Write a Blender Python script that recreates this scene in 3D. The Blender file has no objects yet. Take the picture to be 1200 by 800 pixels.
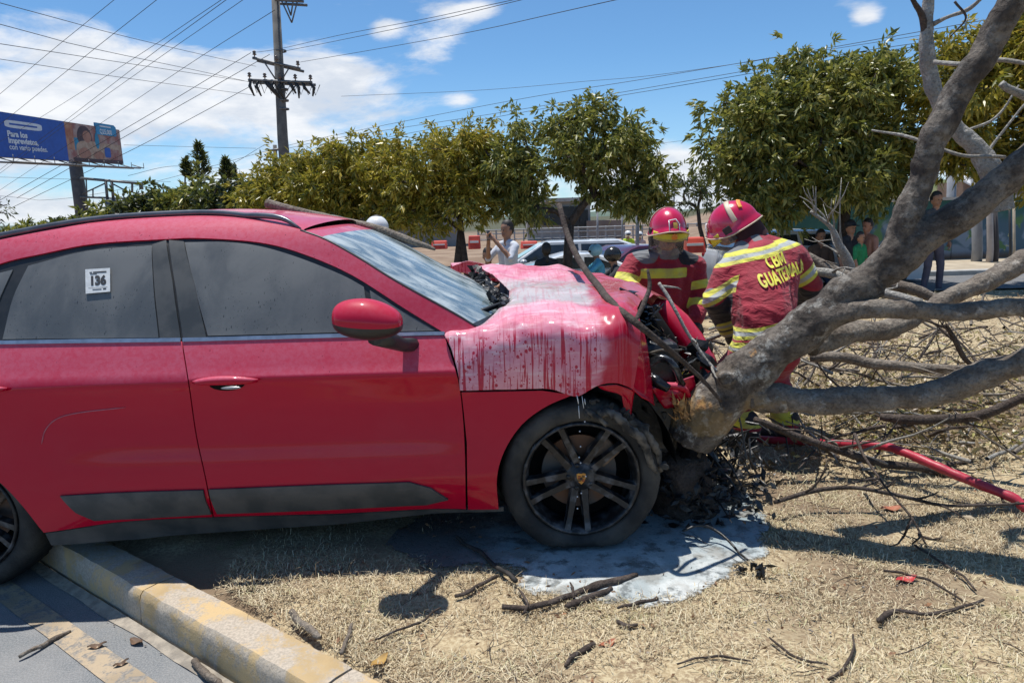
import bpy, bmesh, math, random
import numpy as np
from mathutils import Vector, Matrix, noise as mnoise
from mathutils.geometry import delaunay_2d_cdt
from mathutils.bvhtree import BVHTree

random.seed(7)
RNG = np.random.default_rng(11)
SC = bpy.context.scene
COL = SC.collection
R_ = math.radians

# ------------------------------------------------------------------ camera
CAM_H, PITCH, ROLL, FPX = 1.5, R_(10.0), R_(1.8), 820.0
cam_d = bpy.data.cameras.new('camera')
cam_d.sensor_width = 36.0
cam_d.lens = 36.0 * FPX / 1200.0
cam_d.clip_start = 0.05
cam_d.clip_end = 5000
cam = bpy.data.objects.new('camera', cam_d)
COL.objects.link(cam)
cam.matrix_world = (Matrix.Translation((0, 0, CAM_H)) @ Matrix.Rotation(math.pi / 2 - PITCH, 4, 'X')
                    @ Matrix.Rotation(-ROLL, 4, 'Z'))
SC.camera = cam

def ray(px, py):
    a = (px - 600) / FPX; b = -(py - 400) / FPX
    u = a * math.cos(ROLL) + b * math.sin(ROLL)
    v = -a * math.sin(ROLL) + b * math.cos(ROLL)
    return Vector((u, math.cos(PITCH) + v * math.sin(PITCH), -math.sin(PITCH) + v * math.cos(PITCH)))

def at(px, py, Y):
    """world point seen at (px, py) of the 1200x800 photograph, at distance Y"""
    d = ray(px, py); t = Y / d.y
    return Vector((d.x * t, Y, CAM_H + d.z * t))

def gnd(px, py, z=0.0):
    d = ray(px, py); t = (z - CAM_H) / d.z
    return Vector((d.x * t, d.y * t, z))

def proj(p):
    x, y, z = p[0], p[1], p[2] - CAM_H
    f = y * math.cos(PITCH) - z * math.sin(PITCH)
    v = (y * math.sin(PITCH) + z * math.cos(PITCH)) / f
    u = x / f
    a = u * math.cos(ROLL) - v * math.sin(ROLL)
    b = u * math.sin(ROLL) + v * math.cos(ROLL)
    return 600 + FPX * a, 400 - FPX * b

# ------------------------------------------------------------------ sun, sky, exposure
SUN_DIR = Vector((-0.13, 0.18, 0.97)).normalized()
sun_d = bpy.data.lights.new('sun', 'SUN')
sun_d.energy = 4.3
sun_d.angle = R_(0.53)
sun_d.color = (1.0, 0.965, 0.91)
sun = bpy.data.objects.new('sun', sun_d)
COL.objects.link(sun)
sun.rotation_euler = SUN_DIR.to_track_quat('Z', 'Y').to_euler()
sun.location = (0, 0, 30)

SC.view_settings.view_transform = 'Standard'
SC.view_settings.look = 'None'
SC.view_settings.gamma = 1
SC.view_settings.exposure = 0.35
SC.cycles.max_bounces = 6
SC.cycles.transparent_max_bounces = 16

W = bpy.data.worlds.new('World')
SC.world = W
W.use_nodes = True

class NT:
    """small node-tree helper"""
    def __init__(s, nt):
        s.nt = nt; s.n = nt.nodes; s.l = nt.links
    def node(s, t, **kw):
        n = s.n.new(t)
        for k, v in kw.items():
            if k == 'inp':
                for kk, vv in v.items():
                    s.set(n, kk, vv)
            else:
                setattr(n, k, v)
        return n
    def set(s, n, k, v):
        i = n.inputs[k]
        if isinstance(v, bpy.types.NodeSocket): s.l.new(v, i)
        elif isinstance(v, (tuple, list)) and len(v) == 3 and i.type == 'RGBA': i.default_value = (*v, 1)
        else: i.default_value = v
    def m(s, op, a, b=0.0, c=None, clamp=False):
        n = s.node('ShaderNodeMath', operation=op, use_clamp=clamp)
        s.set(n, 0, a); s.set(n, 1, b)
        if c is not None: s.set(n, 2, c)
        return n.outputs[0]
    def mr(s, v, a, b, c=0.0, d=1.0, smooth=True):
        n = s.node('ShaderNodeMapRange', interpolation_type='SMOOTHSTEP' if smooth else 'LINEAR', clamp=True) if False else s.node('ShaderNodeMapRange')
        n.interpolation_type = 'SMOOTHSTEP' if smooth else 'LINEAR'
        s.set(n, 0, v); s.set(n, 1, a); s.set(n, 2, b); s.set(n, 3, c); s.set(n, 4, d)
        return n.outputs[0]
    def mix(s, f, a, b, bt='MIX'):
        n = s.node('ShaderNodeMix', data_type='RGBA', blend_type=bt)
        for i, v in ((0, f), (6, a), (7, b)):
            inp = n.inputs[i]
            if isinstance(v, bpy.types.NodeSocket): s.l.new(v, inp)
            elif isinstance(v, (tuple, list)): inp.default_value = (*v[:3], 1)
            else: inp.default_value = v
        return n.outputs[2]
    def coord(s, kind='Object', scale=(1, 1, 1), loc=(0, 0, 0)):
        if kind == 'Position': o = s.node('ShaderNodeNewGeometry').outputs['Position']
        else: o = s.node('ShaderNodeTexCoord').outputs[kind]
        mp = s.node('ShaderNodeMapping')
        s.l.new(o, mp.inputs[0]); mp.inputs[1].default_value = loc; mp.inputs[3].default_value = scale
        return mp.outputs[0]
    def noise(s, vec, scale=5, detail=4, rough=0.55, dist=0.0):
        n = s.node('ShaderNodeTexNoise')
        s.l.new(vec, n.inputs['Vector'])
        n.inputs['Scale'].default_value = scale; n.inputs['Detail'].default_value = detail
        n.inputs['Roughness'].default_value = rough; n.inputs['Distortion'].default_value = dist
        return n.outputs[0]
    def vor(s, vec, scale=5, feature='F1', out='Distance', rnd=1.0):
        n = s.node('ShaderNodeTexVoronoi', feature=feature)
        s.l.new(vec, n.inputs['Vector']); n.inputs['Scale'].default_value = scale
        n.inputs['Randomness'].default_value = rnd
        return n.outputs[out]
    def sep(s, vec):
        n = s.node('ShaderNodeSeparateXYZ'); s.l.new(vec, n.inputs[0]); return n.outputs
    def ramp(s, f, stops):
        n = s.node('ShaderNodeValToRGB'); s.l.new(f, n.inputs[0])
        el = n.color_ramp.elements
        while len(el) < len(stops): el.new(0.5)
        for e, (p, c) in zip(el, stops):
            e.position = p; e.color = (*c, 1)
        return n.outputs[0]

def build_sky():
    nt = NT(W.node_tree)
    nt.n.clear()
    sky = nt.node('ShaderNodeTexSky', sky_type='NISHITA', sun_disc=False)
    sky.sun_elevation = math.asin(SUN_DIR.z)
    sky.sun_rotation = math.atan2(SUN_DIR.x, SUN_DIR.y)
    sky.altitude = 1500; sky.air_density = 1.0; sky.dust_density = 0.6; sky.ozone_density = 1.6
    tc = nt.node('ShaderNodeTexCoord').outputs['Generated']
    sx, sy, sz = nt.sep(tc)
    az = nt.m('ARCTAN2', sx, sy)
    el = nt.m('ARCSINE', sz)
    cv = nt.node('ShaderNodeCombineXYZ')
    nt.l.new(az, cv.inputs[0]); nt.l.new(nt.m('MULTIPLY', el, 2.6), cv.inputs[1]); nt.l.new(nt.m('MULTIPLY', sz, 1.0), cv.inputs[2])
    n1 = nt.noise(cv.outputs[0], 5.0, 9, 0.62, 0.3)
    n2 = nt.noise(cv.outputs[0], 1.3, 2, 0.5)
    def azel(px, py):
        d = ray(px, py).normalized(); return math.atan2(d.x, d.y), math.asin(d.z)
    # more cloud low down, little of it high up
    base = nt.m('ADD', nt.mr(el, 0.02, 0.30, 0.06, -0.13), nt.m('MULTIPLY', nt.m('SUBTRACT', n2, 0.5), 0.55))
    total = base
    blobs = [(110, 95, 190, 60, .30), (330, 130, 150, 40, .25), (45, 200, 120, 50, .13), (515, 45, 48, 36, .36), (560, 12, 40, 14, .30), (545, 115, 26, 12, .36),
             (452, 34, 20, 11, .42), (375, 68, 60, 36, .24), (805, 190, 80, 42, .36), (1015, 20, 24, 13, .48), (980, 2, 30, 10, .42),
             (70, 18, 40, 16, .12), (760, 235, 180, 45, .32), (20, 242, 60, 16, .26), (1165, 90, 70, 30, .25), (1120, 190, 80, 30, .25),
             (700, 60, 190, 100, -.34), (930, 60, 150, 130, -.30), (200, 20, 120, 30, -.12), (420, 95, 40, 14, .1), (640, 140, 60, 60, -.15),
             (150, 205, 90, 25, -.12), (550, 160, 70, 40, -.1)]
    for (px, py, rx, ry, s) in blobs:
        a0, e0 = azel(px, py)
        dx = nt.m('DIVIDE', nt.m('SUBTRACT', az, a0), rx / FPX)
        dy = nt.m('DIVIDE', nt.m('SUBTRACT', el, e0), ry / FPX)
        r2 = nt.m('ADD', nt.m('MULTIPLY', dx, dx), nt.m('MULTIPLY', dy, dy))
        g = nt.m('EXPONENT', nt.m('MULTIPLY', r2, -1.0))
        total = nt.m('ADD', total, nt.m('MULTIPLY', g, s))
    dens = nt.mr(nt.m('ADD', n1, total), 0.54, 0.78, 0.0, 0.95)
    n3 = nt.noise(cv.outputs[0], 9, 6, 0.6)
    cc = nt.mix(nt.mr(n3, 0.35, 0.65), (5.6, 6.1, 6.9), (8.1, 8.2, 8.4))
    tint = nt.mix(1.0, sky.outputs[0], (0.70, 1.0, 1.17), 'MULTIPLY')
    hz = nt.mr(el, 0.0, 0.22, 0.30, 0.0)
    tint2 = nt.mix(hz, tint, (4.6, 5.9, 7.4))
    col = nt.mix(dens, tint2, cc)
    bg = nt.node('ShaderNodeBackground')
    nt.l.new(col, bg.inputs[0]); bg.inputs[1].default_value = 0.095
    out = nt.node('ShaderNodeOutputWorld')
    nt.l.new(bg.outputs[0], out.inputs[0])
build_sky()

# ------------------------------------------------------------------ materials
def new_mat(name):
    m = bpy.data.materials.new(name); m.use_nodes = True
    nt = NT(m.node_tree); nt.n.clear()
    out = nt.node('ShaderNodeOutputMaterial')
    b = nt.node('ShaderNodeBsdfPrincipled')
    nt.l.new(b.outputs[0], out.inputs[0])
    return m, nt, b, out

def bump(nt, b, h, strength=0.3, dist=0.01):
    n = nt.node('ShaderNodeBump'); nt.l.new(h, n.inputs['Height'])
    n.inputs['Strength'].default_value = strength; n.inputs['Distance'].default_value = dist
    nt.l.new(n.outputs[0], b.inputs['Normal'])

def pm(name, c1, c2=None, scale=8, rough=0.6, metal=0.0, bmp=0.0, bscale=None, coat=0.0, coord='Object', detail=4, lo=.35, hi=.65, spec=0.5, bdist=0.01, stretch=(1, 1, 1)):
    m, nt, b, out = new_mat(name)
    v = nt.coord(coord, stretch)
    if c2 is None: c2 = tuple(x * 0.8 for x in c1)
    f = nt.mr(nt.noise(v, scale, detail), lo, hi)
    nt.l.new(nt.mix(f, c1, c2), b.inputs['Base Color'])
    b.inputs['Roughness'].default_value = rough; b.inputs['Metallic'].default_value = metal
    b.inputs['Coat Weight'].default_value = coat; b.inputs['Coat Roughness'].default_value = 0.05
    b.inputs['Specular IOR Level'].default_value = spec
    if bmp: bump(nt, b, nt.noise(v, bscale or scale * 3, 5), bmp, bdist)
    return m

# ------------------------------------------------------------------ mesh builders
def link_mesh(name, me, mats, parent=None, smooth=True):
    if not isinstance(mats, (list, tuple)): mats = [mats]
    for m in mats: me.materials.append(m)
    if smooth: me.polygons.foreach_set('use_smooth', [True] * len(me.polygons))
    o = bpy.data.objects.new(name, me); COL.objects.link(o)
    if parent is not None:
        o.parent = parent
    return o

def wloc(o):
    v = Vector((0, 0, 0))
    while o is not None:
        v += o.location; o = o.parent
    return v

class MB:
    def __init__(s): s.v = []; s.f = []; s.m = []
    def add(s, vs, fs, mi=0):
        k = len(s.v); s.v += [tuple(v) for v in vs]
        s.f += [tuple(i + k for i in f) for f in fs]; s.m += [mi] * len(fs)
        return s
    def box(s, c, d, rot=None, mi=0, taper=1.0):
        x, y, z = d[0] / 2, d[1] / 2, d[2] / 2
        vs = [Vector((sx * x * (taper if sz > 0 else 1), sy * y * (taper if sz > 0 else 1), sz * z)) for sz in (-1, 1) for sy in (-1, 1) for sx in (-1, 1)]
        if rot is not None: vs = [rot @ v for v in vs]
        c = Vector(c); vs = [v + c for v in vs]
        return s.add(vs, [(0, 2, 3, 1), (4, 5, 7, 6), (0, 1, 5, 4), (2, 6, 7, 3), (0, 4, 6, 2), (1, 3, 7, 5)], mi)
    def tube(s, pts, rad, n=8, cap=True, mi=0, jit=0.0, squash=None):
        pts = [Vector(p) for p in pts]
        if not isinstance(rad, (list, tuple)): rad = [rad] * len(pts)
        k = len(pts); vs = []; fs = []
        t0 = (pts[1] - pts[0]).normalized()
        up = Vector((0, 0, 1)) if abs(t0.z) < .9 else Vector((1, 0, 0))
        nrm = (up - t0 * up.dot(t0)).normalized()
        for i, p in enumerate(pts):
            t = (pts[min(i + 1, k - 1)] - pts[max(i - 1, 0)])
            if t.length < 1e-9: t = t0
            t.normalize()
            nrm = (nrm - t * nrm.dot(t)).normalized(); bn = t.cross(nrm)
            for j in range(n):
                a = 2 * math.pi * j / n
                r = rad[i] * (1 + jit * (random.random() - .5) * 2)
                vs.append(p + nrm * (math.cos(a) * r) + bn * (math.sin(a) * r))
        for i in range(k - 1):
            for j in range(n):
                fs.append((i * n + j, i * n + (j + 1) % n, (i + 1) * n + (j + 1) % n, (i + 1) * n + j))
        if cap:
            fs.append(tuple(range(n - 1, -1, -1))); fs.append(tuple((k - 1) * n + j for j in range(n)))
        return s.add(vs, fs, mi)
    def shard(s, c, d, rr, mi=0):
        # jagged flat splinter with irregular corners
        q = Matrix.Rotation(rr.uniform(0, 6.28), 3, Vector((rr.gauss(0, 1), rr.gauss(0, 1), rr.gauss(0, 1))).normalized())
        c = Vector(c); k = rr.choice([4, 5, 6]); a0 = rr.uniform(0, 6)
        ring = [q @ Vector((math.cos(a0 + 6.283 * i / k) * d * rr.uniform(.35, 1.1), math.sin(a0 + 6.283 * i / k) * d * rr.uniform(.2, .6), rr.uniform(-.1, .1) * d)) for i in range(k)]
        up = q @ Vector((rr.uniform(-.3, .3) * d, 0, rr.uniform(.08, .3) * d)); dn = q @ Vector((0, rr.uniform(-.2, .2) * d, -rr.uniform(.05, .2) * d))
        vs = [c + p for p in ring] + [c + up, c + dn]
        return s.add(vs, [(i, (i + 1) % k, k) for i in range(k)] + [((i + 1) % k, i, k + 1) for i in range(k)], mi)
    def ell(s, c, r, nu=16, nv=10, rot=None, mi=0):
        c = Vector(c); vs = []; fs = []
        if not isinstance(r, (tuple, list)): r = (r, r, r)
        for i in range(nv + 1):
            th = math.pi * i / nv
            for j in range(nu):
                a = 2 * math.pi * j / nu
                v = Vector((r[0] * math.sin(th) * math.cos(a), r[1] * math.sin(th) * math.sin(a), r[2] * math.cos(th)))
                if rot is not None: v = rot @ v
                vs.append(c + v)
        for i in range(nv):
            for j in range(nu):
                fs.append((i * nu + j, (i + 1) * nu + j, (i + 1) * nu + (j + 1) % nu, i * nu + (j + 1) % nu))
        return s.add(vs, fs, mi)
    def lathe(s, prof, c, axis='Y', n=32, mi=0, closed=False):
        """prof: (radius, along-axis)"""
        c = Vector(c); vs = []; fs = []
        for (r, h) in prof:
            for j in range(n):
                a = 2 * math.pi * j / n
                if axis == 'Y': v = Vector((r * math.cos(a), h, r * math.sin(a)))
                elif axis == 'Z': v = Vector((r * math.cos(a), r * math.sin(a), h))
                else: v = Vector((h, r * math.cos(a), r * math.sin(a)))
                vs.append(c + v)
        k = len(prof)
        for i in range(k if closed else k - 1):
            for j in range(n):
                i2 = (i + 1) % k
                q = (i * n + j, i * n + (j + 1) % n, i2 * n + (j + 1) % n, i2 * n + j)
                fs.append(q)
        return s.add(vs, fs, mi)
    def poly(s, pts, mi=0):
        return s.add(pts, [tuple(range(len(pts)))], mi)
    def prism(s, pts, off, mi=0):
        """closed outline (list of 3D points) extruded by vector off"""
        n = len(pts); off = Vector(off); a = [Vector(p) for p in pts]; b = [p + off for p in a]
        fs = [tuple(range(n - 1, -1, -1)), tuple(range(n, 2 * n))]
        fs += [(i, (i + 1) % n, n + (i + 1) % n, n + i) for i in range(n)]
        return s.add(a + b, fs, mi)
    def grid(s, fn, nu, nv, mi=0, flip=False):
        vs = [fn(i / nu, j / nv) for j in range(nv + 1) for i in range(nu + 1)]
        w = nu + 1; fs = []
        for j in range(nv):
            for i in range(nu):
                q = (j * w + i, j * w + i + 1, (j + 1) * w + i + 1, (j + 1) * w + i)
                fs.append(q[::-1] if flip else q)
        return s.add(vs, fs, mi)
    def build(s, name, mats, parent=None, smooth=True, recalc=False, auto=None):
        o = wloc(parent) if parent is not None else Vector((0, 0, 0))
        me = bpy.data.meshes.new(name)
        me.from_pydata([(v[0] - o.x, v[1] - o.y, v[2] - o.z) for v in s.v], [], s.f)
        me.validate(); me.update()
        if not isinstance(mats, (list, tuple)): mats = [mats]
        ob = link_mesh(name, me, mats, parent, smooth)
        if len(mats) > 1 and len(me.polygons) == len(s.m): me.polygons.foreach_set('material_index', s.m)
        if recalc:
            bm = bmesh.new(); bm.from_mesh(me); bmesh.ops.recalc_face_normals(bm, faces=bm.faces); bm.to_mesh(me); bm.free()
        if auto: sharpen(me, auto)
        return ob

def sharpen(me, deg):
    bm = bmesh.new(); bm.from_mesh(me)
    for e in bm.edges:
        e.smooth = not (len(e.link_faces) == 2 and e.calc_face_angle(0) > R_(deg))
    bm.to_mesh(me); bm.free()

def bev(o, w=0.005, seg=2, ang=35):
    m = o.modifiers.new('bevel', 'BEVEL'); m.width = w; m.segments = seg; m.limit_method = 'ANGLE'; m.angle_limit = R_(ang)
    return o

def tag(o, label=None, cat=None, group=None, kind=None):
    if label: o['label'] = label
    if cat: o['category'] = cat
    if group: o['group'] = group
    if kind: o['kind'] = kind
    return o

def thing(name, label, cat, loc=(0, 0, 0), group=None, rz=0):
    o = bpy.data.objects.new(name, None); COL.objects.link(o)
    o.location = loc; o.rotation_euler.z = rz; o.empty_display_size = .2
    return tag(o, label, cat, group)

def copy_tree(o, parent=None):
    c = o.copy(); COL.objects.link(c)
    if parent is not None: c.parent = parent
    for ch in list(o.children): copy_tree(ch, c)
    return c

def tri_mesh(name, V, F, mats, parent=None, smooth=False):
    """fast numpy mesh: V (n,3), F (m,k)"""
    V = np.asarray(V, dtype=np.float32).copy(); F = np.asarray(F, dtype=np.int32)
    if parent is not None:
        w = wloc(parent); V -= np.array([w.x, w.y, w.z], dtype=np.float32)
    me = bpy.data.meshes.new(name)
    k = F.shape[1]
    me.vertices.add(len(V)); me.vertices.foreach_set('co', V.ravel())
    me.loops.add(F.size); me.loops.foreach_set('vertex_index', F.ravel())
    me.polygons.add(len(F)); me.polygons.foreach_set('loop_start', np.arange(0, F.size, k, dtype=np.int32))
    me.polygons.foreach_set('loop_total', np.full(len(F), k, dtype=np.int32))
    me.update(calc_edges=True)
    return link_mesh(name, me, mats, parent, smooth)

def crom(pts, n=8):
    """Catmull-Rom through tuples of any length"""
    P = [np.array(p, float) for p in pts]
    if len(P) == 2: return [P[0] + (P[1] - P[0]) * i / n for i in range(n + 1)]
    P = [2 * P[0] - P[1]] + P + [2 * P[-1] - P[-2]]
    out = []
    for i in range(1, len(P) - 2):
        for j in range(n):
            t = j / n
            a, b, c, d = P[i - 1], P[i], P[i + 1], P[i + 2]
            out.append(.5 * ((2 * b) + (c - a) * t + (2 * a - 5 * b + 4 * c - d) * t * t + (3 * b - a - 3 * c + d) * t ** 3))
    out.append(P[-2])
    return out

def trace(pts, n=6):
    """(px, py, Y, width_px) list -> smooth world points and radii"""
    c = crom(pts, n); P = []; Rr = []
    for q in c:
        p = at(q[0], q[1], q[2]); P.append(p)
        Rr.append(max(q[3], .5) / 2 * (q[2] * 1.0) / FPX)
    return P, Rr

def wobble(P, amt, sc=3.0, seed=0.0):
    return [p + Vector((mnoise.noise(p * sc + Vector((seed, 0, 0))), mnoise.noise(p * sc + Vector((0, seed + 7, 0))), mnoise.noise(p * sc + Vector((0, 0, seed + 3))))) * amt for p in P]

def sstep(a, b, x):
    t = min(1, max(0, (x - a) / (b - a))); return t * t * (3 - 2 * t)

def text_mesh(txt, size, bold=0.0, spacing=1.0):
    """flat text in the XY plane, centred; returns verts, faces"""
    cu = bpy.data.curves.new('lettering', 'FONT'); cu.body = txt; cu.size = size; cu.align_x = 'CENTER'; cu.align_y = 'CENTER'
    cu.offset = bold; cu.space_character = spacing; cu.resolution_u = 3
    ob = bpy.data.objects.new('lettering', cu); COL.objects.link(ob)
    dg = bpy.context.evaluated_depsgraph_get(); dg.update()
    me = bpy.data.meshes.new_from_object(ob.evaluated_get(dg))
    bm = bmesh.new(); bm.from_mesh(me); bmesh.ops.triangulate(bm, faces=bm.faces)
    v = [x.co.copy() for x in bm.verts]; f = [tuple(x.index for x in fc.verts) for fc in bm.faces]
    bm.free(); bpy.data.objects.remove(ob); bpy.data.curves.remove(cu); bpy.data.meshes.remove(me)
    return v, f

def flat_text(mb, txt, size, origin, ux, uy, mi=0, bold=0.0, wide=1.0):
    v, f = text_mesh(txt, size, bold)
    origin = Vector(origin); ux = Vector(ux); uy = Vector(uy)
    mb.add([origin + ux * (p.x * wide) + uy * p.y for p in v], f, mi)

# ------------------------------------------------------------------ setting: frame of the kerb line
KP = Vector((-1.64, 2.745, 0)); KD = Vector((0.8075, -0.590, 0)).normalized(); KN = Vector((0.590, 0.8075, 0)).normalized()
def kst(s, t, z=0.0): return KP + KD * s + KN * t + Vector((0, 0, z))
def kt(x, y): return (x - KP.x) * KN.x + (y - KP.y) * KN.y
ROADZ = -0.15

def terrain(x, y):
    h = -0.62 * sstep(6.0, 11.5, y) * (1 - sstep(3.0, 6.5, x - (y - 12) * .12))
    # soil bank behind the cars on the left, rising ground on the far right
    if y > 20:
        h += 0.75 * sstep(20, 26, y) * (1 - sstep(13, 20, x - (y - 20) * .3))
    h += 3.6 * sstep(24, 60, y) * sstep(5, 17, x - (y - 24) * 0.26)
    near = 1 - sstep(9, 16, y)
    h += near * 0.022 * mnoise.noise(Vector((x * 1.3, y * 1.3, 0))) + near * 0.008 * mnoise.noise(Vector((x * 6, y * 6, 4)))
    if y > 80: h += -1.0 * sstep(80, 200, y)
    return h

def mat_ground():
    m, nt, b, out = new_mat('dry_grass_soil')
    p = nt.coord('Position')
    big = nt.noise(p, .9, 4); mid = nt.noise(p, 6, 5, .65); fine = nt.noise(p, 60, 4, .7)
    c = nt.mix(nt.mr(mid, .35, .65), (.21, .145, .09), (.38, .29, .17))
    c = nt.mix(nt.mr(fine, .4, .62), c, (.52, .43, .27))
    c = nt.mix(nt.mr(big, .46, .62), c, (.20, .145, .095))
    c = nt.mix(nt.mr(nt.noise(p, 2.3, 4), .6, .7, 0, .5), c, (.16, .19, .06))
    # bare orange-brown building soil far behind, pale sandy verge at the right
    sx, sy, sz = nt.sep(p)
    far = nt.mr(sy, 15, 19)
    soil = nt.mix(nt.mr(nt.noise(p, .7, 5), .35, .65), (.21, .145, .10), (.30, .22, .155))
    green = nt.mr(nt.m('ADD', sz, nt.m('MULTIPLY', big, 1.6)), 2.2, 3.6)
    soil = nt.mix(green, soil, (.10, .12, .045))
    soil = nt.mix(nt.mr(sy, 60, 90), soil, (.085, .085, .05))
    c = nt.mix(far, c, soil)
    nt.l.new(c, b.inputs['Base Color'])
    b.inputs['Roughness'].default_value = .95; b.inputs['Specular IOR Level'].default_value = .2
    bump(nt, b, nt.m('ADD', fine, nt.m('MULTIPLY', mid, 2)), .6, .012)
    return m
M_GROUND = mat_ground()

def build_ground():
    # one sheet in kerb coordinates, finer near the camera, reaching the horizon
    ts = [0.170] + [0.22 + .07 * i for i in range(60)] + [4.4 + .25 * i * (1 + i * .03) for i in range(60)]
    while ts[-1] < 2500: ts.append(ts[-1] * 1.16)
    pos = [.08 * i for i in range(60)] + [4.8 + .3 * i * (1 + i * .03) for i in range(50)]
    while pos[-1] < 2500: pos.append(pos[-1] * 1.16)
    ss = sorted(set([-x for x in pos] + pos))
    V = []
    for t in ts:
        for s in ss:
            p = kst(s, t)
            h = terrain(p.x, p.y) if p.y > -5 else 0
            e = sstep(.170, .5, t)
            V.append((p.x, p.y, h * e - .03 * (1 - e)))
    w = len(ss)
    idx = np.arange(len(ts) * w).reshape(len(ts), w)
    F = np.stack([idx[:-1, :-1].ravel(), idx[:-1, 1:].ravel(), idx[1:, 1:].ravel(), idx[1:, :-1].ravel()], 1)
    o = tri_mesh('ground', V, F, M_GROUND, None, True)
    tag(o, 'ground covered in dry straw-coloured grass and soil', kind='structure')
    # verge on the other side of the road (behind the photographer)
    mb = MB(); mb.grid(lambda u, v: kst(-1500 + 3000 * u, -9.2 - 1500 * v, -.02), 8, 8, flip=True)
    tag(mb.build('verge', M_GROUND), kind='structure')
build_ground()

def mat_asphalt(name='asphalt', c1=(.15, .16, .165), c2=(.215, .215, .21)):
    m, nt, b, out = new_mat(name)
    p = nt.coord('Position')
    a = nt.noise(p, 3.5, 5, .6); g = nt.noise(p, 160, 3, .7); v = nt.vor(p, 240)
    c = nt.mix(nt.mr(a, .35, .65), c1, c2)
    c = nt.mix(nt.mr(g, .42, .62, 0, .6), c, tuple(x * 1.5 for x in c2))
    c = nt.mix(nt.mr(nt.noise(p, 1.2, 6, .7), .55, .72, 0, .55), c, (.27, .24, .19))
    nt.l.new(c, b.inputs['Base Color']); b.inputs['Roughness'].default_value = .88
    bump(nt, b, nt.m('ADD', g, v), .5, .004)
    return m
M_ASPH = mat_asphalt()

def mat_wornpaint(name, paint, under, scale=9, amt=.5):
    m, nt, b, out = new_mat(name)
    p = nt.coord('Position')
    w = nt.noise(p, scale, 7, .68, .4); g = nt.noise(p, 90, 3, .7)
    f = nt.mr(nt.m('ADD', w, nt.m('MULTIPLY', nt.m('SUBTRACT', g, .5), .25)), amt - .07, amt + .07)
    pc = nt.mix(nt.mr(nt.noise(p, 3, 3), .4, .6), paint, tuple(x * .75 for x in paint))
    uc = nt.mix(nt.mr(g, .35, .65), under, tuple(x * .7 for x in under))
    nt.l.new(nt.mix(f, pc, uc), b.inputs['Base Color']); b.inputs['Roughness'].default_value = .85
    bump(nt, b, nt.m('ADD', g, nt.m('MULTIPLY', w, 2)), .5, .005)
    return m
M_KERB = mat_wornpaint('kerb_paint', (.54, .39, .20), (.50, .43, .34), 6, .49)
M_LINE = mat_wornpaint('line_paint', (.42, .33, .22), (.27, .25, .22), 16, .53)
M_GUTTER = pm('gutter_dirt', (.38, .33, .26), (.24, .21, .17), 18, .95, bmp=.6, coord='Position')

def build_road():
    mb = MB(); mb.grid(lambda u, v: kst(-300 + 600 * u, -.0 - 9.2 * v, ROADZ), 60, 6, flip=True)
    tag(mb.build('road', M_ASPH), 'grey asphalt road beside the yellow kerb', kind='structure')
    mb = MB()
    ss = [-40 + i * .25 for i in range(320)]
    def fn(u, v):
        s = ss[min(int(u * 319 + .5), 319)]
        j = .006 * mnoise.noise(Vector((s * 5, v * 9, 0)))
        return kst(s, -.268 + .105 * v + j, ROADZ + .004)
    mb.grid(fn, 319, 1)
    tag(mb.build('road_marking', M_LINE), 'worn yellow edge line painted on the asphalt', kind='structure')
    mb = MB()
    def fn(u, v):
        s = -12 + 24 * u
        return kst(s, -.012 - (.045 + .025 * mnoise.noise(Vector((s * 2.2, 0, 1)))) * v, ROADZ + .012 * (1 - v) + .004 + .004 * mnoise.noise(Vector((s * 9, v * 5, 1))))
    mb.grid(fn, 240, 3, flip=True)
    tag(mb.build('gutter_dirt', M_GUTTER), 'strip of pale dirt gathered along the foot of the kerb', kind='structure')
build_road()

def build_kerb():
    root = thing('kerb', None, None, kst(0, 0, 0)); tag(root, 'worn yellow painted concrete kerb running under the red car', kind='structure')
    L = 1.15; first = None
    rng = random.Random(3)
    def block(seed):
        # profile across (t, z), with chipped edges
        prof = [(0.012, -.22), (0.0, -.15), (.006, -.035), (.012, -.012), (.026, 0), (.09, .004), (.162, .0), (.172, -.012), (.176, -.22)]
        n = 40; mb = MB(); vs = []; fs = []
        for i in range(n + 1):
            s = .004 + (L - .008) * i / n
            for (t, z) in prof:
                c = mnoise.noise(Vector((s * 9 + seed * 3, t * 20, z * 20))) * .006 + mnoise.noise(Vector((s * 30 + seed, t * 50, z * 50))) * .004
                e = 1.6 if -.05 < z < -.001 else .5
                vs.append(KD * s + KN * (t + c * e * .6) + Vector((0, 0, z + c * e - .004 * e)))
        k = len(prof)
        for i in range(n):
            for j in range(k - 1):
                fs.append((i * k + j, (i + 1) * k + j, (i + 1) * k + j + 1, i * k + j + 1))
        fs.append(tuple(range(k))); fs.append(tuple(n * k + j for j in range(k - 1, -1, -1)))
        mb.add(vs, fs)
        return mb
    protos = []
    for i in range(-14, 9):
        s = .04 + i * L
        if len(protos) < 3:
            mb = block(len(protos)); mb.v = [tuple(Vector(v) + kst(0, 0, 0)) for v in mb.v]
            o = mb.build('kerb_stone', M_KERB, root, auto=40); protos.append(o)
        else:
            o = protos[i % 3].copy(); COL.objects.link(o); o.parent = root
        o.location = KD * s + Vector((0, 0, rng.uniform(-.003, .003)))
build_kerb()

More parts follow.
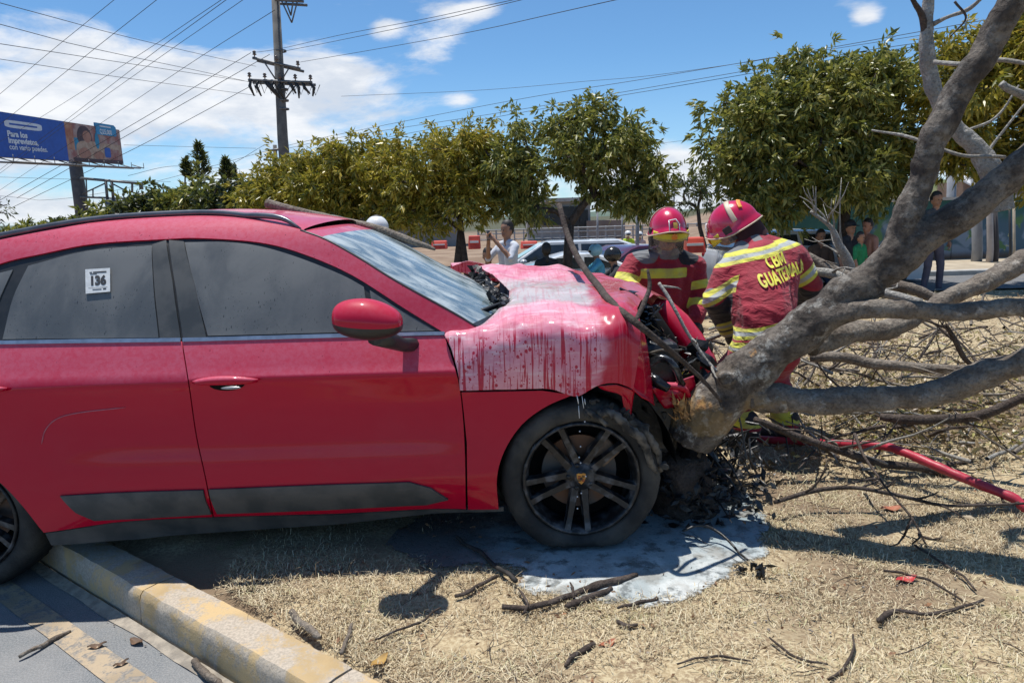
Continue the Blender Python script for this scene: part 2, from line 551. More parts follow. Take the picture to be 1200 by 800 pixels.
# far street and pavement at the right, in front of the green wall
M_ASPH2 = mat_asphalt('far_asphalt', (.10, .10, .105), (.14, .14, .14))
M_SAND = pm('sandy_pavement', (.44, .37, .27), (.34, .28, .20), 3, .95, coord='Position', bmp=.3)
M_CONC = pm('concrete', (.42, .41, .39), (.33, .32, .30), 6, .9, bmp=.3, coord='Position')
def build_far():
    def strip(name, y0, y1, z, m, x0=5.2, x1=40, label=None):
        mb = MB(); mb.grid(lambda u, v: Vector((x0 + (x1 - x0) * u, y0 + (y1 - y0) * v, z)), 12, 2)
        tag(mb.build(name, m), label, kind='structure')
    strip('street', 12.1, 14.6, .03, M_ASPH2, label='dark strip of street behind the branches')
    strip('pavement', 14.85, 19.0, .10, M_SAND, label='sandy pavement in front of the green wall')
    mb = MB()
    mb.box((22.6, 14.72, .05), (34.8, .22, .16))
    tag(bev(mb.build('far_kerb', M_CONC, smooth=False), .02), 'pale kerb along the far side of the street', kind='structure')
    mb = MB(); mb.grid(lambda u, v: Vector((-60 + 70 * u - (0 if v < .5 else 0), 13.2 + 6.0 * v, terrain(-5, 13.2 + 6 * v) + .03)), 20, 4)
    tag(mb.build('far_road', M_ASPH2), 'lower road behind the row of trees', kind='structure')
    # hills at the horizon
    M_HILL = pm('hill_woodland', (.06, .10, .07), (.10, .13, .09), .02, .95, coord='Position')
    mb = MB()
    def fn(u, v):
        a = R_(-80 + 160 * u); r = 900 + 900 * v
        h = (17 + 16 * mnoise.noise(Vector((u * 9, 1, 0))) + 5 * mnoise.noise(Vector((u * 33, 4, 0)))) * sstep(0, .6, v) - 8
        return Vector((math.sin(a) * r, math.cos(a) * r, h))
    mb.grid(fn, 160, 10)
    tag(mb.build('hills', M_HILL), 'low far hills at the horizon', kind='structure')
build_far()

# ------------------------------------------------------------------ the crashed red car
PZ = [.05, .15, .22, .32, .45, .56, .70, .80, .845, .89, .96, 1.03, 1.20, 1.35, 1.45, 1.52, 1.60]
PY = [.16, .12, .075, .030, .028, .046, .046, .020, .000, .022, .058, .095, .165, .240, .300, .37, .50]
CY0 = 2.945; CYM = CY0 + .96          # side plane and centre line of the car
WFX, WRX = .29, -2.52                 # wheel stations

def side_y(x, z):
    i = 0
    while i < len(PZ) - 2 and z > PZ[i + 1]: i += 1
    # cubic hermite through the profile
    def sl(k):
        if k <= 0 or k >= len(PZ) - 1: return 0
        return (PY[k + 1] - PY[k - 1]) / (PZ[k + 1] - PZ[k - 1])
    h = PZ[i + 1] - PZ[i]; t = min(1.0, max(0.0, (z - PZ[i]) / h))
    y = ((2 * t**3 - 3 * t**2 + 1) * PY[i] + (t**3 - 2 * t**2 + t) * h * sl(i) + (-2 * t**3 + 3 * t**2) * PY[i + 1] + (t**3 - t**2) * h * sl(i + 1))
    if z < .84:
        fl = math.exp(-((x - WFX) / .52) ** 4) + math.exp(-((x - WRX) / .60) ** 4)
        y = y * (1 - .8 * fl) - .012 * fl
    y += .35 * max(0, x - .35) ** 2 + .25 * max(0, -2.75 - x) ** 2
    return CY0 + y

def onside(px, py, off=0.0):
    Y = CY0 + .05
    for _ in range(14):
        p = at(px, py, Y); Y = .4 * Y + .6 * side_y(p.x, p.z)
    p = at(px, py, Y)
    return Vector((p.x, p.y + off, p.z))

def dens(pts, step):
    out = []
    n = len(pts)
    for i in range(n):
        a = Vector(pts[i]); b = Vector(pts[(i + 1) % n]); k = max(1, int((b - a).length / step))
        for j in range(k): out.append(a + (b - a) * (j / k))
    return out

def smooth_line(pts, n=5):
    return [(float(q[0]), float(q[1])) for q in crom(pts, n)]

def inset(pts, d):
    n = len(pts); out = []
    area = sum(pts[i][0] * pts[(i + 1) % n][1] - pts[(i + 1) % n][0] * pts[i][1] for i in range(n))
    sgn = 1 if area > 0 else -1
    for i in range(n):
        a = Vector(pts[i - 1][:2]); b = Vector(pts[i][:2]); c = Vector(pts[(i + 1) % n][:2])
        t1 = (b - a); t2 = (c - b)
        if t1.length < 1e-6 or t2.length < 1e-6: out.append((b.x, b.y)); continue
        t1.normalize(); t2.normalize()
        n1 = Vector((-t1.y, t1.x)) * sgn; n2 = Vector((-t2.y, t2.x)) * sgn
        m = n1 + n2
        if m.length < .2: out.append((b.x, b.y)); continue
        m = m / max(.35, m.length_squared / 2)
        out.append((b.x + m.x * d, b.y + m.y * d))
    return out

def cdt_panel(name, outline2, f3, step, mats, parent, thick=.006, extra=None):
    """outline in the (x, z) plane, filled and lifted onto a surface by f3(x, z)"""
    o2 = dens([Vector(p) for p in outline2], step * .8)
    xs = [p.x for p in o2]; zs = [p.y for p in o2]
    vs = list(o2); n = len(o2)
    x = min(xs) + step / 2
    import mathutils
    inside = []
    while x < max(xs):
        z = min(zs) + step / 2
        while z < max(zs):
            c = False; j = n - 1
            for i in range(n):
                if (o2[i].y > z) != (o2[j].y > z) and x < (o2[j].x - o2[i].x) * (z - o2[i].y) / (o2[j].y - o2[i].y) + o2[i].x: c = not c
                j = i
            if c and min((p.x - x) ** 2 + (p.y - z) ** 2 for p in o2) > (step * .45) ** 2: inside.append(Vector((x, z)))
            z += step
        x += step
    vs += inside
    r = delaunay_2d_cdt(vs, [], [list(range(n))], 1, 1e-6)
    rv, rf = r[0], r[2]
    V = [f3(p.x, p.y) for p in rv]; e = 1e-3
    N = []
    for p, v in zip(rv, V):
        nn = (f3(p.x + e, p.y) - v).cross(f3(p.x, p.y + e) - v).normalized(); N.append(nn)
    F = [tuple(f) for f in rf]
    k0 = len(V)
    if thick:
        # rim with vertices of its own, so that the skin keeps its smooth normals
        ed = {}
        for f in F:
            for i in range(len(f)):
                a_, b_ = f[i], f[(i + 1) % len(f)]; ed[(a_, b_)] = 1
        rim = [(a_, b_) for (a_, b_) in ed if (b_, a_) not in ed]
        idx = {}
        for a_, b_ in rim:
            for q in (a_, b_):
                if q not in idx: idx[q] = len(V); V.append(V[q].copy()); V.append(V[q] - N[q] * thick); N += [None, None]
            F.append((b_ if False else idx[b_], idx[a_], idx[a_] + 1, idx[b_] + 1))
    mb = MB(); mb.add(V, F); ob = mb.build(name, mats, parent); me = ob.data
    if len(me.vertices) == len(V):
        vn = [tuple(N[i]) if N[i] is not None else tuple(me.vertices[i].normal) for i in range(len(V))]
        me.normals_split_custom_set_from_vertices(vn)
    return ob

def side_panel(name, px, mats, parent, off=0.0, step=.035, gap=.7, thick=.008, mirror=True):
    px = inset(px, gap) if gap else px
    o3 = [onside(*p) for p in px]
    o2 = [(p.x, p.z) for p in o3]
    ob = cdt_panel(name, o2, lambda x, z: Vector((x, side_y(x, z) + off, z)), step, mats, parent, thick)
    if mirror:
        me = ob.data.copy(); w = wloc(ob)
        me.transform(Matrix.Translation((0, 2 * (CYM - w.y), 0)) @ Matrix.Scale(-1, 4, (0, 1, 0))); me.flip_normals(); me.normals_split_custom_set_from_vertices([(0, 0, 0)] * len(me.vertices))
        c = ob.copy(); c.data = me; COL.objects.link(c)
        c['label'] = 'far side ' + name.replace('_', ' ')
        return ob, c
    return ob

def mat_paint(name='red_paint', foam=0.0, dusty=1.0):
    m, nt, b, out = new_mat(name)
    p = nt.coord('Position')
    sx, sy, sz = nt.sep(p)
    geo = nt.node('ShaderNodeNewGeometry'); nx, ny, nz = nt.sep(geo.outputs['Normal'])
    base = (.50, .0015, .026)
    n1 = nt.noise(p, 4, 5, .6); n2 = nt.noise(p, 45, 4, .7)
    up = nt.mr(nt.m('ADD', nz, nt.m('MULTIPLY', nt.m('SUBTRACT', n1, .5), .25)), .16, .55)
    dustc = (.58, .17, .24)
    c = nt.mix(nt.m('MULTIPLY', nt.m('MULTIPLY', up, nt.mr(n2, .25, .7, .55, 1.0)), .62 * dusty), base, dustc)
    # thin film of dust on the flanks
    c = nt.mix(nt.mr(nt.noise(p, 2.2, 5, .6), .45, .75, .0, .05 * dusty), c, (.40, .16, .17))
    # small dark specks and dashes in the dust
    pv = nt.coord('Position', (1, 1, .55))
    sp = nt.mr(nt.vor(pv, 55), .10, .16, 1, 0)
    spm = nt.mr(nt.noise(p, 9, 3), .5, .6)
    c = nt.mix(nt.m('MULTIPLY', nt.m('MULTIPLY', sp, spm), nt.m('MULTIPLY', up, .8)), c, (.16, .02, .04))
    rough = nt.m('ADD', .16, nt.m('MULTIPLY', up, .30))
    if foam:
        # dried extinguisher foam: pale film with runs and droplets of clean paint in it
        pd = nt.coord('Position', (66, 5, 2.6))
        dr = nt.noise(pd, 1.0, 4, .6, .35)
        dl = nt.coord('Position', (1, 1, .75))
        drop = nt.m('MAXIMUM', nt.mr(nt.vor(dl, 34), .20, .25, 1, 0), nt.mr(nt.vor(dl, 75), .18, .25, 1, 0))
        dropm = nt.mr(nt.noise(p, 6, 3), .42, .50)
        runs = nt.mr(dr, .53, .575, 0, 1)
        clean = nt.m('MAXIMUM', runs, nt.m('MULTIPLY', drop, dropm))
        # clean patch towards the front corner
        front = nt.mr(nt.m('ADD', sx, nt.m('MULTIPLY', nt.m('SUBTRACT', n1, .5), .22)), .36, .41)
        top = nt.mr(nz, .38, .66)
        clean = nt.m('MULTIPLY', clean, nt.m('SUBTRACT', 1, nt.m('MULTIPLY', top, .75)))
        film = nt.mix(nt.mr(n1, .3, .7), (.74, .38, .44), (.60, .16, .24))
        grey = nt.mix(nt.mr(nt.noise(p, 3, 5, .6), .35, .65), (.30, .32, .31), (.46, .46, .45))
        gy = nt.m('MULTIPLY', nt.mr(nt.m('ADD', sy, nt.m('MULTIPLY', nt.m('SUBTRACT', n1, .5), .5)), 3.12, 3.22), nt.mr(nt.m('ADD', sy, nt.m('MULTIPLY', nt.m('SUBTRACT', n1, .5), .5)), 3.95, 4.3, 1, 0))
        film = nt.mix(nt.m('MULTIPLY', nt.m('MULTIPLY', top, gy), .88), film, grey)
        scuff = nt.mr(nt.noise(nt.coord('Position', (1, 4, 9)), 5, 5, .65), .50, .68)
        film = nt.mix(nt.m('MULTIPLY', scuff, .55), film, (.80, .62, .65))
        f2 = nt.mix(nt.m('MULTIPLY', clean, .92), film, (.44, .006, .035))
        fcov = nt.m('MAXIMUM', nt.mr(nt.noise(p, 2.6, 4), .30, .46, .6, 1), .0)
        f2 = nt.mix(nt.m('SUBTRACT', 1, fcov), f2, base)
        c = nt.mix(nt.m('MULTIPLY', front, nt.mr(top, 0, 1, .88, .75)), f2, (.44, .005, .030))
        rough = nt.m('ADD', .26, nt.m('MULTIPLY', nt.m('MULTIPLY', nt.m('SUBTRACT', 1, front), nt.m('SUBTRACT', 1, clean)), .35))
    nt.l.new(c, b.inputs['Base Color']); nt.l.new(rough, b.inputs['Roughness'])
    b.inputs['Specular IOR Level'].default_value = .12; b.inputs['Coat Weight'].default_value = .50 if not foam else .35; b.inputs['Coat Roughness'].default_value = .06
    bump(nt, b, n2, .06, .004)
    return m
M_PAINT = mat_paint(); M_PAINTC = mat_paint('clean_red_paint', 0, .3); M_FOAMPAINT = mat_paint('foam_streaked_paint', 1)
M_TRIM = pm('black_trim', (.018, .020, .021), (.030, .030, .030), 14, .45, bmp=.05)
M_TRIMD = pm('dusty_trim', (.045, .050, .052), (.085, .085, .082), 9, .55)
M_CHROME = pm('dulled_chrome', (.55, .56, .58), (.42, .43, .45), 20, .32, metal=.85)
M_DARK = pm('dark_void', (.006, .006, .006), (.012, .011, .010), 6, .95, spec=.1)
M_SHINY = pm('wet_black_part', (.015, .015, .017), (.10, .11, .12), 14, .22, metal=.3, coord='Position', lo=.5, hi=.7)
M_ALU = pm('roof_rail', (.10, .105, .12), (.16, .165, .18), 9, .33, metal=.6)

def mat_glass(name, dark, dust, amt0, amt1, rough=.18, streak=(1, 1, .45), sc=3.0):
    m, nt, b, out = new_mat(name)
    p = nt.coord('Position')
    n = nt.noise(nt.coord('Position', streak), sc, 6, .62, .5); g = nt.noise(p, 80, 3, .7)
    f = nt.mr(nt.m('ADD', n, nt.m('MULTIPLY', nt.m('SUBTRACT', g, .5), .10)), .36, .66, amt0, amt1)
    c = nt.mix(f, dark, dust)
    # little dark dashes washed into the dust
    pr = nt.node('ShaderNodeMapping'); nt.l.new(nt.coord('Position'), pr.inputs[0]); pr.inputs[2].default_value = (0, .6, 0); pr.inputs[3].default_value = (2.6, 1, .8)
    d = nt.m('MAXIMUM', nt.mr(nt.vor(pr.outputs[0], 22), .10, .15, 1, 0), nt.mr(nt.vor(pr.outputs[0], 48), .10, .17, 1, 0))
    c = nt.mix(nt.m('MULTIPLY', d, nt.mr(nt.noise(p, 8, 2), .45, .55, 0, .85)), c, tuple(x * .6 for x in dark))
    nt.l.new(c, b.inputs['Base Color'])
    nt.l.new(nt.mr(f, 0, 1, rough, .6), b.inputs['Roughness'])
    b.inputs['Coat Weight'].default_value = .5; b.inputs['Coat Roughness'].default_value = .12
    return m
M_GLASS = mat_glass('dusty_tinted_glass', (.022, .027, .030), (.155, .155, .148), .52, .92)
M_WSCREEN = mat_glass('foam_washed_windscreen', (.055, .095, .11), (.43, .48, .48), .15, .95, .15, (.5, 1.5, 1.2), 6.5)

CAR = thing('crashed_car', 'red crashed SUV with foam streaked crumpled hood and flat front wheel against the trunk', 'car', (WFX, CY0 + .1, 0))

# ---- key lines in the photograph
belt = [(-330, 408), (-45, 402), (213, 398.5), (521, 392)]
shutB = smooth_line([(213, 399), (222, 455), (230, 510), (240, 556), (250, 606)])
front_edge = smooth_line([(521, 392.5), (532, 425), (540, 460), (545, 520), (546.5, 597)])
fd = shutB[::-1][:1] + []
front_door_px = [(213, 399), (521, 392.5)] + front_edge[1:] + [(400, 602), (250, 606)] + shutB[::-1][1:-1]
arch_rear = smooth_line([(-28, 545), (0, 566), (25, 592), (50, 624)])
rear_door_px = [(-45, 402.5), (213, 399)] + shutB[1:] + [(130, 613), (51, 624.5)] + arch_rear[::-1][1:] + [(-48, 500)]
d1 = side_panel('front_door', front_door_px, M_PAINT, CAR)
d2 = side_panel('rear_door', rear_door_px, M_PAINT, CAR)
FD, RD = d1[0], d2[0]
quarter_px = [(-45, 402.5), (-48, 500), (-28, 545), (-60, 530), (-110, 535), (-150, 570), (-170, 625), (-250, 615), (-300, 580), (-325, 520), (-335, 440), (-325, 408)]
side_panel('rear_quarter_panel', quarter_px, M_PAINT, CAR)
# black sill, red strip is the door's own lower edge
side_panel('sill', [(51, 626), (130, 614), (250, 607.5), (400, 604), (546, 598.5), (590, 595), (590, 600), (400, 615), (160, 633), (58, 640)], M_TRIMD, CAR, off=.012, gap=0, step=.03)
# cladding, split at the shut line
side_panel('door_cladding', [(71, 580), (239, 573), (249, 602), (170, 607), (112, 609.5), (90, 600)], M_TRIMD, RD, off=-.010, step=.03, gap=.3, thick=.012)
side_panel('door_cladding', [(245, 572.5), (380, 567), (480, 564), (505, 571), (526, 585), (500, 591), (380, 597), (255, 601.5)], M_TRIMD, FD, off=-.010, step=.03, gap=.3, thick=.012)
# front wing below the crumpled hood
arch_f = smooth_line([(585, 597), (583, 560), (592, 528), (612, 498), (640, 477), (672, 463)])
wing_px = [(540, 459), (590, 458), (635, 457), (672, 462.5)] + arch_f[::-1][1:] + [(548, 597.5), (546.5, 520)]
WING = side_panel('front_wing', wing_px, M_PAINT, CAR, step=.025)[0]
# windows: black surround, glass
top_out = smooth_line([(-120, 368), (-60, 335), (0, 309), (51, 297), (111, 285.5), (196, 280), (236, 279), (304, 284), (354, 297), (412, 322), (475, 362), (520, 389.5)])
frame_px = [(-128, 402)] + top_out + [(521, 392), (213, 398), (-45, 401)]
side_panel('window_frame', frame_px, M_TRIM, CAR, off=.010, gap=0, step=.05)
g_rear = smooth_line([(2, 397.5), (14, 350), (32, 311.5)]) + smooth_line([(32, 311.5), (101, 294), (177, 287.5)])[1:] + [(185, 395.5)]
RG = side_panel('rear_side_window', g_rear, M_GLASS, RD, off=.005, gap=0, step=.04)[0]
g_front = [(216, 284)] + smooth_line([(216, 284), (262, 283.5), (304, 288.5), (350, 302), (400, 322), (426, 336)])[1:] + [(434, 388.5), (243, 393.5)]
side_panel('front_side_window', g_front, M_GLASS, FD, off=.005, gap=0, step=.04)
side_panel('quarter_light', [(433, 340), (470, 364), (510, 387.5), (441, 388.8)], M_GLASS, FD, off=.005, gap=0, step=.03)
side_panel('rear_quarter_light', [(-90, 397), (-55, 352), (-10, 322), (14, 316), (-6, 360), (-12, 398)], M_GLASS, CAR, off=.005, gap=0, step=.04)
# pillar covers either side of the shut line
side_panel('pillar_cover', [(178, 286), (194.5, 281), (202, 330), (211.5, 396.5), (187, 396.5)], M_TRIMD, RD, off=.002, gap=.2, step=.03)
side_panel('pillar_cover', [(197.5, 281), (215, 282.5), (228, 335), (241.5, 395), (214, 396.3), (206, 340)], M_TRIMD, FD, off=.002, gap=.2, step=.03)
# chrome strip under the windows
side_panel('chrome_strip', [(-45, 399.5), (100, 396.8), (212, 395.5), (212, 400), (-45, 403.5)], M_CHROME, RD, off=-.006, gap=0, step=.03, thick=.01)
side_panel('chrome_strip', [(214.5, 395.5), (380, 391), (521, 388), (521, 392), (380, 395.5), (214.5, 400)], M_CHROME, FD, off=-.006, gap=0, step=.03, thick=.01)
# red band from the pillar over the windows and the windscreen pillar
rail_line = smooth_line([(-200, 345), (-130, 320), (-60, 297), (0, 281), (101, 263), (202, 255.5), (270, 256), (330, 264), (352, 270)])
ws_edge = smooth_line([(352, 270), (382, 281), (420, 302), (465, 330), (530, 366), (558, 383)])
band_px = [(-128, 402)] + top_out + [(540, 394)] + ws_edge[::-1][:-1] + rail_line[::-1] + [(-260, 380), (-325, 408)]
side_panel('roof_side', band_px, M_PAINT, CAR, gap=0, step=.03)
side_panel('inner_panel', [(-45, 406), (518, 396), (550, 440), (600, 461), (660, 466), (612, 490), (580, 530), (577, 594), (400, 602), (60, 620), (6, 565), (-40, 520)], M_DARK, CAR, off=.025, gap=0, step=.05)
# door handle(s)
def handle(px0, px1, parent):
    a = onside(px0[0], px0[1]); c = onside(px1[0], px1[1]); mb = MB()
    n = 12; P = []; Rr = []
    for i in range(n + 1):
        t = i / n; p = a.lerp(c, t); p.y -= .010 + .030 * math.sin(math.pi * t) ** .5; p.z += .010 * math.sin(math.pi * t); P.append(p); Rr.append(.007 + .013 * math.sin(math.pi * t) ** .6)
    mb.tube(P, Rr, 12)
    h = mb.build('door_handle', M_PAINT, parent)
    mb = MB(); m = a.lerp(c, .50)
    mb.ell((m.x, m.y - .001, m.z - .014), (.078, .004, .030), 20, 8)
    mb.build('handle_recess', M_DARK, parent)
    mb = MB(); mb.ell((m.x + .02, m.y - .010, m.z - .030), (.045, .006, .007), 14, 6); mb.build('handle_trim', M_CHROME, parent)
    return h
handle((228, 447), (303, 445), FD)
handle((-64, 458), (10, 455), RD)
# pale scratch on the rear door
mb = MB(); sp = [onside(q[0], q[1], -.002) for q in crom([(49, 520), (54, 503), (68, 490), (95, 483), (148, 477)], 6)]
mb.tube(sp, [.0008] + [.0022] * (len(sp) - 2) + [.0006], 6); mb.build('scratch', pm('scratch_mark', (.50, .18, .22), (.45, .10, .14), 30, .5), RD)

# roof skin, windscreen
edge3 = [onside(*q) for q in rail_line]
def roof_fn(u, v):
    k = u * (len(edge3) - 1); i = min(int(k), len(edge3) - 2); p = edge3[i].lerp(edge3[i + 1], k - i)
    y = p.y - .01 + (2 * (CYM - p.y) + .02) * v
    z = p.z - .012 + .058 * (math.sin(math.pi * v) ** .55) * (.6 + .4 * sstep(0, .4, u))
    x = p.x + .07 * math.sin(math.pi * v) * sstep(.6, 1, u)
    return Vector((x, y, z))
mb = MB(); mb.grid(roof_fn, 40, 24); o = mb.build('roof', M_PAINT, CAR)
wse = [onside(*q) for q in ws_edge]
wse = [edge3[-1]] + wse[1:]
def ws_fn(u, v):
    k = (1 - u) * (len(wse) - 1); i = min(int(k), len(wse) - 2); p = wse[i].lerp(wse[i + 1], k - i)
    s = math.sin(math.pi * v); y = p.y + .006 + 2 * (CYM - p.y - .006) * v
    return Vector((p.x + (.07 + .10 * (1 - u)) * s, y, p.z - .008 + .030 * s ** .6 * u))
# split off a red header between roof skin and glass
def ws_cut(a, b): return lambda u, v: ws_fn(a + (b - a) * u, v)
mb = MB(); mb.grid(ws_cut(.06, .86), 20, 20, flip=True); mb.build('windscreen', M_WSCREEN, CAR)
mb = MB(); mb.grid(ws_cut(.86, 1.0), 5, 24, flip=True); mb.build('roof_header', M_PAINT, CAR)
mb = MB(); mb.grid(ws_cut(0, .06), 3, 20, flip=True); mb.build('cowl', M_TRIM, CAR)
# windscreen edge seal and roof rail
mb = MB(); P = [p + Vector((0, .004, .0)) for p in wse]; mb.tube(P, .006, 6); mb.build('windscreen_seal', M_TRIM, CAR)
rp = [onside(q[0], q[1] + 0) for q in smooth_line([(-150, 322), (-60, 292), (0, 278), (101, 260), (202, 252.5), (260, 252.5), (320, 259.5), (350, 268.5)])]
mb = MB()
n = len(rp); P = [p + Vector((0, .03, .022 * math.sin(math.pi * min(1, (n - 1 - i) / 9)) if i > n - 10 else .010)) for i, p in enumerate(rp)]
mb.tube(P, [.010] + [.014] * (n - 6) + [.013, .012, .010, .008, .006], 8)
o = mb.build('roof_rail', M_ALU, CAR); c = o.copy(); c.data = o.data.copy(); w = wloc(o)
c.data.transform(Matrix.Translation((0, 2 * (CYM - w.y), 0)) @ Matrix.Scale(-1, 4, (0, 1, 0))); c.data.flip_normals(); COL.objects.link(c); c['label'] = 'far side roof rail'
mb = MB(); mb.tube([p + Vector((0, .035, -.012)) for p in rp], .012, 6); mb.build('rail_seal', M_TRIM, CAR)
# rear screen, hatch and bumper (outside the frame, seen from a step to the left)
def rear_fn(u, v):
    a = edge3[0].lerp(onside(-325, 408), 0) ; p = edge3[0].lerp(Vector((-3.05, side_y(-3.0, 1.0) , .98)), u)
    return Vector((p.x - (.12 + .10 * u) * math.sin(math.pi * v), p.y + 2 * (CYM - p.y) * v, p.z))
mb = MB(); mb.grid(rear_fn, 12, 16); mb.build('rear_screen', M_GLASS, CAR)
def hatch_fn(u, v):
    z = .98 - .78 * u; x = -3.05 - .16 * math.sin(math.pi * (.15 + .75 * u)) - .18 * math.sin(math.pi * v)
    y0 = side_y(-3.0, z); return Vector((x, y0 + 2 * (CYM - y0) * v, z))
mb = MB(); mb.grid(hatch_fn, 16, 20); mb.build('tailgate', M_PAINT, CAR)
# dark inner structure so that nothing shows through
mb = MB()
mb.box((-1.45, CYM, .44), (1.66, 1.70, .42)); mb.box((-1.30, CYM, .80), (2.0, 1.62, .50)); mb.box((-1.60, CYM, 1.2), (1.3, 1.15, .42))
mb.box((-2.95, CYM, .55), (.25, 1.6, .5))
mb.build('inner_body', M_DARK, CAR, smooth=False)
# sticker on the rear window
M_WHITE = pm('sticker_white', (.72, .72, .70), (.60, .61, .60), 40, .6)
M_INK = pm('sticker_ink', (.03, .03, .035), (.05, .05, .05), 40, .6)
def side_patch(px, off):
    return [onside(q[0], q[1], off) for q in px]
mb = MB(); q = side_patch([(100.5, 315.5), (129.5, 313.8), (129.8, 341.5), (101, 344)], -.004)
mb.poly(q[::-1]); STK = mb.build('window_sticker', M_WHITE, RG, smooth=False)
STK.parent = RD
c0 = (q[0] + q[1] + q[2] + q[3]) / 4; ux = (q[1] - q[0]).normalized(); uy = (q[0] - q[3]).normalized(); nn = ux.cross(uy).normalized()
if nn.y > 0: nn = -nn
mb = MB(); flat_text(mb, '136', .060, c0 + nn * .0012 - uy * .002, ux, uy, 0, .0035, .82)
for (cx, cy, wd, ht) in ((.010, .041, .060, .007), (-.030, .041, .012, .005), (-.018, .033, .030, .004), (-.004, -.043, .040, .004), (.030, -.042, .014, .007), (0, -.034, .085, .0015)):
    p0 = c0 + ux * cx + uy * cy + nn * .0010
    mb.poly([p0 - ux * wd / 2 - uy * ht / 2, p0 + ux * wd / 2 - uy * ht / 2, p0 + ux * wd / 2 + uy * ht / 2, p0 - ux * wd / 2 + uy * ht / 2])
mb.build('sticker_print', M_INK, RD, smooth=False)

# wing mirror
def mirror_shape():
    c = at(431, 377, 2.76); MIR = thing('mirror', None, None); MIR.parent = CAR
    MIR.location = c - wloc(CAR)
    for k in list(MIR.keys()): del MIR[k]
    hw, hh, hd = .138, .093, .090
    def surf(a0, a1):
        def fn(u, v):
            th = math.pi * u; a = a0 + (a1 - a0) * v
            ex = -math.cos(th); r = math.sin(th) ** .62
            # blunt at the left, drawn out and lower at the right
            hgt = hh * (1 - .22 * max(0, ex) ** 1.5)
            return Vector((c.x + ex * hw, c.y + math.cos(a) * hd * r, c.z + math.sin(a) * hgt * r * (1.0 if math.sin(a) > 0 else .78) - .012 * ex))
        return fn
    mb = MB(); mb.grid(surf(-.22, math.pi + .22), 28, 20, flip=True); mb.build('mirror_cap', M_PAINTC, MIR, recalc=True)
    mb = MB(); mb.grid(surf(math.pi + .22, 2 * math.pi - .22), 28, 14, flip=True); mb.build('mirror_base', M_TRIM, MIR, recalc=True)
    mb = MB()
    b = onside(484, 405); P = [Vector(at(440, 392, 2.80)), Vector(at(458, 399, 2.88)), Vector((at(472, 404, 2.95))), b + Vector((0, .02, 0))]
    mb.tube(P, [.045, .036, .030, .032], 10)
    mb.build('mirror_arm', M_TRIM, MIR)
mirror_shape()
# wiper
mb = MB(); wp = [at(q[0], q[1], q[2]) for q in ((543, 372, 3.28), (565, 364, 3.36), (598, 351, 3.45))]
mb.tube(wp, [.010, .012, .006], 6); mb.tube([p + Vector((0, 0, -.012)) for p in wp], [.003, .006, .003], 4)
mb.build('wiper', M_TRIM, CAR)

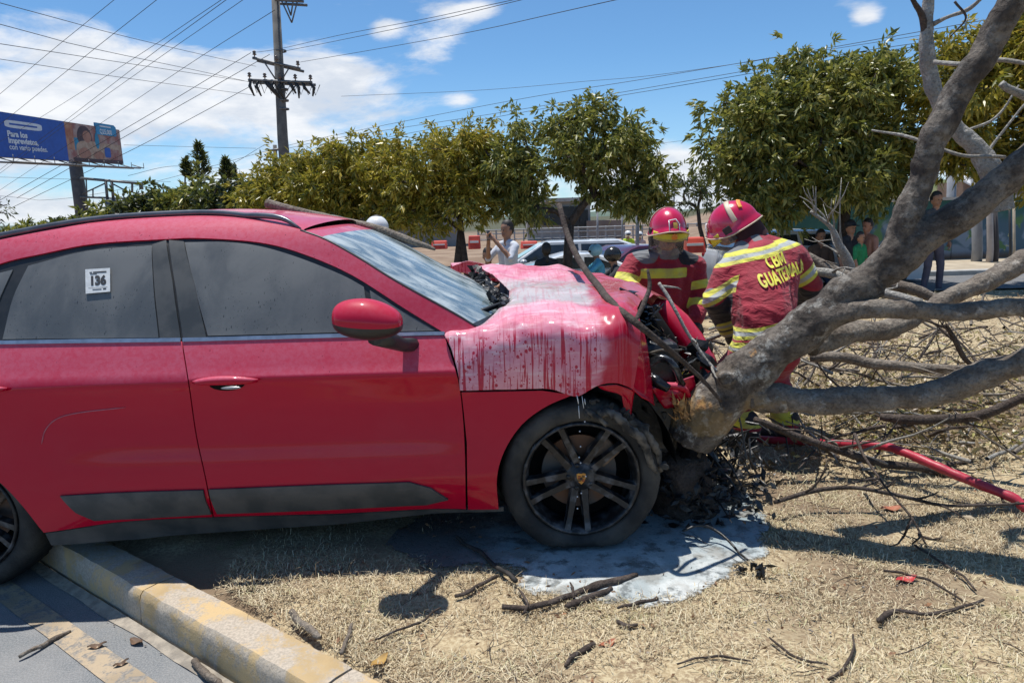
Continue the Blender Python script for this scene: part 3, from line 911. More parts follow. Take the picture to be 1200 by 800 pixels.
# ---- wheels
M_TYRE = pm('sooty_tyre', (.012, .012, .012), (.060, .055, .047), 5, .75, bmp=.4, bscale=50, coord='Position')
M_RIM = pm('scorched_black_rim', (.009, .009, .010), (.10, .10, .105), 22, .42, metal=0, coord='Position', lo=.45, hi=.7)  # pale grey mottling paints the white water highlights on the spokes
M_RUST = pm('rusty_disc', (.20, .10, .055), (.11, .105, .10), 8, .6, metal=.3, coord='Position')
M_ASH = pm('ash_residue', (.15, .13, .105), (.022, .020, .018), 22, .9, coord='Position', bmp=.4)
def wheel(cx, cz, flat, floor, deep=0.0):
    c = Vector((cx, 0, cz)); ro = .362
    Wt = thing('wheel', None, None); [Wt.__delitem__(k) for k in list(Wt.keys())]
    Wt.parent = CAR; Wt.location = Vector((cx, CY0 + .02, cz)) - wloc(CAR)
    y0 = CY0 + .012 + deep
    prof = [(.262, .02), (.272, .004), (.285, -.002), (.300, -.006), (.325, -.004), (.345, .008), (.357, .030), (ro, .055), (ro, .2), (.352, .235), (.30, .25), (.262, .24)]
    mb = MB(); n = 96; vs = []; fs = []
    for i in range(n):
        a = 2 * math.pi * i / n
        for j, (r, h) in enumerate(prof):
            rr = r; hh = h
            if j in (7, 8): rr += .004 * (1 if i % 2 else -1)
            if flat: rr += .006 * mnoise.noise(Vector((math.cos(a) * 4, math.sin(a) * 4, h * 20)))
            z = cz + rr * math.sin(a); x = cx + rr * math.cos(a)
            if z < floor:
                over = floor - z; z = floor + .002 * mnoise.noise(Vector((x * 20, h * 20, 0))); hh = h - (.45 * over if j < 7 else -.1 * over)
            elif flat and z < floor + .10 and j < 7: hh -= .30 * (floor + .10 - z) * .5
            vs.append(Vector((x, y0 + hh, z)))
    k = len(prof)
    for i in range(n):
        for j in range(k):
            a, b2 = i, (i + 1) % n; j2 = (j + 1) % k
            fs.append((a * k + j, a * k + j2, b2 * k + j2, b2 * k + j))
    mb.add(vs, fs); mb.build('tyre', M_TYRE, Wt, recalc=True)
    cc = (cx, y0, cz)
    mb = MB(); mb.lathe([(.264, .010), (.258, -.002), (.248, .004), (.240, .030), (.232, .07), (.236, .16), (.252, .20), (.262, .19), (.262, .03)], cc, 'Y', 64, closed=True)
    mb.build('rim', M_RIM, Wt, recalc=True)
    for i in range(5):
        for s in (-1, 1):
            a = math.pi * .5 + .55 + i * 2 * math.pi / 5
            u = Vector((math.cos(a), 0, math.sin(a))); w = Vector((-math.sin(a), 0, math.cos(a)))
            mb = MB()
            def P(r, o, h): return Vector(cc) + u * r + w * (o * s) + Vector((0, h, 0))
            st = [(.050, .020, .048, .040), (.12, .029, .042, .030), (.19, .038, .037, .020), (.246, .048, .042, .004)]
            vs = []
            for (r, o, wd, h) in st:
                vs += [P(r, o - wd / 2, h + .034), P(r, o - wd * .32, h), P(r, o + wd * .32, h), P(r, o + wd / 2, h + .034)]
            fs = []
            for q in range(3):
                for z in range(3): fs.append((q * 4 + z, q * 4 + z + 1, q * 4 + 5 + z, q * 4 + 4 + z))
            mb.add(vs, fs); mb.build('spoke', M_RIM, Wt, recalc=True, smooth=False)
    mb = MB(); mb.lathe([(0, .018), (.028, .018), (.034, .026), (.055, .034), (.075, .045), (.080, .075)], cc, 'Y', 32)
    for i in range(5):
        a = .6 + i * 2 * math.pi / 5; mb.lathe([(0, .030), (.009, .030), (.012, .036), (.012, .06)], (cx + .055 * math.cos(a), y0, cz + .055 * math.sin(a)), 'Y', 8)
    mb.build('hub', M_RIM, Wt, recalc=True)
    mb = MB(); mb.lathe([(.06, .115), (.172, .115), (.172, .135), (.06, .135)], cc, 'Y', 40, closed=True); mb.build('brake_disc', M_RUST, Wt, recalc=True, smooth=False)
    mb = MB(); mb.box((cx + .11, y0 + .12, cz + .10), (.11, .07, .12), Matrix.Rotation(-.75, 3, 'Y')); bev(mb.build('brake_caliper', pm('scorched_caliper', (.30, .20, .13), (.12, .09, .07), 20, .7), Wt, smooth=False), .012)
    mb = MB(); mb.lathe([(0, .16), (.25, .16)], cc, 'Y', 32); mb.build('wheel_backing', M_DARK, Wt)
    # gold shield badge with quartered field
    mb = MB(); k = .95
    def sh(s, h): return [Vector((cx + x * s, y0 + h, cz + z * s)) for (x, z) in ((-.020, .022), (-.010, .026), (0, .023), (.010, .026), (.020, .022), (.019, .002), (.012, -.015), (0, -.027), (-.012, -.015), (-.019, .002))]
    mb.prism(sh(1.0, .012), (0, .006, 0), 0)
    for (x, z, m) in ((-.009, .008, 1), (.009, -.007, 1), (.009, .010, 2), (-.009, -.006, 2)):
        for e in range(2): mb.box((cx + x, y0 + .0105, cz + z + (e - .5) * .007), (.012, .003, .003), mi=m)
    mb.box((cx, y0 + .010, cz), (.010, .004, .012), mi=2)
    mb.build('badge', [pm('badge_gold', (.55, .30, .08), (.42, .22, .06), 30, .35, metal=.6), pm('badge_red', (.35, .02, .02), None, 5, .4), pm('badge_black', (.02, .02, .02), None, 5, .4)], Wt, smooth=False)
    return Wt
WF = wheel(WFX, .345, True, .028)
WR = wheel(WRX - .06, .205, False, ROADZ + .004, .10)
for w0 in (WF, WR):
    for src in (w0,):
        c = copy_tree(src, CAR); c.rotation_euler.z = math.pi; c.location = src.location + Vector((0, 1.88, .0))
        c['label'] = 'far side wheel'
# torn rubber flapping off the top of the front tyre
mb = MB()
for (pts, w0) in (([(700, 482, 2.93, 9), (716, 487, 2.90, 12), (730, 496, 2.90, 12), (748, 513, 2.91, 12), (762, 535, 2.93, 9), (770, 552, 2.95, 5)], 8),
                  ([(688, 478, 2.95, 5), (700, 487, 2.91, 7), (712, 500, 2.90, 6)], 6),
                  ([(735, 492, 2.96, 8), (755, 505, 2.95, 12), (768, 525, 2.97, 10), (775, 550, 2.98, 6)], 6)):
    P, Rr = trace(pts, 5); P = wobble(P, .018, 14); mb.tube(P, Rr, 6, jit=.35)
mb.build('torn_rubber', M_ASH, WF)
mb = MB()
for i in range(46):
    a = random.uniform(.1, 1.5); r = random.uniform(.30, .375)
    mb.ell((WFX + r * math.cos(a), CY0 + random.uniform(-.01, .03), .345 + r * math.sin(a)), (random.uniform(.006, .026), random.uniform(.004, .012), random.uniform(.005, .017)), 6, 4, Matrix.Rotation(random.uniform(0, 3), 3, 'Y'))
o = mb.build('rubber_scraps', M_TYRE, WF, smooth=False); o['kind'] = 'stuff'
# wheel housing
mb = MB()
def arch_fn(u, v):
    a = math.pi * (1.12 - 1.1 * u); r = .43
    return Vector((WFX + r * math.cos(a), CY0 + .035 + .34 * v, .37 + r * math.sin(a)))
mb.grid(arch_fn, 20, 3); mb.lathe([(0, .36), (.43, .36)], (WFX, CY0, .37), 'Y', 24)
mb.build('wheel_housing', M_DARK, CAR)
mb = MB(); mb.grid(lambda u, v: Vector((WRX + .42 * math.cos(math.pi * u), CY0 + .06 + .4 * v, .24 + .40 * math.sin(math.pi * u))), 16, 3)
mb.lathe([(0, .42), (.42, .42)], (WRX, CY0, .24), 'Y', 24); mb.build('rear_wheel_housing', M_DARK, CAR)

# ---- crumpled hood: a bicubic sheet through traced control points, then folded
HC = [
  # lower lip along the wing and arch
  [(539, 457.5, 2.940), (575, 457, 2.935), (612, 456, 2.93), (645, 456, 2.92), (675, 464, 2.905), (700, 452, 2.90), (722, 449, 2.905), (742, 456, 2.93)],
  [(537, 440, 2.945), (574, 436, 2.92), (612, 434, 2.905), (648, 434, 2.895), (678, 436, 2.89), (702, 432, 2.89), (724, 430, 2.90), (746, 436, 2.93)],
  [(530, 415, 2.975), (570, 404, 2.935), (610, 400, 2.905), (648, 398, 2.895), (680, 398, 2.89), (705, 397, 2.895), (728, 396, 2.91), (750, 402, 2.95)],
  [(523, 394, 3.03), (566, 383, 3.00), (608, 377, 2.985), (648, 376, 2.975), (682, 378, 2.97), (708, 376, 2.97), (730, 372, 2.985), (749, 379, 3.02)],
  [(560, 383, 3.09), (590, 374, 3.10), (618, 366, 3.11), (652, 364, 3.12), (686, 363, 3.12), (712, 359, 3.12), (732, 356, 3.12), (747, 364, 3.14)],
  [(590, 362, 3.30), (604, 355, 3.30), (626, 351, 3.32), (656, 350, 3.33), (690, 347, 3.33), (714, 344, 3.33), (736, 346, 3.34), (756, 354, 3.36)],
  [(597, 345, 3.62), (606, 340, 3.62), (628, 338, 3.65), (660, 336, 3.66), (694, 334, 3.68), (720, 333.5, 3.68), (746, 337, 3.68), (776, 349, 3.68)],
  [(594, 337, 3.95), (604, 337, 3.96), (630, 335, 4.0), (664, 334, 4.0), (700, 333.5, 4.0), (730, 335, 4.0), (760, 341, 3.98), (788, 356, 3.95)],
  [(584, 330, 4.15), (598, 330, 4.18), (630, 327, 4.22), (664, 326, 4.25), (696, 327, 4.25), (730, 332, 4.20), (764, 344, 4.1), (794, 362, 4.02)],
  [(572, 322, 4.40), (590, 319, 4.42), (624, 316, 4.48), (660, 316, 4.5), (694, 321, 4.45), (728, 333, 4.35), (764, 348, 4.2), (798, 368, 4.1)],
  [(560, 313, 4.62), (588, 313.5, 4.62), (622, 313.5, 4.66), (656, 315, 4.66), (690, 323, 4.62), (724, 338, 4.5), (762, 355, 4.3), (800, 374, 4.15)],
  [(556, 330, 4.72), (586, 328, 4.74), (620, 328, 4.78), (654, 330, 4.78), (688, 338, 4.74), (722, 352, 4.6), (762, 368, 4.4), (802, 385, 4.2)],
]
HG = [[at(*q) for q in row] for row in HC]
def hood_fn(u, v):
    rows = len(HG); cols = len(HG[0])
    def cr(P, t):
        k = t * (len(P) - 1); i = min(int(k), len(P) - 2); f = k - i
        a = P[max(i - 1, 0)]; b = P[i]; c = P[i + 1]; d = P[min(i + 2, len(P) - 1)]
        return .5 * ((2 * b) + (c - a) * f + (2 * a - 5 * b + 4 * c - d) * f * f + (3 * b - a - 3 * c + d) * f ** 3)
    p = cr([cr(r, u) for r in HG], v)
    # sharp folds in the sheet metal
    n1 = mnoise.noise(Vector((p.x * 3.2, p.y * 2.2 + 3, p.z * 2))); r1 = 1 - abs(n1) * 2.4
    n2 = mnoise.noise(Vector((p.x * 8, p.y * 6, p.z * 5 + 9)))
    r2 = 1 - abs(n2) * 2.2
    am = sstep(0, .10, v)
    p += Vector((0, -.35, .8)) * (.026 * max(-.3, r1) * am + .007 * max(-.2, r2) * am + .004 * mnoise.noise(p * 22))
    return p
mb = MB(); mb.grid(hood_fn, 120, 140, flip=False)
hood = mb.build('hood', M_FOAMPAINT, CAR)
if sum(p.normal.z * p.area for p in hood.data.polygons) < 0: hood.data.flip_normals()
sm = hood.modifiers.new('solid', 'SOLIDIFY'); sm.thickness = .004; sm.offset = -1
hood['label'] = 'crumpled hood with dried foam runs'
# red corner of the hood hanging down beside the headlight opening
def tri_sheet(name, px, m, parent, amp=.010, n=14):
    P = [[at(*q) for q in r] for r in px]
    def fn(u, v):
        k = v * (len(P) - 1); i = min(int(k), len(P) - 2); f = k - i
        def row(r):
            kk = u * (len(r) - 1); j = min(int(kk), len(r) - 2); return r[j].lerp(r[j + 1], kk - j)
        p = row(P[i]).lerp(row(P[i + 1]), f)
        return p + Vector((0, -1, .3)) * amp * mnoise.noise(p * 9)
    mb = MB(); mb.grid(fn, n, n); o = mb.build(name, m, parent)
    s = o.modifiers.new('solid', 'SOLIDIFY'); s.thickness = .004; return o
tri_sheet('hood_corner', [[(738, 366, 3.0), (745, 358, 3.10), (748, 372, 3.13)], [(741, 395, 2.94), (750, 397, 3.02), (757, 400, 3.12)], [(742, 425, 2.925), (754, 430, 3.0), (762, 433, 3.1)], [(740, 455, 2.925), (755, 463, 3.0), (766, 474, 3.08)], [(752, 466, 2.95), (760, 470, 3.0), (767, 475, 3.06)]], M_PAINTC, CAR)
tri_sheet('arch_remnant', [[(700, 452, 2.94), (722, 450, 2.95), (744, 457, 2.96)], [(706, 456, 2.95), (724, 456, 2.96), (742, 466, 2.98)], [(728, 462, 2.97), (734, 466, 2.98), (740, 480, 3.0)], [(731, 480, 2.98), (735, 484, 2.99), (739, 486, 3.0)]], M_PAINT, CAR, .005, 10)
# far front wing and leading edge peeled back
tri_sheet('far_wing', [[(530, 312, 4.75), (548, 305, 4.8), (575, 311, 4.82), (600, 314, 4.82)], [(528, 308, 4.85), (545, 307, 4.9), (570, 311, 4.92), (600, 314.5, 4.92)], [(528, 318, 4.9), (545, 320, 4.92), (580, 330, 4.92), (620, 335, 4.92)]], M_FOAMPAINT, CAR)
P = [at(*q) for q in ((766, 356, 3.80), (778, 364, 3.78), (792, 380, 3.74), (806, 401, 3.70), (820, 424, 3.66), (830, 444, 3.62))]
mb = MB(); mb.tube(P, [.04, .065, .08, .088, .085, .07], 18, jit=.03); o = mb.build('peeled_front_panel', M_PAINTC, CAR)
o.data.transform(Matrix.Identity(4))
mb = MB(); P = [at(*q) for q in ((740, 354, 3.5), (754, 376, 3.5), (768, 404, 3.5), (784, 436, 3.5))]
mb.tube(P, [.05, .09, .10, .08], 12, jit=.1); mb.build('headlamp_housing', M_DARK, CAR)
mb = MB(); rr = random.Random(15)
for i in range(70):
    t = rr.random(); c = P[0].lerp(P[3], t) + Vector((rr.uniform(-.10, .08), -.10 + rr.uniform(-.04, .02), rr.uniform(-.08, .08))); mb.shard(c, rr.uniform(.015, .06), rr)
for i in range(9):
    c = P[0].lerp(P[3], rr.random()) + Vector((rr.uniform(-.08, .06), -.13, rr.uniform(-.06, .06))); d = Vector((rr.uniform(-1, 1), -.2, rr.uniform(-1, 1))).normalized() * rr.uniform(.06, .16); mb.tube([c - d, c + Vector((0, -.02, .02)), c + d], rr.uniform(.003, .008), 6)
o = mb.build('headlamp_wreckage', M_SHINY, CAR, smooth=False); o['kind'] = 'stuff'
# cowl debris between hood and windscreen
M_CHAR = pm('charred_plastic', (.010, .010, .010), (.055, .052, .050), 12, .42, coord='Position', bmp=.5, lo=.5, hi=.75)
mb = MB()
for i in range(190):
    t = random.random(); c = at(556 + 36 * t + random.uniform(-6, 8), 312 + 48 * t ** .8 + random.uniform(-3, 10), 4.35 - 1.0 * t)
    mb.shard(c, random.uniform(.012, .06), random)
o = mb.build('cowl_debris', M_CHAR, CAR, smooth=False); o['kind'] = 'stuff'
mb = MB(); mb.grid(lambda u, v: Vector((-.22 + .42 * u, 3.15 + 1.5 * v, .985 - .05 * u)), 8, 8); mb.build('cowl_tray', M_DARK, CAR)
# engine block, radiator pieces, burnt parts filling the front
mb = MB()
mb.box((.42, CYM, .62), (.75, 1.3, .55)); mb.box((.10, CYM + .1, .70), (.5, 1.3, .55))
bev(mb.build('engine_block', M_CHAR, CAR, smooth=False), .03)
def pipe(name, pts, m, parent, jit=.05, nn=8):
    P, Rr = trace(pts, 5); mb = MB(); mb.tube(wobble(P, .01, 10), Rr, nn, jit=jit); return mb.build(name, m, parent)
pipe('engine_hose', [(758, 428, 3.2, 8), (775, 420, 3.18, 10), (790, 432, 3.15, 9), (800, 450, 3.2, 8)], M_SHINY, CAR)
pipe('engine_hose', [(762, 440, 3.15, 12), (770, 447, 3.12, 14), (784, 455, 3.1, 10)], M_SHINY, CAR)
pipe('broken_strut', [(762, 413, 3.15, 3), (778, 410, 3.12, 3), (798, 409, 3.15, 2.5)], M_ASH, CAR)
mb = MB(); rr = random.Random(5)
for i in range(420):
    px = rr.uniform(745, 835); py = rr.uniform(400, 470) if rr.random() < .35 else rr.uniform(470, 575)
    c = at(px, py, rr.uniform(3.25, 3.7)); mb.shard(c, rr.uniform(.02, .10), rr)
o = mb.build('wrecked_engine_parts', M_CHAR, CAR, smooth=False); o['kind'] = 'stuff'
tri_sheet('bumper_remnant', [[(762, 455, 3.18), (785, 450, 3.2), (812, 440, 3.25)], [(770, 466, 3.2), (790, 462, 3.2), (815, 452, 3.25)], [(778, 478, 3.25), (800, 476, 3.25), (818, 466, 3.3)]], M_PAINT, CAR, .03)
pipe('bent_crossmember', [(755, 462, 3.22, 7), (780, 452, 3.2, 9), (800, 455, 3.2, 8), (812, 470, 3.25, 6)], M_PAINT, CAR)
# dripping liquid over the tyre
mb = MB()
for (x0, y0_, x1, y1_, r) in ((676, 463, 678, 473, .0028), (678, 475, 679, 490, .002), (682, 464, 684, 478, .002), (685, 455 + 12, 686, 474, .002)):
    a = at(x0, y0_, 2.88); b_ = at(x1, y1_, 2.88); mb.tube([a, a.lerp(b_, .5), b_], [r * .6, r, r * .7], 5)
for i in range(9):
    p = at(678 + random.uniform(-4, 9), 495 + i * 13 + random.uniform(-5, 5), 2.87); mb.ell(p, .0035, 6, 4)
mb.build('dripping_foam', pm('foam_white', (.72, .74, .75), (.6, .62, .64), 10, .4), CAR)

# ------------------------------------------------------------------ the fallen tree and its limbs
def mat_bark(name, c1, c2, lich=(.30, .30, .27), amt=.55, sc=1.0, warm=0.0, stretch=(1, 1, 1)):
    m, nt, b, out = new_mat(name)
    p = nt.coord('Position', stretch)
    a = nt.noise(p, 7 * sc, 7, .68, .4); f = nt.noise(p, 55 * sc, 5, .72); v = nt.vor(p, 42 * sc)
    c = nt.mix(nt.mr(a, .36, .64), c1, c2)
    lm = nt.mr(nt.noise(p, 11 * sc, 6, .7), amt, amt + .10)
    if warm: lm = nt.m('MULTIPLY', lm, nt.mr(nt.sep(p)[0], 1.15, 1.6, 1, .30))
    c = nt.mix(lm, c, lich)
    c = nt.mix(nt.mr(f, .45, .65, 0, .55), c, tuple(x * .35 for x in c1))
    if warm:
        c = nt.mix(nt.m('MULTIPLY', nt.mr(nt.noise(p, 5.2, 5, .6), .50, .60, 0, warm), nt.mr(nt.sep(p)[2], .55, .85, 1, 0)), c, (.36, .23, .09))
    if warm:
        # bare torn wood round the break
        for (q, r0, r1) in ((at(797, 480, 3.16), .035, .075), (at(823, 474, 3.13), .015, .045), (at(880, 410, 3.10), .01, .03)):
            vm = nt.node('ShaderNodeVectorMath', operation='DISTANCE'); nt.l.new(p, vm.inputs[0]); vm.inputs[1].default_value = tuple(q)
            dd = nt.m('ADD', vm.outputs['Value'], nt.m('MULTIPLY', nt.m('SUBTRACT', nt.noise(nt.coord('Position', (1, 1, .4)), 30, 4, .6), .5), .12))
            c = nt.mix(nt.mr(dd, r0, r1, 1, 0), c, nt.mix(nt.mr(f, .4, .6), (.50, .28, .10), (.30, .15, .06)))
    nt.l.new(c, b.inputs['Base Color']); b.inputs['Roughness'].default_value = .85; b.inputs['Specular IOR Level'].default_value = .3
    bump(nt, b, nt.m('ADD', nt.m('MULTIPLY', a, 1.6), nt.m('ADD', f, nt.m('MULTIPLY', v, .6))), .7, .012)
    return m
M_BARK = mat_bark('lichen_bark', (.06, .047, .038), (.19, .16, .13), (.36, .34, .30), .53, warm=.5)
M_BARK2 = mat_bark('grey_branch_bark', (.14, .112, .088), (.27, .23, .185), (.38, .34, .29), .58, 1.4)
M_BARKD = mat_bark('dark_branch_bark', (.055, .040, .032), (.11, .085, .07), (.17, .15, .13), .60, 1.6)
M_PALE = mat_bark('pale_branch_bark', (.27, .25, .22), (.38, .36, .32), (.46, .44, .40), .55, 1.6)
M_WOOD = pm('torn_wood', (.52, .29, .10), (.30, .15, .06), 22, .85, bmp=.7, coord='Position', stretch=(1, 1, 3))

TREE = thing('fallen_tree', 'thick grey barked tree broken at the base and leaning across from the wrecked car front', 'tree', at(815, 520, 3.25) * 1.0)
TREE.location.z = 0.0

def run_out(tr, L=1.3, n=9):
    # limbs go on outside the frame, bending up a little and thinning out
    P, Rr = list(tr[0]), list(tr[1]); d = (P[-1] - P[-4]).normalized(); r = Rr[-1]
    for i in range(1, n + 1):
        d = (d + Vector((0, .03, .05))).normalized(); P.append(P[-1] + d * L / n); Rr.append(max(.008, r * (1 - .88 * i / n)))
    return P, Rr
def remeshed(name, tubes, voxel, m, parent, noise_amp=0.0, smooth_it=2):
    mb = MB()
    for P, Rr in tubes: mb.tube(P, Rr, 18)
    me = bpy.data.meshes.new('tmp'); me.from_pydata([tuple(v) for v in mb.v], [], mb.f); me.update()
    o = bpy.data.objects.new('tmp', me); COL.objects.link(o)
    r = o.modifiers.new('r', 'REMESH'); r.mode = 'VOXEL'; r.voxel_size = voxel
    s = o.modifiers.new('s', 'SMOOTH'); s.iterations = smooth_it; s.factor = .6
    dg = bpy.context.evaluated_depsgraph_get(); dg.update()
    me2 = bpy.data.meshes.new_from_object(o.evaluated_get(dg)); bpy.data.objects.remove(o)
    me2.name = name
    if noise_amp:
        n = len(me2.vertices); co = np.empty(n * 3, np.float32); me2.vertices.foreach_get('co', co); co = co.reshape(-1, 3)
        nr = np.empty(n * 3, np.float32); me2.vertices.foreach_get('normal', nr); nr = nr.reshape(-1, 3)
        d = np.array([mnoise.noise(Vector(c) * 9) * 1.0 + mnoise.noise(Vector(c) * 26) * .45 for c in co], np.float32)
        co += nr * (d * noise_amp)[:, None]; me2.vertices.foreach_set('co', co.ravel()); me2.update()
    w = wloc(parent) if parent else Vector((0, 0, 0))
    me2.transform(Matrix.Translation(-w))
    me2.materials.clear()
    return link_mesh(name, me2, m, parent, True)

trunkP = trace([(806, 512, 3.30, 62), (818, 492, 3.28, 68), (842, 466, 3.24, 64), (876, 436, 3.20, 58), (912, 405, 3.16, 50), (948, 378, 3.12, 48), (985, 352, 3.08, 46), (1022, 326, 3.05, 42)], 6)
limbA = trace([(1000, 342, 3.08, 36), (1032, 315, 3.05, 38), (1052, 285, 3.02, 35), (1066, 245, 3.0, 31), (1085, 190, 2.98, 30), (1106, 136, 2.96, 31), (1134, 88, 2.93, 32), (1160, 50, 2.91, 32), (1184, 2, 2.88, 31), (1215, -60, 2.84, 26), (1240, -110, 2.82, 24)], 6)
limbB = trace([(1012, 335, 3.06, 40), (1048, 312, 3.02, 40), (1082, 284, 2.97, 39), (1112, 260, 2.93, 37), (1150, 230, 2.90, 35), (1195, 196, 2.86, 34), (1240, 158, 2.82, 33), (1300, 110, 2.78, 30)], 6)
stubC = trace([(935, 392, 3.12, 40), (965, 374, 3.06, 32), (1000, 363, 3.0, 25)], 6)
stubD = trace([(868, 450, 3.22, 46), (892, 466, 3.16, 36), (925, 470, 3.10, 28)], 6)
knot = trace([(852, 446, 3.18, 26), (850, 443, 3.10, 20), (850, 443, 3.09, 12)], 4)
col1 = trace([(812, 470, 3.22, 70), (822, 480, 3.26, 92), (838, 494, 3.30, 70)], 4)
def tnoise(tr, a, s): return (wobble(tr[0], a, 6, s), tr[1])
limbA = run_out(limbA); limbB = run_out(limbB)
bumps = []
rb = random.Random(12)
for tr, k in ((trunkP, 12), (limbA, 9), (limbB, 9)):
    for _ in range(k):
        i = rb.randint(3, len(tr[0]) - 3); c = tr[0][i]; r = tr[1][i]; d = Vector((rb.gauss(0, 1), rb.gauss(-.8, .6), rb.gauss(0, 1))).normalized()
        bumps.append(([c + d * r * .4, c + d * r * .85, c + d * r * 1.06], [r * .55, r * .42, r * .18]))
remeshed('trunk', [tnoise(trunkP, .02, 1), tnoise(limbA, .02, 2), tnoise(limbB, .02, 3), stubC, stubD, knot] + bumps, .0105, M_BARK, TREE, .0135)

def branch(pts, m, parent, n=10, name='branch', jit=.05, wob=.012, sub=6):
    big = n >= 12
    P, Rr = trace(pts, sub * 5 if big else sub)
    if pts[-1][0] > 1205: P, Rr = run_out((P, Rr), 1.4 if big else .5, 60 if big else 6)
    P = wobble(P, wob, 5, random.random() * 9)
    mb = MB()
    if big:
        jit = 0; n = 28; sd = random.random() * 50
        Rr = [r * (1 + .10 * mnoise.noise(Vector((i * .045, sd, 0)))) for i, r in enumerate(Rr)]
        mb.tube(P, Rr, n)
        vs = []
        for j, v in enumerate(mb.v):
            i = min(j // n, len(P) - 1); v = Vector(v); d = (v - P[i]).normalized()
            vs.append(v + d * Rr[i] * (.22 * mnoise.noise(v * 11) + .12 * mnoise.noise(v * 28) + .10 * max(0, mnoise.noise(v * 5 + Vector((sd, 0, 0))) - .25) * 3))
        mb.v = vs
    else: mb.tube(P, Rr, n, jit=jit)
    return mb.build(name, m, parent), P, Rr
branch([(975, 368, 3.05, 25), (1010, 363, 2.98, 23), (1060, 364, 2.93, 22), (1110, 367, 2.88, 22), (1160, 363, 2.82, 22), (1215, 362, 2.76, 22), (1290, 372, 2.68, 20)], M_BARK2, TREE, 16)
branch([(880, 462, 3.18, 34), (930, 468, 3.10, 31), (975, 470, 3.04, 30), (1020, 467, 2.99, 29), (1065, 465, 2.95, 28), (1110, 457, 2.91, 29), (1150, 441, 2.87, 32), (1215, 418, 2.80, 32), (1290, 395, 2.72, 28)], M_BARK2, TREE, 16)
branch([(950, 405, 3.20, 30), (990, 392, 3.25, 27), (1040, 386, 3.32, 23), (1080, 368, 3.40, 21), (1110, 350, 3.45, 20), (1145, 333, 3.5, 22), (1180, 317, 3.55, 24), (1220, 298, 3.6, 24), (1280, 270, 3.7, 20)], M_BARK2, TREE, 14)
branch([(1175, 245, 3.30, 26), (1163, 200, 3.32, 24), (1143, 172, 3.34, 20), (1118, 150, 3.36, 18), (1098, 115, 3.36, 17), (1086, 70, 3.36, 15), (1086, 30, 3.36, 12), (1090, -20, 3.36, 11)], M_PALE, TREE, 12)
branch([(1086, 40, 3.36, 8), (1082, 16, 3.33, 7), (1072, 0, 3.3, 5), (1066, -15, 3.28, 5)], M_BARKD, TREE, 6)
branch([(1092, 30, 3.36, 6), (1112, 20, 3.3, 4), (1135, 10, 3.26, 5), (1150, -3, 3.2, 4)], M_PALE, TREE, 6)
for pts in ([(1092, 70, 3.3, 5), (1130, 75, 3.1, 5), (1175, 73, 3.0, 5), (1215, 76, 2.9, 4)],
            [(1020, 150, 3.3, 2), (1055, 158, 3.2, 3.5), (1090, 168, 3.1, 4), (1130, 178, 3.0, 4), (1180, 186, 3.0, 4)],
            [(1118, 5, 3.1, 3), (1130, 25, 3.1, 2.5), (1112, 45, 3.1, 1.5)],
            [(1130, 25, 3.1, 2), (1124, 38, 3.1, 1.5)],
            [(1200, 115, 3.2, 10), (1180, 105, 3.2, 9), (1172, 98, 3.2, 8)],
            [(1160, 175, 3.4, 4), (1180, 150, 3.4, 3), (1205, 120, 3.4, 3)],
            [(1135, 152, 3.4, 3), (1165, 135, 3.4, 3), (1195, 100, 3.4, 2)]):
    branch(pts, M_PALE if random.random() < .6 else M_BARKD, TREE, 6, name='twig', wob=.02)
# torn yellow wood at the break, jagged splinters
mb = MB(); rr = random.Random(2)
for i in range(90):
    b0 = at(790 + rr.uniform(0, 20), 478 + rr.uniform(-8, 16), rr.uniform(3.14, 3.30)); d = Vector((rr.uniform(-.9, .1), rr.uniform(-.6, .3), rr.uniform(.3, 1.4))).normalized() * rr.uniform(.02, .075)
    s = rr.uniform(.003, .009); mb.add([b0 + Vector((-s, 0, 0)), b0 + Vector((s, 0, 0)), b0 + Vector((0, s * 2, 0)), b0 + d], [(0, 1, 3), (1, 2, 3), (2, 0, 3), (0, 2, 1)])
o = mb.build('splinters', M_WOOD, TREE, smooth=False); o['kind'] = 'stuff'
mb = MB()
for (px, py, Y, r) in ((799, 476, 3.16, .028),):
    c = at(px, py, Y); mb.ell(c, (r * .8, r * .35, r * 1.2), 10, 8)
mb.v = [tuple(Vector(v) + Vector((1, 1, 1)) * .014 * mnoise.noise(Vector(v) * 60)) for v in mb.v]
mb.build('bare_wood', M_WOOD, TREE)
# stump the trunk was torn from
STUMP = thing('tree_stump', 'dark splintered stump hidden in the shade under the broken trunk', 'stump', (.86, 3.42, 0))
P = [Vector((.86, 3.42, -.05)), Vector((.85, 3.40, .08)), Vector((.84, 3.36, .22)), Vector((.83, 3.34, .32))]
mb = MB(); mb.tube(P, [.22, .16, .14, .11], 14, jit=.12); mb.build('stump_wood', M_BARKD, STUMP)

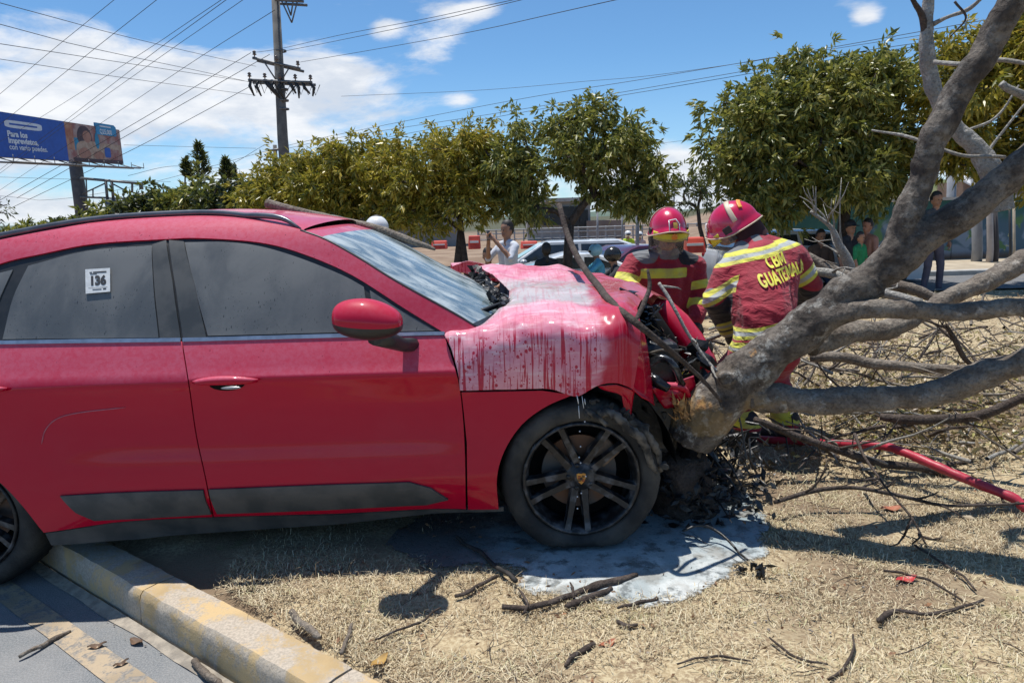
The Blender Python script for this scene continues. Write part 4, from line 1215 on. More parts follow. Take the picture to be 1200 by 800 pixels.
# loose limbs lying behind and beside the trunk, each its own thing
PILE = 'broken branches piled to the right of the firefighters'
def loose(label, pts, m=None, cat='branch', group=PILE, n=9, name='broken_branch', twigs=0, wob=.015, tl=.35):
    P, Rr = trace(pts, 6); P = wobble(P, wob, 4, random.random() * 9)
    mb = MB(); mb.tube(P, Rr, n, jit=.06)
    base = Vector(P[0]); root = None
    if twigs:
        root = thing(name, label, cat, base, group)
        mb.build('limb', m or M_BARK2, root)
        for i in range(twigs):
            k = random.randint(1, len(P) - 2); d = (P[k + 1] - P[k]).normalized()
            d = (d + Vector((random.uniform(-1, 1), random.uniform(-1, 1), random.uniform(-.4, 1)))).normalized()
            L = tl * random.uniform(.4, 1.2); q = [P[k]]
            for j in range(4): q.append(q[-1] + d * L / 4); d = (d + Vector((random.uniform(-.4, .4), random.uniform(-.4, .4), random.uniform(-.3, .4)))).normalized()
            tw = MB(); tw.tube(q, [min(Rr[k] * .45, .012), .007, .005, .004, .002], 5)
            if random.random() < .7:
                e = q[2]; dd = (d + Vector((random.uniform(-1, 1), random.uniform(-1, 1), random.uniform(-1, 1)))).normalized()
                tw.tube([e, e + dd * L * .3, e + dd * L * .45 + Vector((0, 0, .03))], [.004, .003, .0015], 4)
            tw.build('twig', m or M_BARK2, root)
        return root
    o = mb.build(name, m or M_BARK2, None)
    me = o.data; me.transform(Matrix.Translation(-base)); o.location = base
    return tag(o, label, cat, group)
loose('grey branch running left out of view under the steep limb towards the standing man', [(945, 300, 4.9, 10), (975, 316, 4.8, 13), (1010, 330, 4.7, 14), (1040, 334, 4.6, 13), (1072, 341, 4.5, 13), (1105, 354, 4.4, 12), (1125, 362, 4.3, 10)], twigs=5)
loose('pale branch below the grey one and right of the firefighter\'s elbow', [(950, 318, 4.5, 11), (980, 324, 4.4, 11), (1010, 338, 4.3, 11), (1045, 345, 4.2, 11), (1080, 353, 4.1, 10)], M_PALE, twigs=4)
loose('curved pale branch standing up with bare forked twigs beside the parked white car', [(1000, 325, 5.2, 12), (993, 305, 5.2, 12), (983, 288, 5.2, 9), (975, 268, 5.2, 6), (965, 258, 5.2, 4), (950, 247, 5.2, 3)], M_PALE, twigs=10, tl=.5)
loose('long branch lying between the two low limbs of the fallen tree', [(948, 417, 3.9, 12), (985, 418, 3.85, 12), (1020, 425, 3.8, 13), (1055, 430, 3.75, 12), (1090, 434, 3.7, 12), (1135, 434, 3.65, 11)], twigs=5)
loose('dark curved branch on the grass below the lowest limb', [(1032, 487, 3.9, 9), (1060, 490, 3.85, 12), (1095, 491, 3.8, 12), (1125, 490, 3.75, 12), (1155, 484, 3.7, 12), (1200, 465, 3.6, 11), (1240, 455, 3.5, 9)], M_BARKD, twigs=4)
loose('long dark branch lying along the red hose', [(885, 492, 3.75, 8), (925, 508, 3.75, 9), (970, 524, 3.75, 9), (1020, 541, 3.75, 10), (1075, 549, 3.75, 10), (1130, 562, 3.7, 10), (1200, 580, 3.6, 10), (1250, 592, 3.5, 10)], M_BARKD, twigs=6)
loose('thin dark branch crossing the grass in front of the hose', [(905, 590, 3.25, 5), (950, 576, 3.3, 6), (1000, 571, 3.3, 5), (1050, 578, 3.25, 5), (1110, 590, 3.2, 4), (1200, 590, 3.15, 3)], M_BARKD, twigs=8, tl=.25)
loose('pale stick pointing out from between the two firefighters', [(817, 401, 4.6, 4), (835, 394, 4.6, 5), (862, 384, 4.6, 4)], M_PALE)
loose('thin dark stick below the hose with dry side shoots', [(1000, 508, 3.6, 4), (1030, 560, 3.2, 3), (1062, 600, 3.0, 3), (1085, 640, 2.9, 2.5)], M_BARKD, twigs=4, tl=.2)
loose('dark stick slanting up from the pile of twigs under the horizontal limb', [(1147, 436, 3.5, 4), (1130, 420, 3.5, 6), (1118, 398, 3.5, 6), (1108, 380, 3.5, 5)], M_BARKD, twigs=3)
# branches leaning on the hood of the car and lying on its roof
loose('long thin dark branch leaning across the crumpled hood from the tree above', [(655, 240, 4.5, 6), (668, 283, 4.3, 7), (690, 322, 3.74, 8), (703, 338, 3.40, 8.5), (716, 353, 3.12, 8.5), (742, 376, 2.91, 9), (768, 398, 2.89, 8), (800, 425, 2.95, 6), (826, 447, 3.0, 5), (845, 470, 3.05, 4)], M_BARKD, group=None, twigs=0, wob=.006)
loose('forked dark twig standing up from the branch across the hood', [(745, 377, 2.91, 5), (756, 357, 3.0, 6), (763, 338, 3.05, 5), (760, 318, 3.08, 3)], M_BARKD, group=None)
loose('thin pale twig leaning over the peeled red front panel', [(772, 332, 3.4, 4), (784, 350, 3.35, 4.5), (795, 372, 3.3, 4), (805, 392, 3.28, 4), (826, 418, 3.25, 4), (842, 435, 3.2, 3.5)], M_PALE, group=None, twigs=3, tl=.12)
loose('thick bare branch lying across the car roof and over the windscreen', [(313, 238.5, 4.45, 11), (335, 244, 4.42, 10), (370, 253, 4.38, 10), (405, 260, 4.3, 10), (440, 268, 4.22, 10), (475, 280, 4.15, 9), (500, 288, 4.1, 6), (510, 292, 4.08, 3)], M_BARK2, group=None, wob=.004)

# brushwood too fine to count
def brush():
    mb = MB(); rr = random.Random(21)
    for i in range(430):
        px = rr.uniform(925, 1230) if i % 4 else rr.uniform(790, 930); Y = rr.uniform(3.7, 7.2) if i % 4 else rr.uniform(5.7, 7.6)
        g = at(px, 400, Y); z0 = rr.uniform(0, .42) * (1 if Y > 4.3 else .35)
        if Y > 5.6 : z0 = rr.uniform(0, .55)
        p = Vector((g.x, Y, z0)); a = rr.uniform(-1.6, 1.6) + (math.pi if rr.random() < .5 else 0); d = Vector((math.cos(a), math.sin(a) * .8, rr.uniform(-.3, .75))).normalized()
        L = rr.uniform(.12, .65); q = [p]; n = 5
        for j in range(n):
            d = (d + Vector((rr.uniform(-.25, .25), rr.uniform(-.25, .25), rr.uniform(-.2, .18)))).normalized(); e = q[-1] + d * L / n
            e.z = max(e.z, .01); q.append(e)
        r = rr.choice([.004, .005, .006, .009, .013])
        mb.tube(q, [r, r, r * .8, r * .7, r * .5, r * .3], 5, cap=False, mi=rr.choice([0, 0, 1, 1, 2]))
    o = mb.build('brushwood', [M_BARK2, M_BARKD, M_PALE]); tag(o, 'tangle of dry twigs heaped behind and below the fallen limbs', 'twigs', kind='stuff')
brush()

# sticks on the ground in the foreground
ST = 'sticks scattered on the ground in front of the car'
def stick(label, pts, m=M_BARKD, z=.018, twig=None, name='stick'):
    P = []; Rr = []
    for q in crom(pts, 5):
        g = gnd(q[0], q[1], z if len(pts[0]) < 4 else float(q[3])); P.append(g); Rr.append(max(.8, q[2]) / 2 * g.y * 1.12 / FPX)
    P = wobble(P, .010, 14, random.random() * 9)
    for p, r in zip(P, Rr): p.z = max(p.z, r * .6 + (ROADZ if kt(p.x, p.y) < 0 else 0))
    mb = MB(); mb.tube(P, Rr, 8, jit=.16)
    if twig:
        for t in twig:
            q = [gnd(a, b, z + .01) for a, b in t]; mb.tube(q, [.006] * (len(q) - 1) + [.003], 5)
    base = P[0].copy(); o = mb.build(name, m); o.data.transform(Matrix.Translation(-base)); o.location = base
    return tag(o, label, 'stick', ST)
stick('straight burnt black stick slanting out of the puddle left of the front wheel', [(535, 629, 3), (555, 643, 4.5), (575, 657, 5), (592, 670, 5), (605, 680, 6)], pm('burnt_stick', (.015, .014, .013), (.04, .035, .03), 20, .8, bmp=.4), .03)
stick('short brown stick just below the burnt one', [(532, 697, 4), (552, 691, 5), (583, 675, 4)])
stick('thickest knobbly branch piece at the edge of the foam puddle', [(587, 711, 6), (620, 711, 7), (650, 705, 7), (675, 694, 8), (700, 686, 10), (725, 681, 9), (748, 674, 4)], twig=[[(614, 718), (619, 708), (612, 695), (607, 689)], [(672, 700), (671, 688), (668, 682)]])
stick('second branch piece lying against the thickest one at the puddle edge', [(663, 712, 7), (680, 703, 8), (700, 697, 8), (716, 689, 5)])
stick('thin stick to the right of the branch pieces by the puddle', [(725, 713, 3), (745, 707, 4), (771, 700, 4)])
stick('very short stick on the dry grass right of the branch pieces', [(723, 728, 5), (735, 733, 5), (748, 731, 4)])
stick('short thick stick alone on the grass at bottom centre', [(661, 779, 4), (672, 768, 7), (685, 760, 7), (698, 753, 6)])
stick('grey rotten stick beside the kerb near the car shadow', [(340, 717, 9), (352, 728, 9), (368, 741, 9), (376, 745, 5)], M_BARK2)
stick('upright brown sliver standing near the rotten stick', [(400, 765, 5), (406, 748, 5), (412, 732, 4)], M_BARK2)
stick('long thin twig on the grass between kerb and puddle', [(440, 747, 2), (465, 738, 2.5), (490, 730, 3), (515, 712, 2)])
stick('straight stick lying on the asphalt and crossing the yellow line', [(22, 770, 4), (42, 760, 5), (62, 749, 5), (81, 738, 4)], M_BARK2, ROADZ + .012)
stick('knobbly root-like stick lying in the dry grass at lower right', [(1030, 727, 6), (1040, 718, 7), (1055, 716, 5), (1085, 719, 4), (1110, 715, 4), (1155, 703, 3)])
stick('long thin twig slanting across the grass below the limb shadow', [(1035, 668, 3), (1070, 674, 3), (1100, 685, 3), (1130, 703, 2)])
stick('thin straight twig right of centre on the grass', [(1072, 638, 2.5), (1100, 657, 3), (1125, 672, 3), (1144, 690, 2)])
stick('curved reddish twig at the bottom of the grass', [(1000, 742, 2), (1000, 762, 3), (990, 782, 4), (972, 797, 3)])
stick('thin curved twig left of the reddish one', [(902, 748, 2), (920, 762, 3), (942, 772, 3), (970, 778, 2)])
stick('faint curved twig at the lower edge of the grass below the puddle', [(792, 778, 2), (820, 770, 2.5), (845, 768, 3), (878, 773, 2)])
stick('stick end lying in the gutter against the kerb', [(226, 775, 8), (236, 784, 9), (250, 796, 9), (262, 806, 7)], M_BARK2, ROADZ + .02)
def flat_leaf(label, px, py, z, L=.05, m=None, rz=0.0):
    c = gnd(px, py, z + .006); mb = MB(); rot = Matrix.Rotation(rz, 3, 'Z')
    mb.grid(lambda u, v: c + rot @ Vector(((u - .5) * L * 1.6, (v - .5) * L * .8 * math.sin(math.pi * min(.98, max(.02, u))), .006 * (u - .4) ** 2 * 4 + .010 * abs(v - .5) + .004 * math.sin(u * 9))), 6, 4)
    o = mb.build('dry_leaf', m); o.data.transform(Matrix.Translation(-c)); o.location = c
    return tag(o, label, 'leaf', 'dry leaves on the ground')
M_LEAFD = pm('dry_leaf_brown', (.10, .06, .035), (.16, .09, .05), 20, .7); M_LEAFR = pm('dry_leaf_red', (.38, .12, .06), (.26, .10, .05), 20, .7)
flat_leaf('dark curled leaf on the yellow line of the road', 114, 757, ROADZ, .045, M_LEAFD, .3)
flat_leaf('smallest dark leaf on the road below the curled one', 142, 778, ROADZ, .035, M_LEAFD, .7)
flat_leaf('dark leaf on the road at the foot of the kerb', 160, 752, ROADZ, .05, M_LEAFD, -.5)
flat_leaf('reddish leaf on the grass at bottom centre', 712, 755, 0, .045, M_LEAFR, .4)
flat_leaf('bright red scrap lying on the grass right of the puddle', 1062, 679, 0, .06, pm('red_scrap', (.50, .05, .05), (.35, .03, .03), 20, .5), .2)
flat_leaf('orange brown leaf in the shadow of the limb', 1045, 596, 0, .07, M_LEAFR, 0)
flat_leaf('pale leaf on the grass below the lowest limb', 1098, 506, .01, .10, pm('dry_leaf_pale', (.55, .42, .28), (.42, .30, .18), 20, .7), -.2)
flat_leaf('yellow brown leaf in the grass beside the kerb', 445, 775, 0, .05, pm('dry_leaf_yellow', (.42, .26, .07), (.32, .18, .05), 20, .7), .9)

# charred lumps beside the puddle
def lump(label, px, py, s, seed):
    c = gnd(px, py, .01); mb = MB(); r2 = random.Random(seed)
    for i in range(16): mb.shard(c + Vector((r2.gauss(0, s * .3), r2.gauss(0, s * .3), abs(r2.gauss(0, s * .35)))), s * r2.uniform(.3, .8), r2)
    o = mb.build('charred_debris', M_CHAR, smooth=False); o['kind'] = 'stuff'; o.data.transform(Matrix.Translation(-c)); o.location = c
    tag(o, label, 'debris', 'burnt debris around the puddle')
lump('black charred lump at the right edge of the foam puddle', 890, 672, .055, 1)
lump('black burnt pieces lying just left of the charred lump', 866, 668, .035, 5)
mb = MB(); P, Rr = trace([(800, 622, 3.0, 3), (820, 615, 3.02, 4), (840, 622, 3.0, 4), (860, 640, 2.9, 3.5), (876, 664, 2.8, 3)], 5)
for p in P: p.z = max(.02, p.z)
mb.tube(P, Rr, 6); tag(mb.build('burnt_cable', M_CHAR), 'thin burnt black cable curving over the foam puddle', 'cable')
# burnt undergrowth under the trunk
mb = MB(); rr = random.Random(9)
for i in range(900):
    px = rr.gauss(832, 34); Y = rr.uniform(3.15, 3.9); z = abs(rr.gauss(0, .16)) + .01
    g = at(px, 500, Y); s = rr.uniform(.012, .055) * (1.0 if z < .3 else .5)
    mb.shard((g.x, Y, min(z, .42)), s * .95, rr, 0 if rr.random() < .93 else 1)
for i in range(60):
    px = rr.gauss(845, 34); Y = rr.uniform(3.2, 3.8); g = at(px, 500, Y); p = Vector((g.x, Y, rr.uniform(0, .35)))
    d = Vector((rr.uniform(-1, 1), rr.uniform(-1, 1), rr.uniform(-.5, 1))).normalized() * rr.uniform(.1, .3); mb.tube([p, p + d * .5 + Vector((0, 0, .02)), p + d], [.006, .005, .002], 5)
tag(mb.build('burnt_wreckage', [M_CHAR, M_ASH], smooth=False), 'mass of black burnt wreckage and twigs under the broken trunk', 'wreckage', kind='stuff')

# hose
M_HOSE = pm('hose_red', (.46, .03, .055), (.36, .025, .045), 22, .42, coord='Position', bmp=.15, bscale=220)
hp = [gnd(q[0], q[1], .03) for q in [(850, 505), (890, 514)]] + [at(q[0], q[1], q[2]) for q in [(940, 517, 4.2), (987, 520, 3.95), (1030, 522, 3.8), (1055, 528, 3.68), (1095, 545, 3.50), (1132, 561, 3.38), (1185, 582, 3.24), (1240, 606, 3.1)]]
hp += [Vector((3.3, 2.5, .03)), Vector((4.4, 2.0, .03)), Vector((6.0, 2.2, .03))]
cc = [Vector(c) for c in crom(hp, 8)]
for c in cc: c.z = max(c.z, .03)
mb = MB(); mb.tube(cc, [.024 + .0015 * math.sin(i * 1.3) for i in range(len(cc))], 12)
HO = mb.build('fire_hose', M_HOSE); b0 = cc[0].copy(); HO.data.transform(Matrix.Translation(-b0)); HO.location = b0
tag(HO, 'red fire hose lying over the grass at the right', 'hose')

# foam puddle
def puddle():
    px = smooth_line([(470, 622), (500, 600), (560, 585), (700, 570), (800, 560), (868, 570), (896, 592), (902, 622), (893, 652), (868, 668), (852, 686), (822, 700), (790, 712), (745, 712), (700, 710), (660, 705), (630, 696), (604, 692), (598, 672), (560, 668), (530, 672), (500, 668), (462, 660), (448, 640)], 4)
    o2 = []
    for q in px:
        g = gnd(*q); n = mnoise.noise(g * 6) * .05 + mnoise.noise(g * 17) * .02; c = Vector((.55, 3.05, 0)); o2.append(g + (g - c).normalized() * n)
    ob = cdt_panel('foam_puddle', [(p.x, p.y) for p in o2], lambda x, y: Vector((x, y, .009 + terrain(x, y) + .003 * mnoise.noise(Vector((x * 9, y * 9, 0))))), .05, None, None, 0)
    ob.data.materials.clear()
    for p in ob.data.polygons: pass
    if ob.data.polygons[0].normal.z < 0: ob.data.flip_normals()
    m, nt, b, out = new_mat('foam_and_water')
    p = nt.coord('Position')
    a = nt.noise(p, 5, 6, .62, .4); f = nt.noise(p, 38, 5, .7); sx, sy, sz = nt.sep(p)
    c = nt.mix(nt.mr(a, .35, .62), (.33, .37, .37), (.55, .57, .55))
    blue = nt.mr(nt.m('ADD', sy, nt.m('MULTIPLY', nt.m('SUBTRACT', a, .5), .8)), 2.80, 3.05)  # bluish shade of the car painted into the foam colour
    c = nt.mix(nt.m('MULTIPLY', blue, .60), c, (.17, .25, .29))
    c = nt.mix(nt.mr(nt.noise(p, 8, 6, .7), .50, .62, 0, .8), c, (.09, .10, .10)); c = nt.mix(nt.mr(nt.noise(p, 3.2, 5, .6), .52, .62, 0, .5), c, (.20, .17, .13))
    c = nt.mix(nt.mr(nt.vor(p, 70), .10, .16, .6, 0), c, (.20, .24, .25))
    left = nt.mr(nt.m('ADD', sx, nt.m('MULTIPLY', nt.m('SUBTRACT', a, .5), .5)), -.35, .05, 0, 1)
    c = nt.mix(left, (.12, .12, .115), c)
    nt.l.new(c, b.inputs['Base Color']); nt.l.new(nt.mr(f, .4, .6, .25, .75), b.inputs['Roughness'])
    bump(nt, b, nt.m('ADD', f, nt.m('MULTIPLY', a, 2)), .5, .008)
    # ragged fading edge
    oo = np.array([(p.x, p.y) for p in o2]); at_ = ob.data.attributes.new('inner', 'FLOAT', 'POINT')
    vals = []
    for v in ob.data.vertices:
        d = np.sqrt(((oo - np.array([v.co.x, v.co.y])) ** 2).sum(1)).min(); vals.append(min(1.0, d / .16))
    at_.data.foreach_set('value', vals)
    fa = nt.node('ShaderNodeAttribute', attribute_name='inner').outputs['Fac']
    al = nt.mr(nt.m('ADD', fa, nt.m('MULTIPLY', nt.m('SUBTRACT', nt.m('ADD', nt.m('MULTIPLY', a, .6), nt.m('MULTIPLY', f, .4)), .5), 2.2)), .02, .30)
    nt.l.new(al, b.inputs['Alpha'])
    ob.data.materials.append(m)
    tag(ob, 'bluish white puddle of extinguisher foam around the flat wheel', kind='structure')
puddle()
# soot-darkened soil under the car
mb = MB()
def wet_fn(u, v):
    x = -1.2 + 2.4 * u; y = 2.75 + 2.2 * v
    return Vector((x, y, .008 + terrain(x, y)))

# ------------------------------------------------------------------ people
def hull_capsule(p0, r0, p1, r1, seg=12):
    """tapered capsule as a closed convex mesh"""
    p0 = Vector(p0); p1 = Vector(p1); ax = p1 - p0; L = ax.length
    if L < 1e-6: ax = Vector((0, 0, 1))
    t = ax.normalized(); q = t.to_track_quat('Z', 'Y').to_matrix()
    vs = []; rings = 5; fs = []
    for (c, r, a0, a1) in ((p0, r0, -math.pi / 2, 0), (p1, r1, 0, math.pi / 2)):
        for i in range(rings + 1):
            a = a0 + (a1 - a0) * i / rings
            for j in range(seg):
                b = 2 * math.pi * j / seg
                vs.append(c + q @ Vector((r * math.cos(a) * math.cos(b), r * math.cos(a) * math.sin(b), r * math.sin(a))))
    n = 2 * (rings + 1)
    for i in range(n - 1):
        for j in range(seg): fs.append((i * seg + j, i * seg + (j + 1) % seg, (i + 1) * seg + (j + 1) % seg, (i + 1) * seg + j))
    return vs, fs

def capsule_body(name, caps, voxel, mats, parent, pick=None, smooth_it=3, wrinkle=0.0, fields=None, face_fix=None):
    """one continuous skin grown round a skeleton of tapered capsules; caps: (p0, r0, p1, r1, region)"""
    mb = MB()
    for c in caps:
        v, f = hull_capsule(*c[:4]); mb.add(v, f)
    me = bpy.data.meshes.new('tmp'); me.from_pydata(mb.v, [], mb.f); me.update()
    o = bpy.data.objects.new('tmp', me); COL.objects.link(o)
    r = o.modifiers.new('r', 'REMESH'); r.mode = 'VOXEL'; r.voxel_size = voxel
    s = o.modifiers.new('s', 'SMOOTH'); s.iterations = smooth_it; s.factor = .5
    dg = bpy.context.evaluated_depsgraph_get(); dg.update()
    me = bpy.data.meshes.new_from_object(o.evaluated_get(dg)); bpy.data.objects.remove(o); me.name = name
    n = len(me.vertices); co = np.empty(n * 3, np.float32); me.vertices.foreach_get('co', co); co = co.reshape(-1, 3).astype(float)
    nr = np.empty(n * 3, np.float32); me.vertices.foreach_get('normal', nr); nr = nr.reshape(-1, 3)
    if wrinkle:
        d = np.array([(1 - abs(mnoise.noise(Vector((c[0] * 5, c[1] * 5, c[2] * 13)))) * 3) + .25 * mnoise.noise(Vector((c[0] * 14, c[1] * 14, c[2] * 24))) for c in co])
        co += nr * (d * wrinkle)[:, None]
    me.vertices.foreach_set('co', co.astype(np.float32).ravel()); me.update()
    def segd(P, c):
        a = np.array(c[0]); b = np.array(c[2]); ab = b - a; L2 = max(1e-9, ab @ ab)
        t = np.clip(((P - a) @ ab) / L2, 0, 1)
        return np.linalg.norm(P - (a + t[:, None] * ab), axis=1) - (c[1] + (c[3] - c[1]) * t)
    F = len(me.polygons); fc = np.empty(F * 3, np.float32); me.polygons.foreach_get('center', fc); fc = fc.reshape(-1, 3).astype(float)
    D = np.stack([segd(fc, c) for c in caps], 0); reg = np.array([c[4] for c in caps])[np.argmin(D, 0)]
    if face_fix is not None: reg = face_fix(fc, reg)
    if fields:
        for nm, fn in fields.items():
            at_ = me.attributes.new(nm, 'FLOAT', 'POINT'); at_.data.foreach_set('value', fn(co, segd).astype(np.float32))
    w = wloc(parent); me.transform(Matrix.Translation(-w)); me.materials.clear()
    ob = link_mesh(name, me, mats, parent, True)
    me.polygons.foreach_set('material_index', reg.astype(np.int32)); me.update()
    return ob, co

M_SKIN = pm('skin', (.36, .19, .12), (.30, .15, .09), 12, .55)
M_HAIR = pm('black_hair', (.018, .014, .012), (.03, .025, .02), 60, .6)
M_TEE = pm('white_tee_cloth', (.62, .64, .68), (.50, .52, .57), 7, .9)
M_BLACKC = pm('black_cloth', (.018, .018, .021), (.032, .032, .036), 7, .9)
M_GREYT = pm('grey_trouser_cloth', (.115, .105, .14), (.085, .078, .105), 9, .9)
M_SHIRT = pm('dark_check_shirt', (.055, .058, .062), (.085, .085, .085), 16, .9)
M_NAVY = pm('navy_cloth', (.03, .045, .09), (.02, .03, .06), 9, .9)
M_GREENC = pm('green_tee', (.02, .24, .09), (.015, .17, .06), 8, .9)
M_HIVIS = pm('hi_vis_yellow', (.55, .72, .03), (.42, .58, .03), 8, .8)
M_CYAN = pm('light_blue_cloth', (.12, .45, .60), (.10, .36, .50), 8, .8)
M_SHOE = pm('shoe_leather', (.04, .035, .03), (.06, .05, .045), 9, .6)
M_HELW = pm('white_helmet_shell', (.78, .78, .76), (.70, .70, .69), 9, .3)
M_HELB = pm('black_helmet_shell', (.015, .015, .017), (.03, .03, .03), 9, .2)

def hand_caps(w, d, up, s=1.0, curl=.5, reg=0):
    """palm, four fingers of different lengths and a thumb; d points from wrist to fingertips, up is the back of the hand"""
    w = Vector(w); d = Vector(d).normalized(); up = Vector(up); up = (up - d * up.dot(d)).normalized(); side = d.cross(up)
    out = [(w, .026 * s, w + d * .045 * s, .030 * s, reg), (w + d * .04 * s - side * .02 * s, .02 * s, w + d * .085 * s - side * .026 * s, .014 * s, reg), (w + d * .04 * s + side * .02 * s, .02 * s, w + d * .08 * s + side * .026 * s, .014 * s, reg)]
    for k, (o, L) in enumerate(((-.030, .072), (-.010, .080), (.010, .075), (.029, .060))):
        b = w + d * .088 * s + side * o * s; c1 = (d - up * curl * .8).normalized(); c2 = (d - up * curl * 1.9).normalized()
        m = b + c1 * L * .5 * s; e = m + c2 * L * .5 * s
        out += [(b, .0105 * s, m, .0095 * s, reg), (m, .0095 * s, e, .0075 * s, reg)]
    tb = w + d * .03 * s - side * .030 * s; tm = tb + (d * .7 - side * .8 - up * .3).normalized() * .036 * s; te = tm + (d - side * .2 - up * .5).normalized() * .03 * s
    out += [(tb, .014 * s, tm, .0115 * s, reg), (tm, .0115 * s, te, .009 * s, reg)]
    return out

def figure(label, cat, pos, h, yaw, mats, arms=None, legs=None, lean=(0, 0), group=None, hair=True, voxel=.013, seat=None, bare=False, head_turn=0.0, short_sleeve=True, hat=None):
    """mats: skin, hair, top, trousers, shoes. Pose in the person's own axes (x right, y forward)."""
    k = h / 1.75; M = Matrix.Rotation(yaw, 3, 'Z'); pos = Vector(pos)
    root = thing('person', label, cat, pos, group)
    def T(p): return pos + M @ (Vector(p) * k)
    lx, ly = lean
    hipz = .93 if seat is None else seat
    dz = hipz - .93
    def U(x, y, z):   # upper body point with lean
        zz = z - .93; return (x + lx * zz, y + ly * zz, z + dz)
    SK, HR, TP, TR, SH = 0, 1, 2, 3, 4
    C = []
    def cap(a, ra, b, rb, reg): C.append((T(a), ra * k, T(b), rb * k, reg))
    cap(U(0, .0, 1.60), .080, U(0, .012, 1.665), .088, SK); cap(U(0, .035, 1.575), .058, U(0, .045, 1.56), .048, SK)
    cap(U(0, .095, 1.615), .012, U(0, .108, 1.598), .013, SK)
    for s in (-1, 1): cap(U(s * .085, .0, 1.62), .014, U(s * .088, -.008, 1.60), .013, SK)
    cap(U(0, 0, 1.44), .055, U(0, .01, 1.56), .052, SK)
    if hair: cap(U(0, -.018, 1.655), .094, U(0, -.005, 1.70), .090, HR); cap(U(0, -.035, 1.625), .080, U(0, -.03, 1.66), .088, HR)
    top = SK if bare else TP
    for s in (-1, 1):
        cap(U(s * .05, 0, 1.43), .06, U(s * .165, 0, 1.40), .062, top)
        cap(U(s * .085, 0, 1.32), .105, U(s * .065, 0, 1.05), .098, top)
        cap(U(s * .065, 0, 1.05), .100, (s * .07, 0, .95 + dz), .105, top if not bare else TR)
    arms = arms or [((-.25, .03, 1.12), (-.24, .12, .86)), ((.25, .03, 1.12), (.24, .12, .86))]
    for s, (el, wr) in zip((-1, 1), arms):
        el = U(*el); wr = U(*wr); sh = U(s * .185, 0, 1.385)
        cap(sh, .062, el, .047, top)
        cap(el, .045 if not short_sleeve else .040, wr, .029, SK if short_sleeve or bare else top)
        a, b = Vector(el), Vector(wr)
        C.extend(hand_caps(T(wr), M @ (b - a), M @ Vector((s * .9, .1, .3)), k, .45, SK))
    if legs is None: legs = [((-.095, .03, .49), (-.10, -.02, .09)), ((.095, .03, .49), (.10, -.02, .09))]
    for s, (kn, an) in zip((-1, 1), legs):
        cap((s * .085, 0, .90 + dz), .092, kn, .066, TR); cap(kn, .064, an, .052, TR)
        cap((an[0], an[1] - .01, an[2] - .04), .042, (an[0] + s * .015, an[1] + .15, an[2] - .055), .034, SH)
    o, co = capsule_body('body', C, voxel, mats, root, smooth_it=2, wrinkle=.0025)
    # eyes and mouth
    mb = MB()
    for s in (-1, 1): mb.ell(T(U(s * .031, .094, 1.628)), .0095 * k, 8, 6, mi=0)
    a = T(U(-.022, .097, 1.568)); b = T(U(.022, .097, 1.568)); mb.tube([a, (a + b) / 2 + M @ Vector((0, .004, 0)), b], .0045 * k, 5, mi=1)
    mb.build('face_features', [M_HAIR, pm('lips', (.25, .08, .07), None, 5, .5)], root)
    if hat == 'cap':
        mb = MB(); c = T(U(0, -.005, 1.69)); mb.ell(c, (.103 * k, .108 * k, .078 * k), 20, 12)
        p0 = T(U(0, .09, 1.675)); mb.ell(p0 + M @ Vector((0, .045, 0)), (.07 * k, .075 * k, .010), 14, 6, rot=M); mb.build('cap', M_BLACKC, root)
    elif hat is not None:
        mb = MB(); c = T(U(0, .0, 1.655)); mb.ell(c, (.128 * k, .142 * k, .128 * k), 24, 16, rot=M)
        mb.build('helmet', hat, root)
        mb = MB(); mb.ell(c + M @ Vector((0, .06 * k, -.015 * k)), (.10 * k, .09 * k, .065 * k), 16, 10, rot=M); mb.build('visor', M_HELB, root)
    return root, T, U

# ------------------------------------------------------------------ the two firefighters
def mat_turnout(name='turnout_cloth', red=(.34, .010, .030)):
    m, nt, b, out = new_mat(name)
    p = nt.coord('Position')
    n1 = nt.noise(p, 7, 5, .6); n2 = nt.noise(p, 120, 3, .6)
    c = nt.mix(nt.mr(n1, .3, .7), red, tuple(x * .72 for x in red))
    c = nt.mix(nt.mr(nt.noise(p, 2.5, 4), .5, .75, 0, .06), c, (.28, .17, .14))
    def attr(nm): return nt.node('ShaderNodeAttribute', attribute_name=nm).outputs['Fac']
    g = nt.mr(attr('grey'), -.003, .003, 1, 0, False); c = nt.mix(g, c, (.16, .165, .17))
    bl = nt.mr(attr('black'), -.003, .003, 1, 0, False); c = nt.mix(bl, c, (.016, .016, .020))
    wob = nt.m('MULTIPLY', nt.m('SUBTRACT', n1, .5), .012)
    ye = nt.mr(nt.m('ADD', attr('yellow'), wob), -.002, .002, 1, 0, False)
    yc = nt.mix(nt.mr(nt.noise(p, 14, 4), .4, .65), (.68, .66, .07), (.55, .50, .11))
    c = nt.mix(ye, c, yc)
    si = nt.mr(nt.m('ADD', attr('silver'), wob), -.002, .002, 1, 0, False); c = nt.mix(si, c, (.40, .42, .40))
    nt.l.new(c, b.inputs['Base Color']); b.inputs['Roughness'].default_value = .8
    b.inputs['Sheen Weight'].default_value = .15
    w2 = nt.noise(nt.coord('Position', (1, 1, 2.4)), 9, 3, .5, .9)
    bump(nt, b, nt.m('ADD', nt.m('MULTIPLY', w2, 5), nt.m('MULTIPLY', n2, .4)), .42, .014)
    return m
M_TURN = mat_turnout()
M_GLOVE = pm('black_glove', (.014, .014, .016), (.035, .035, .037), 15, .7, bmp=.4)
M_HELR = pm('helmet_red', (.62, .010, .075), (.50, .008, .05), 9, .25, coat=.8)
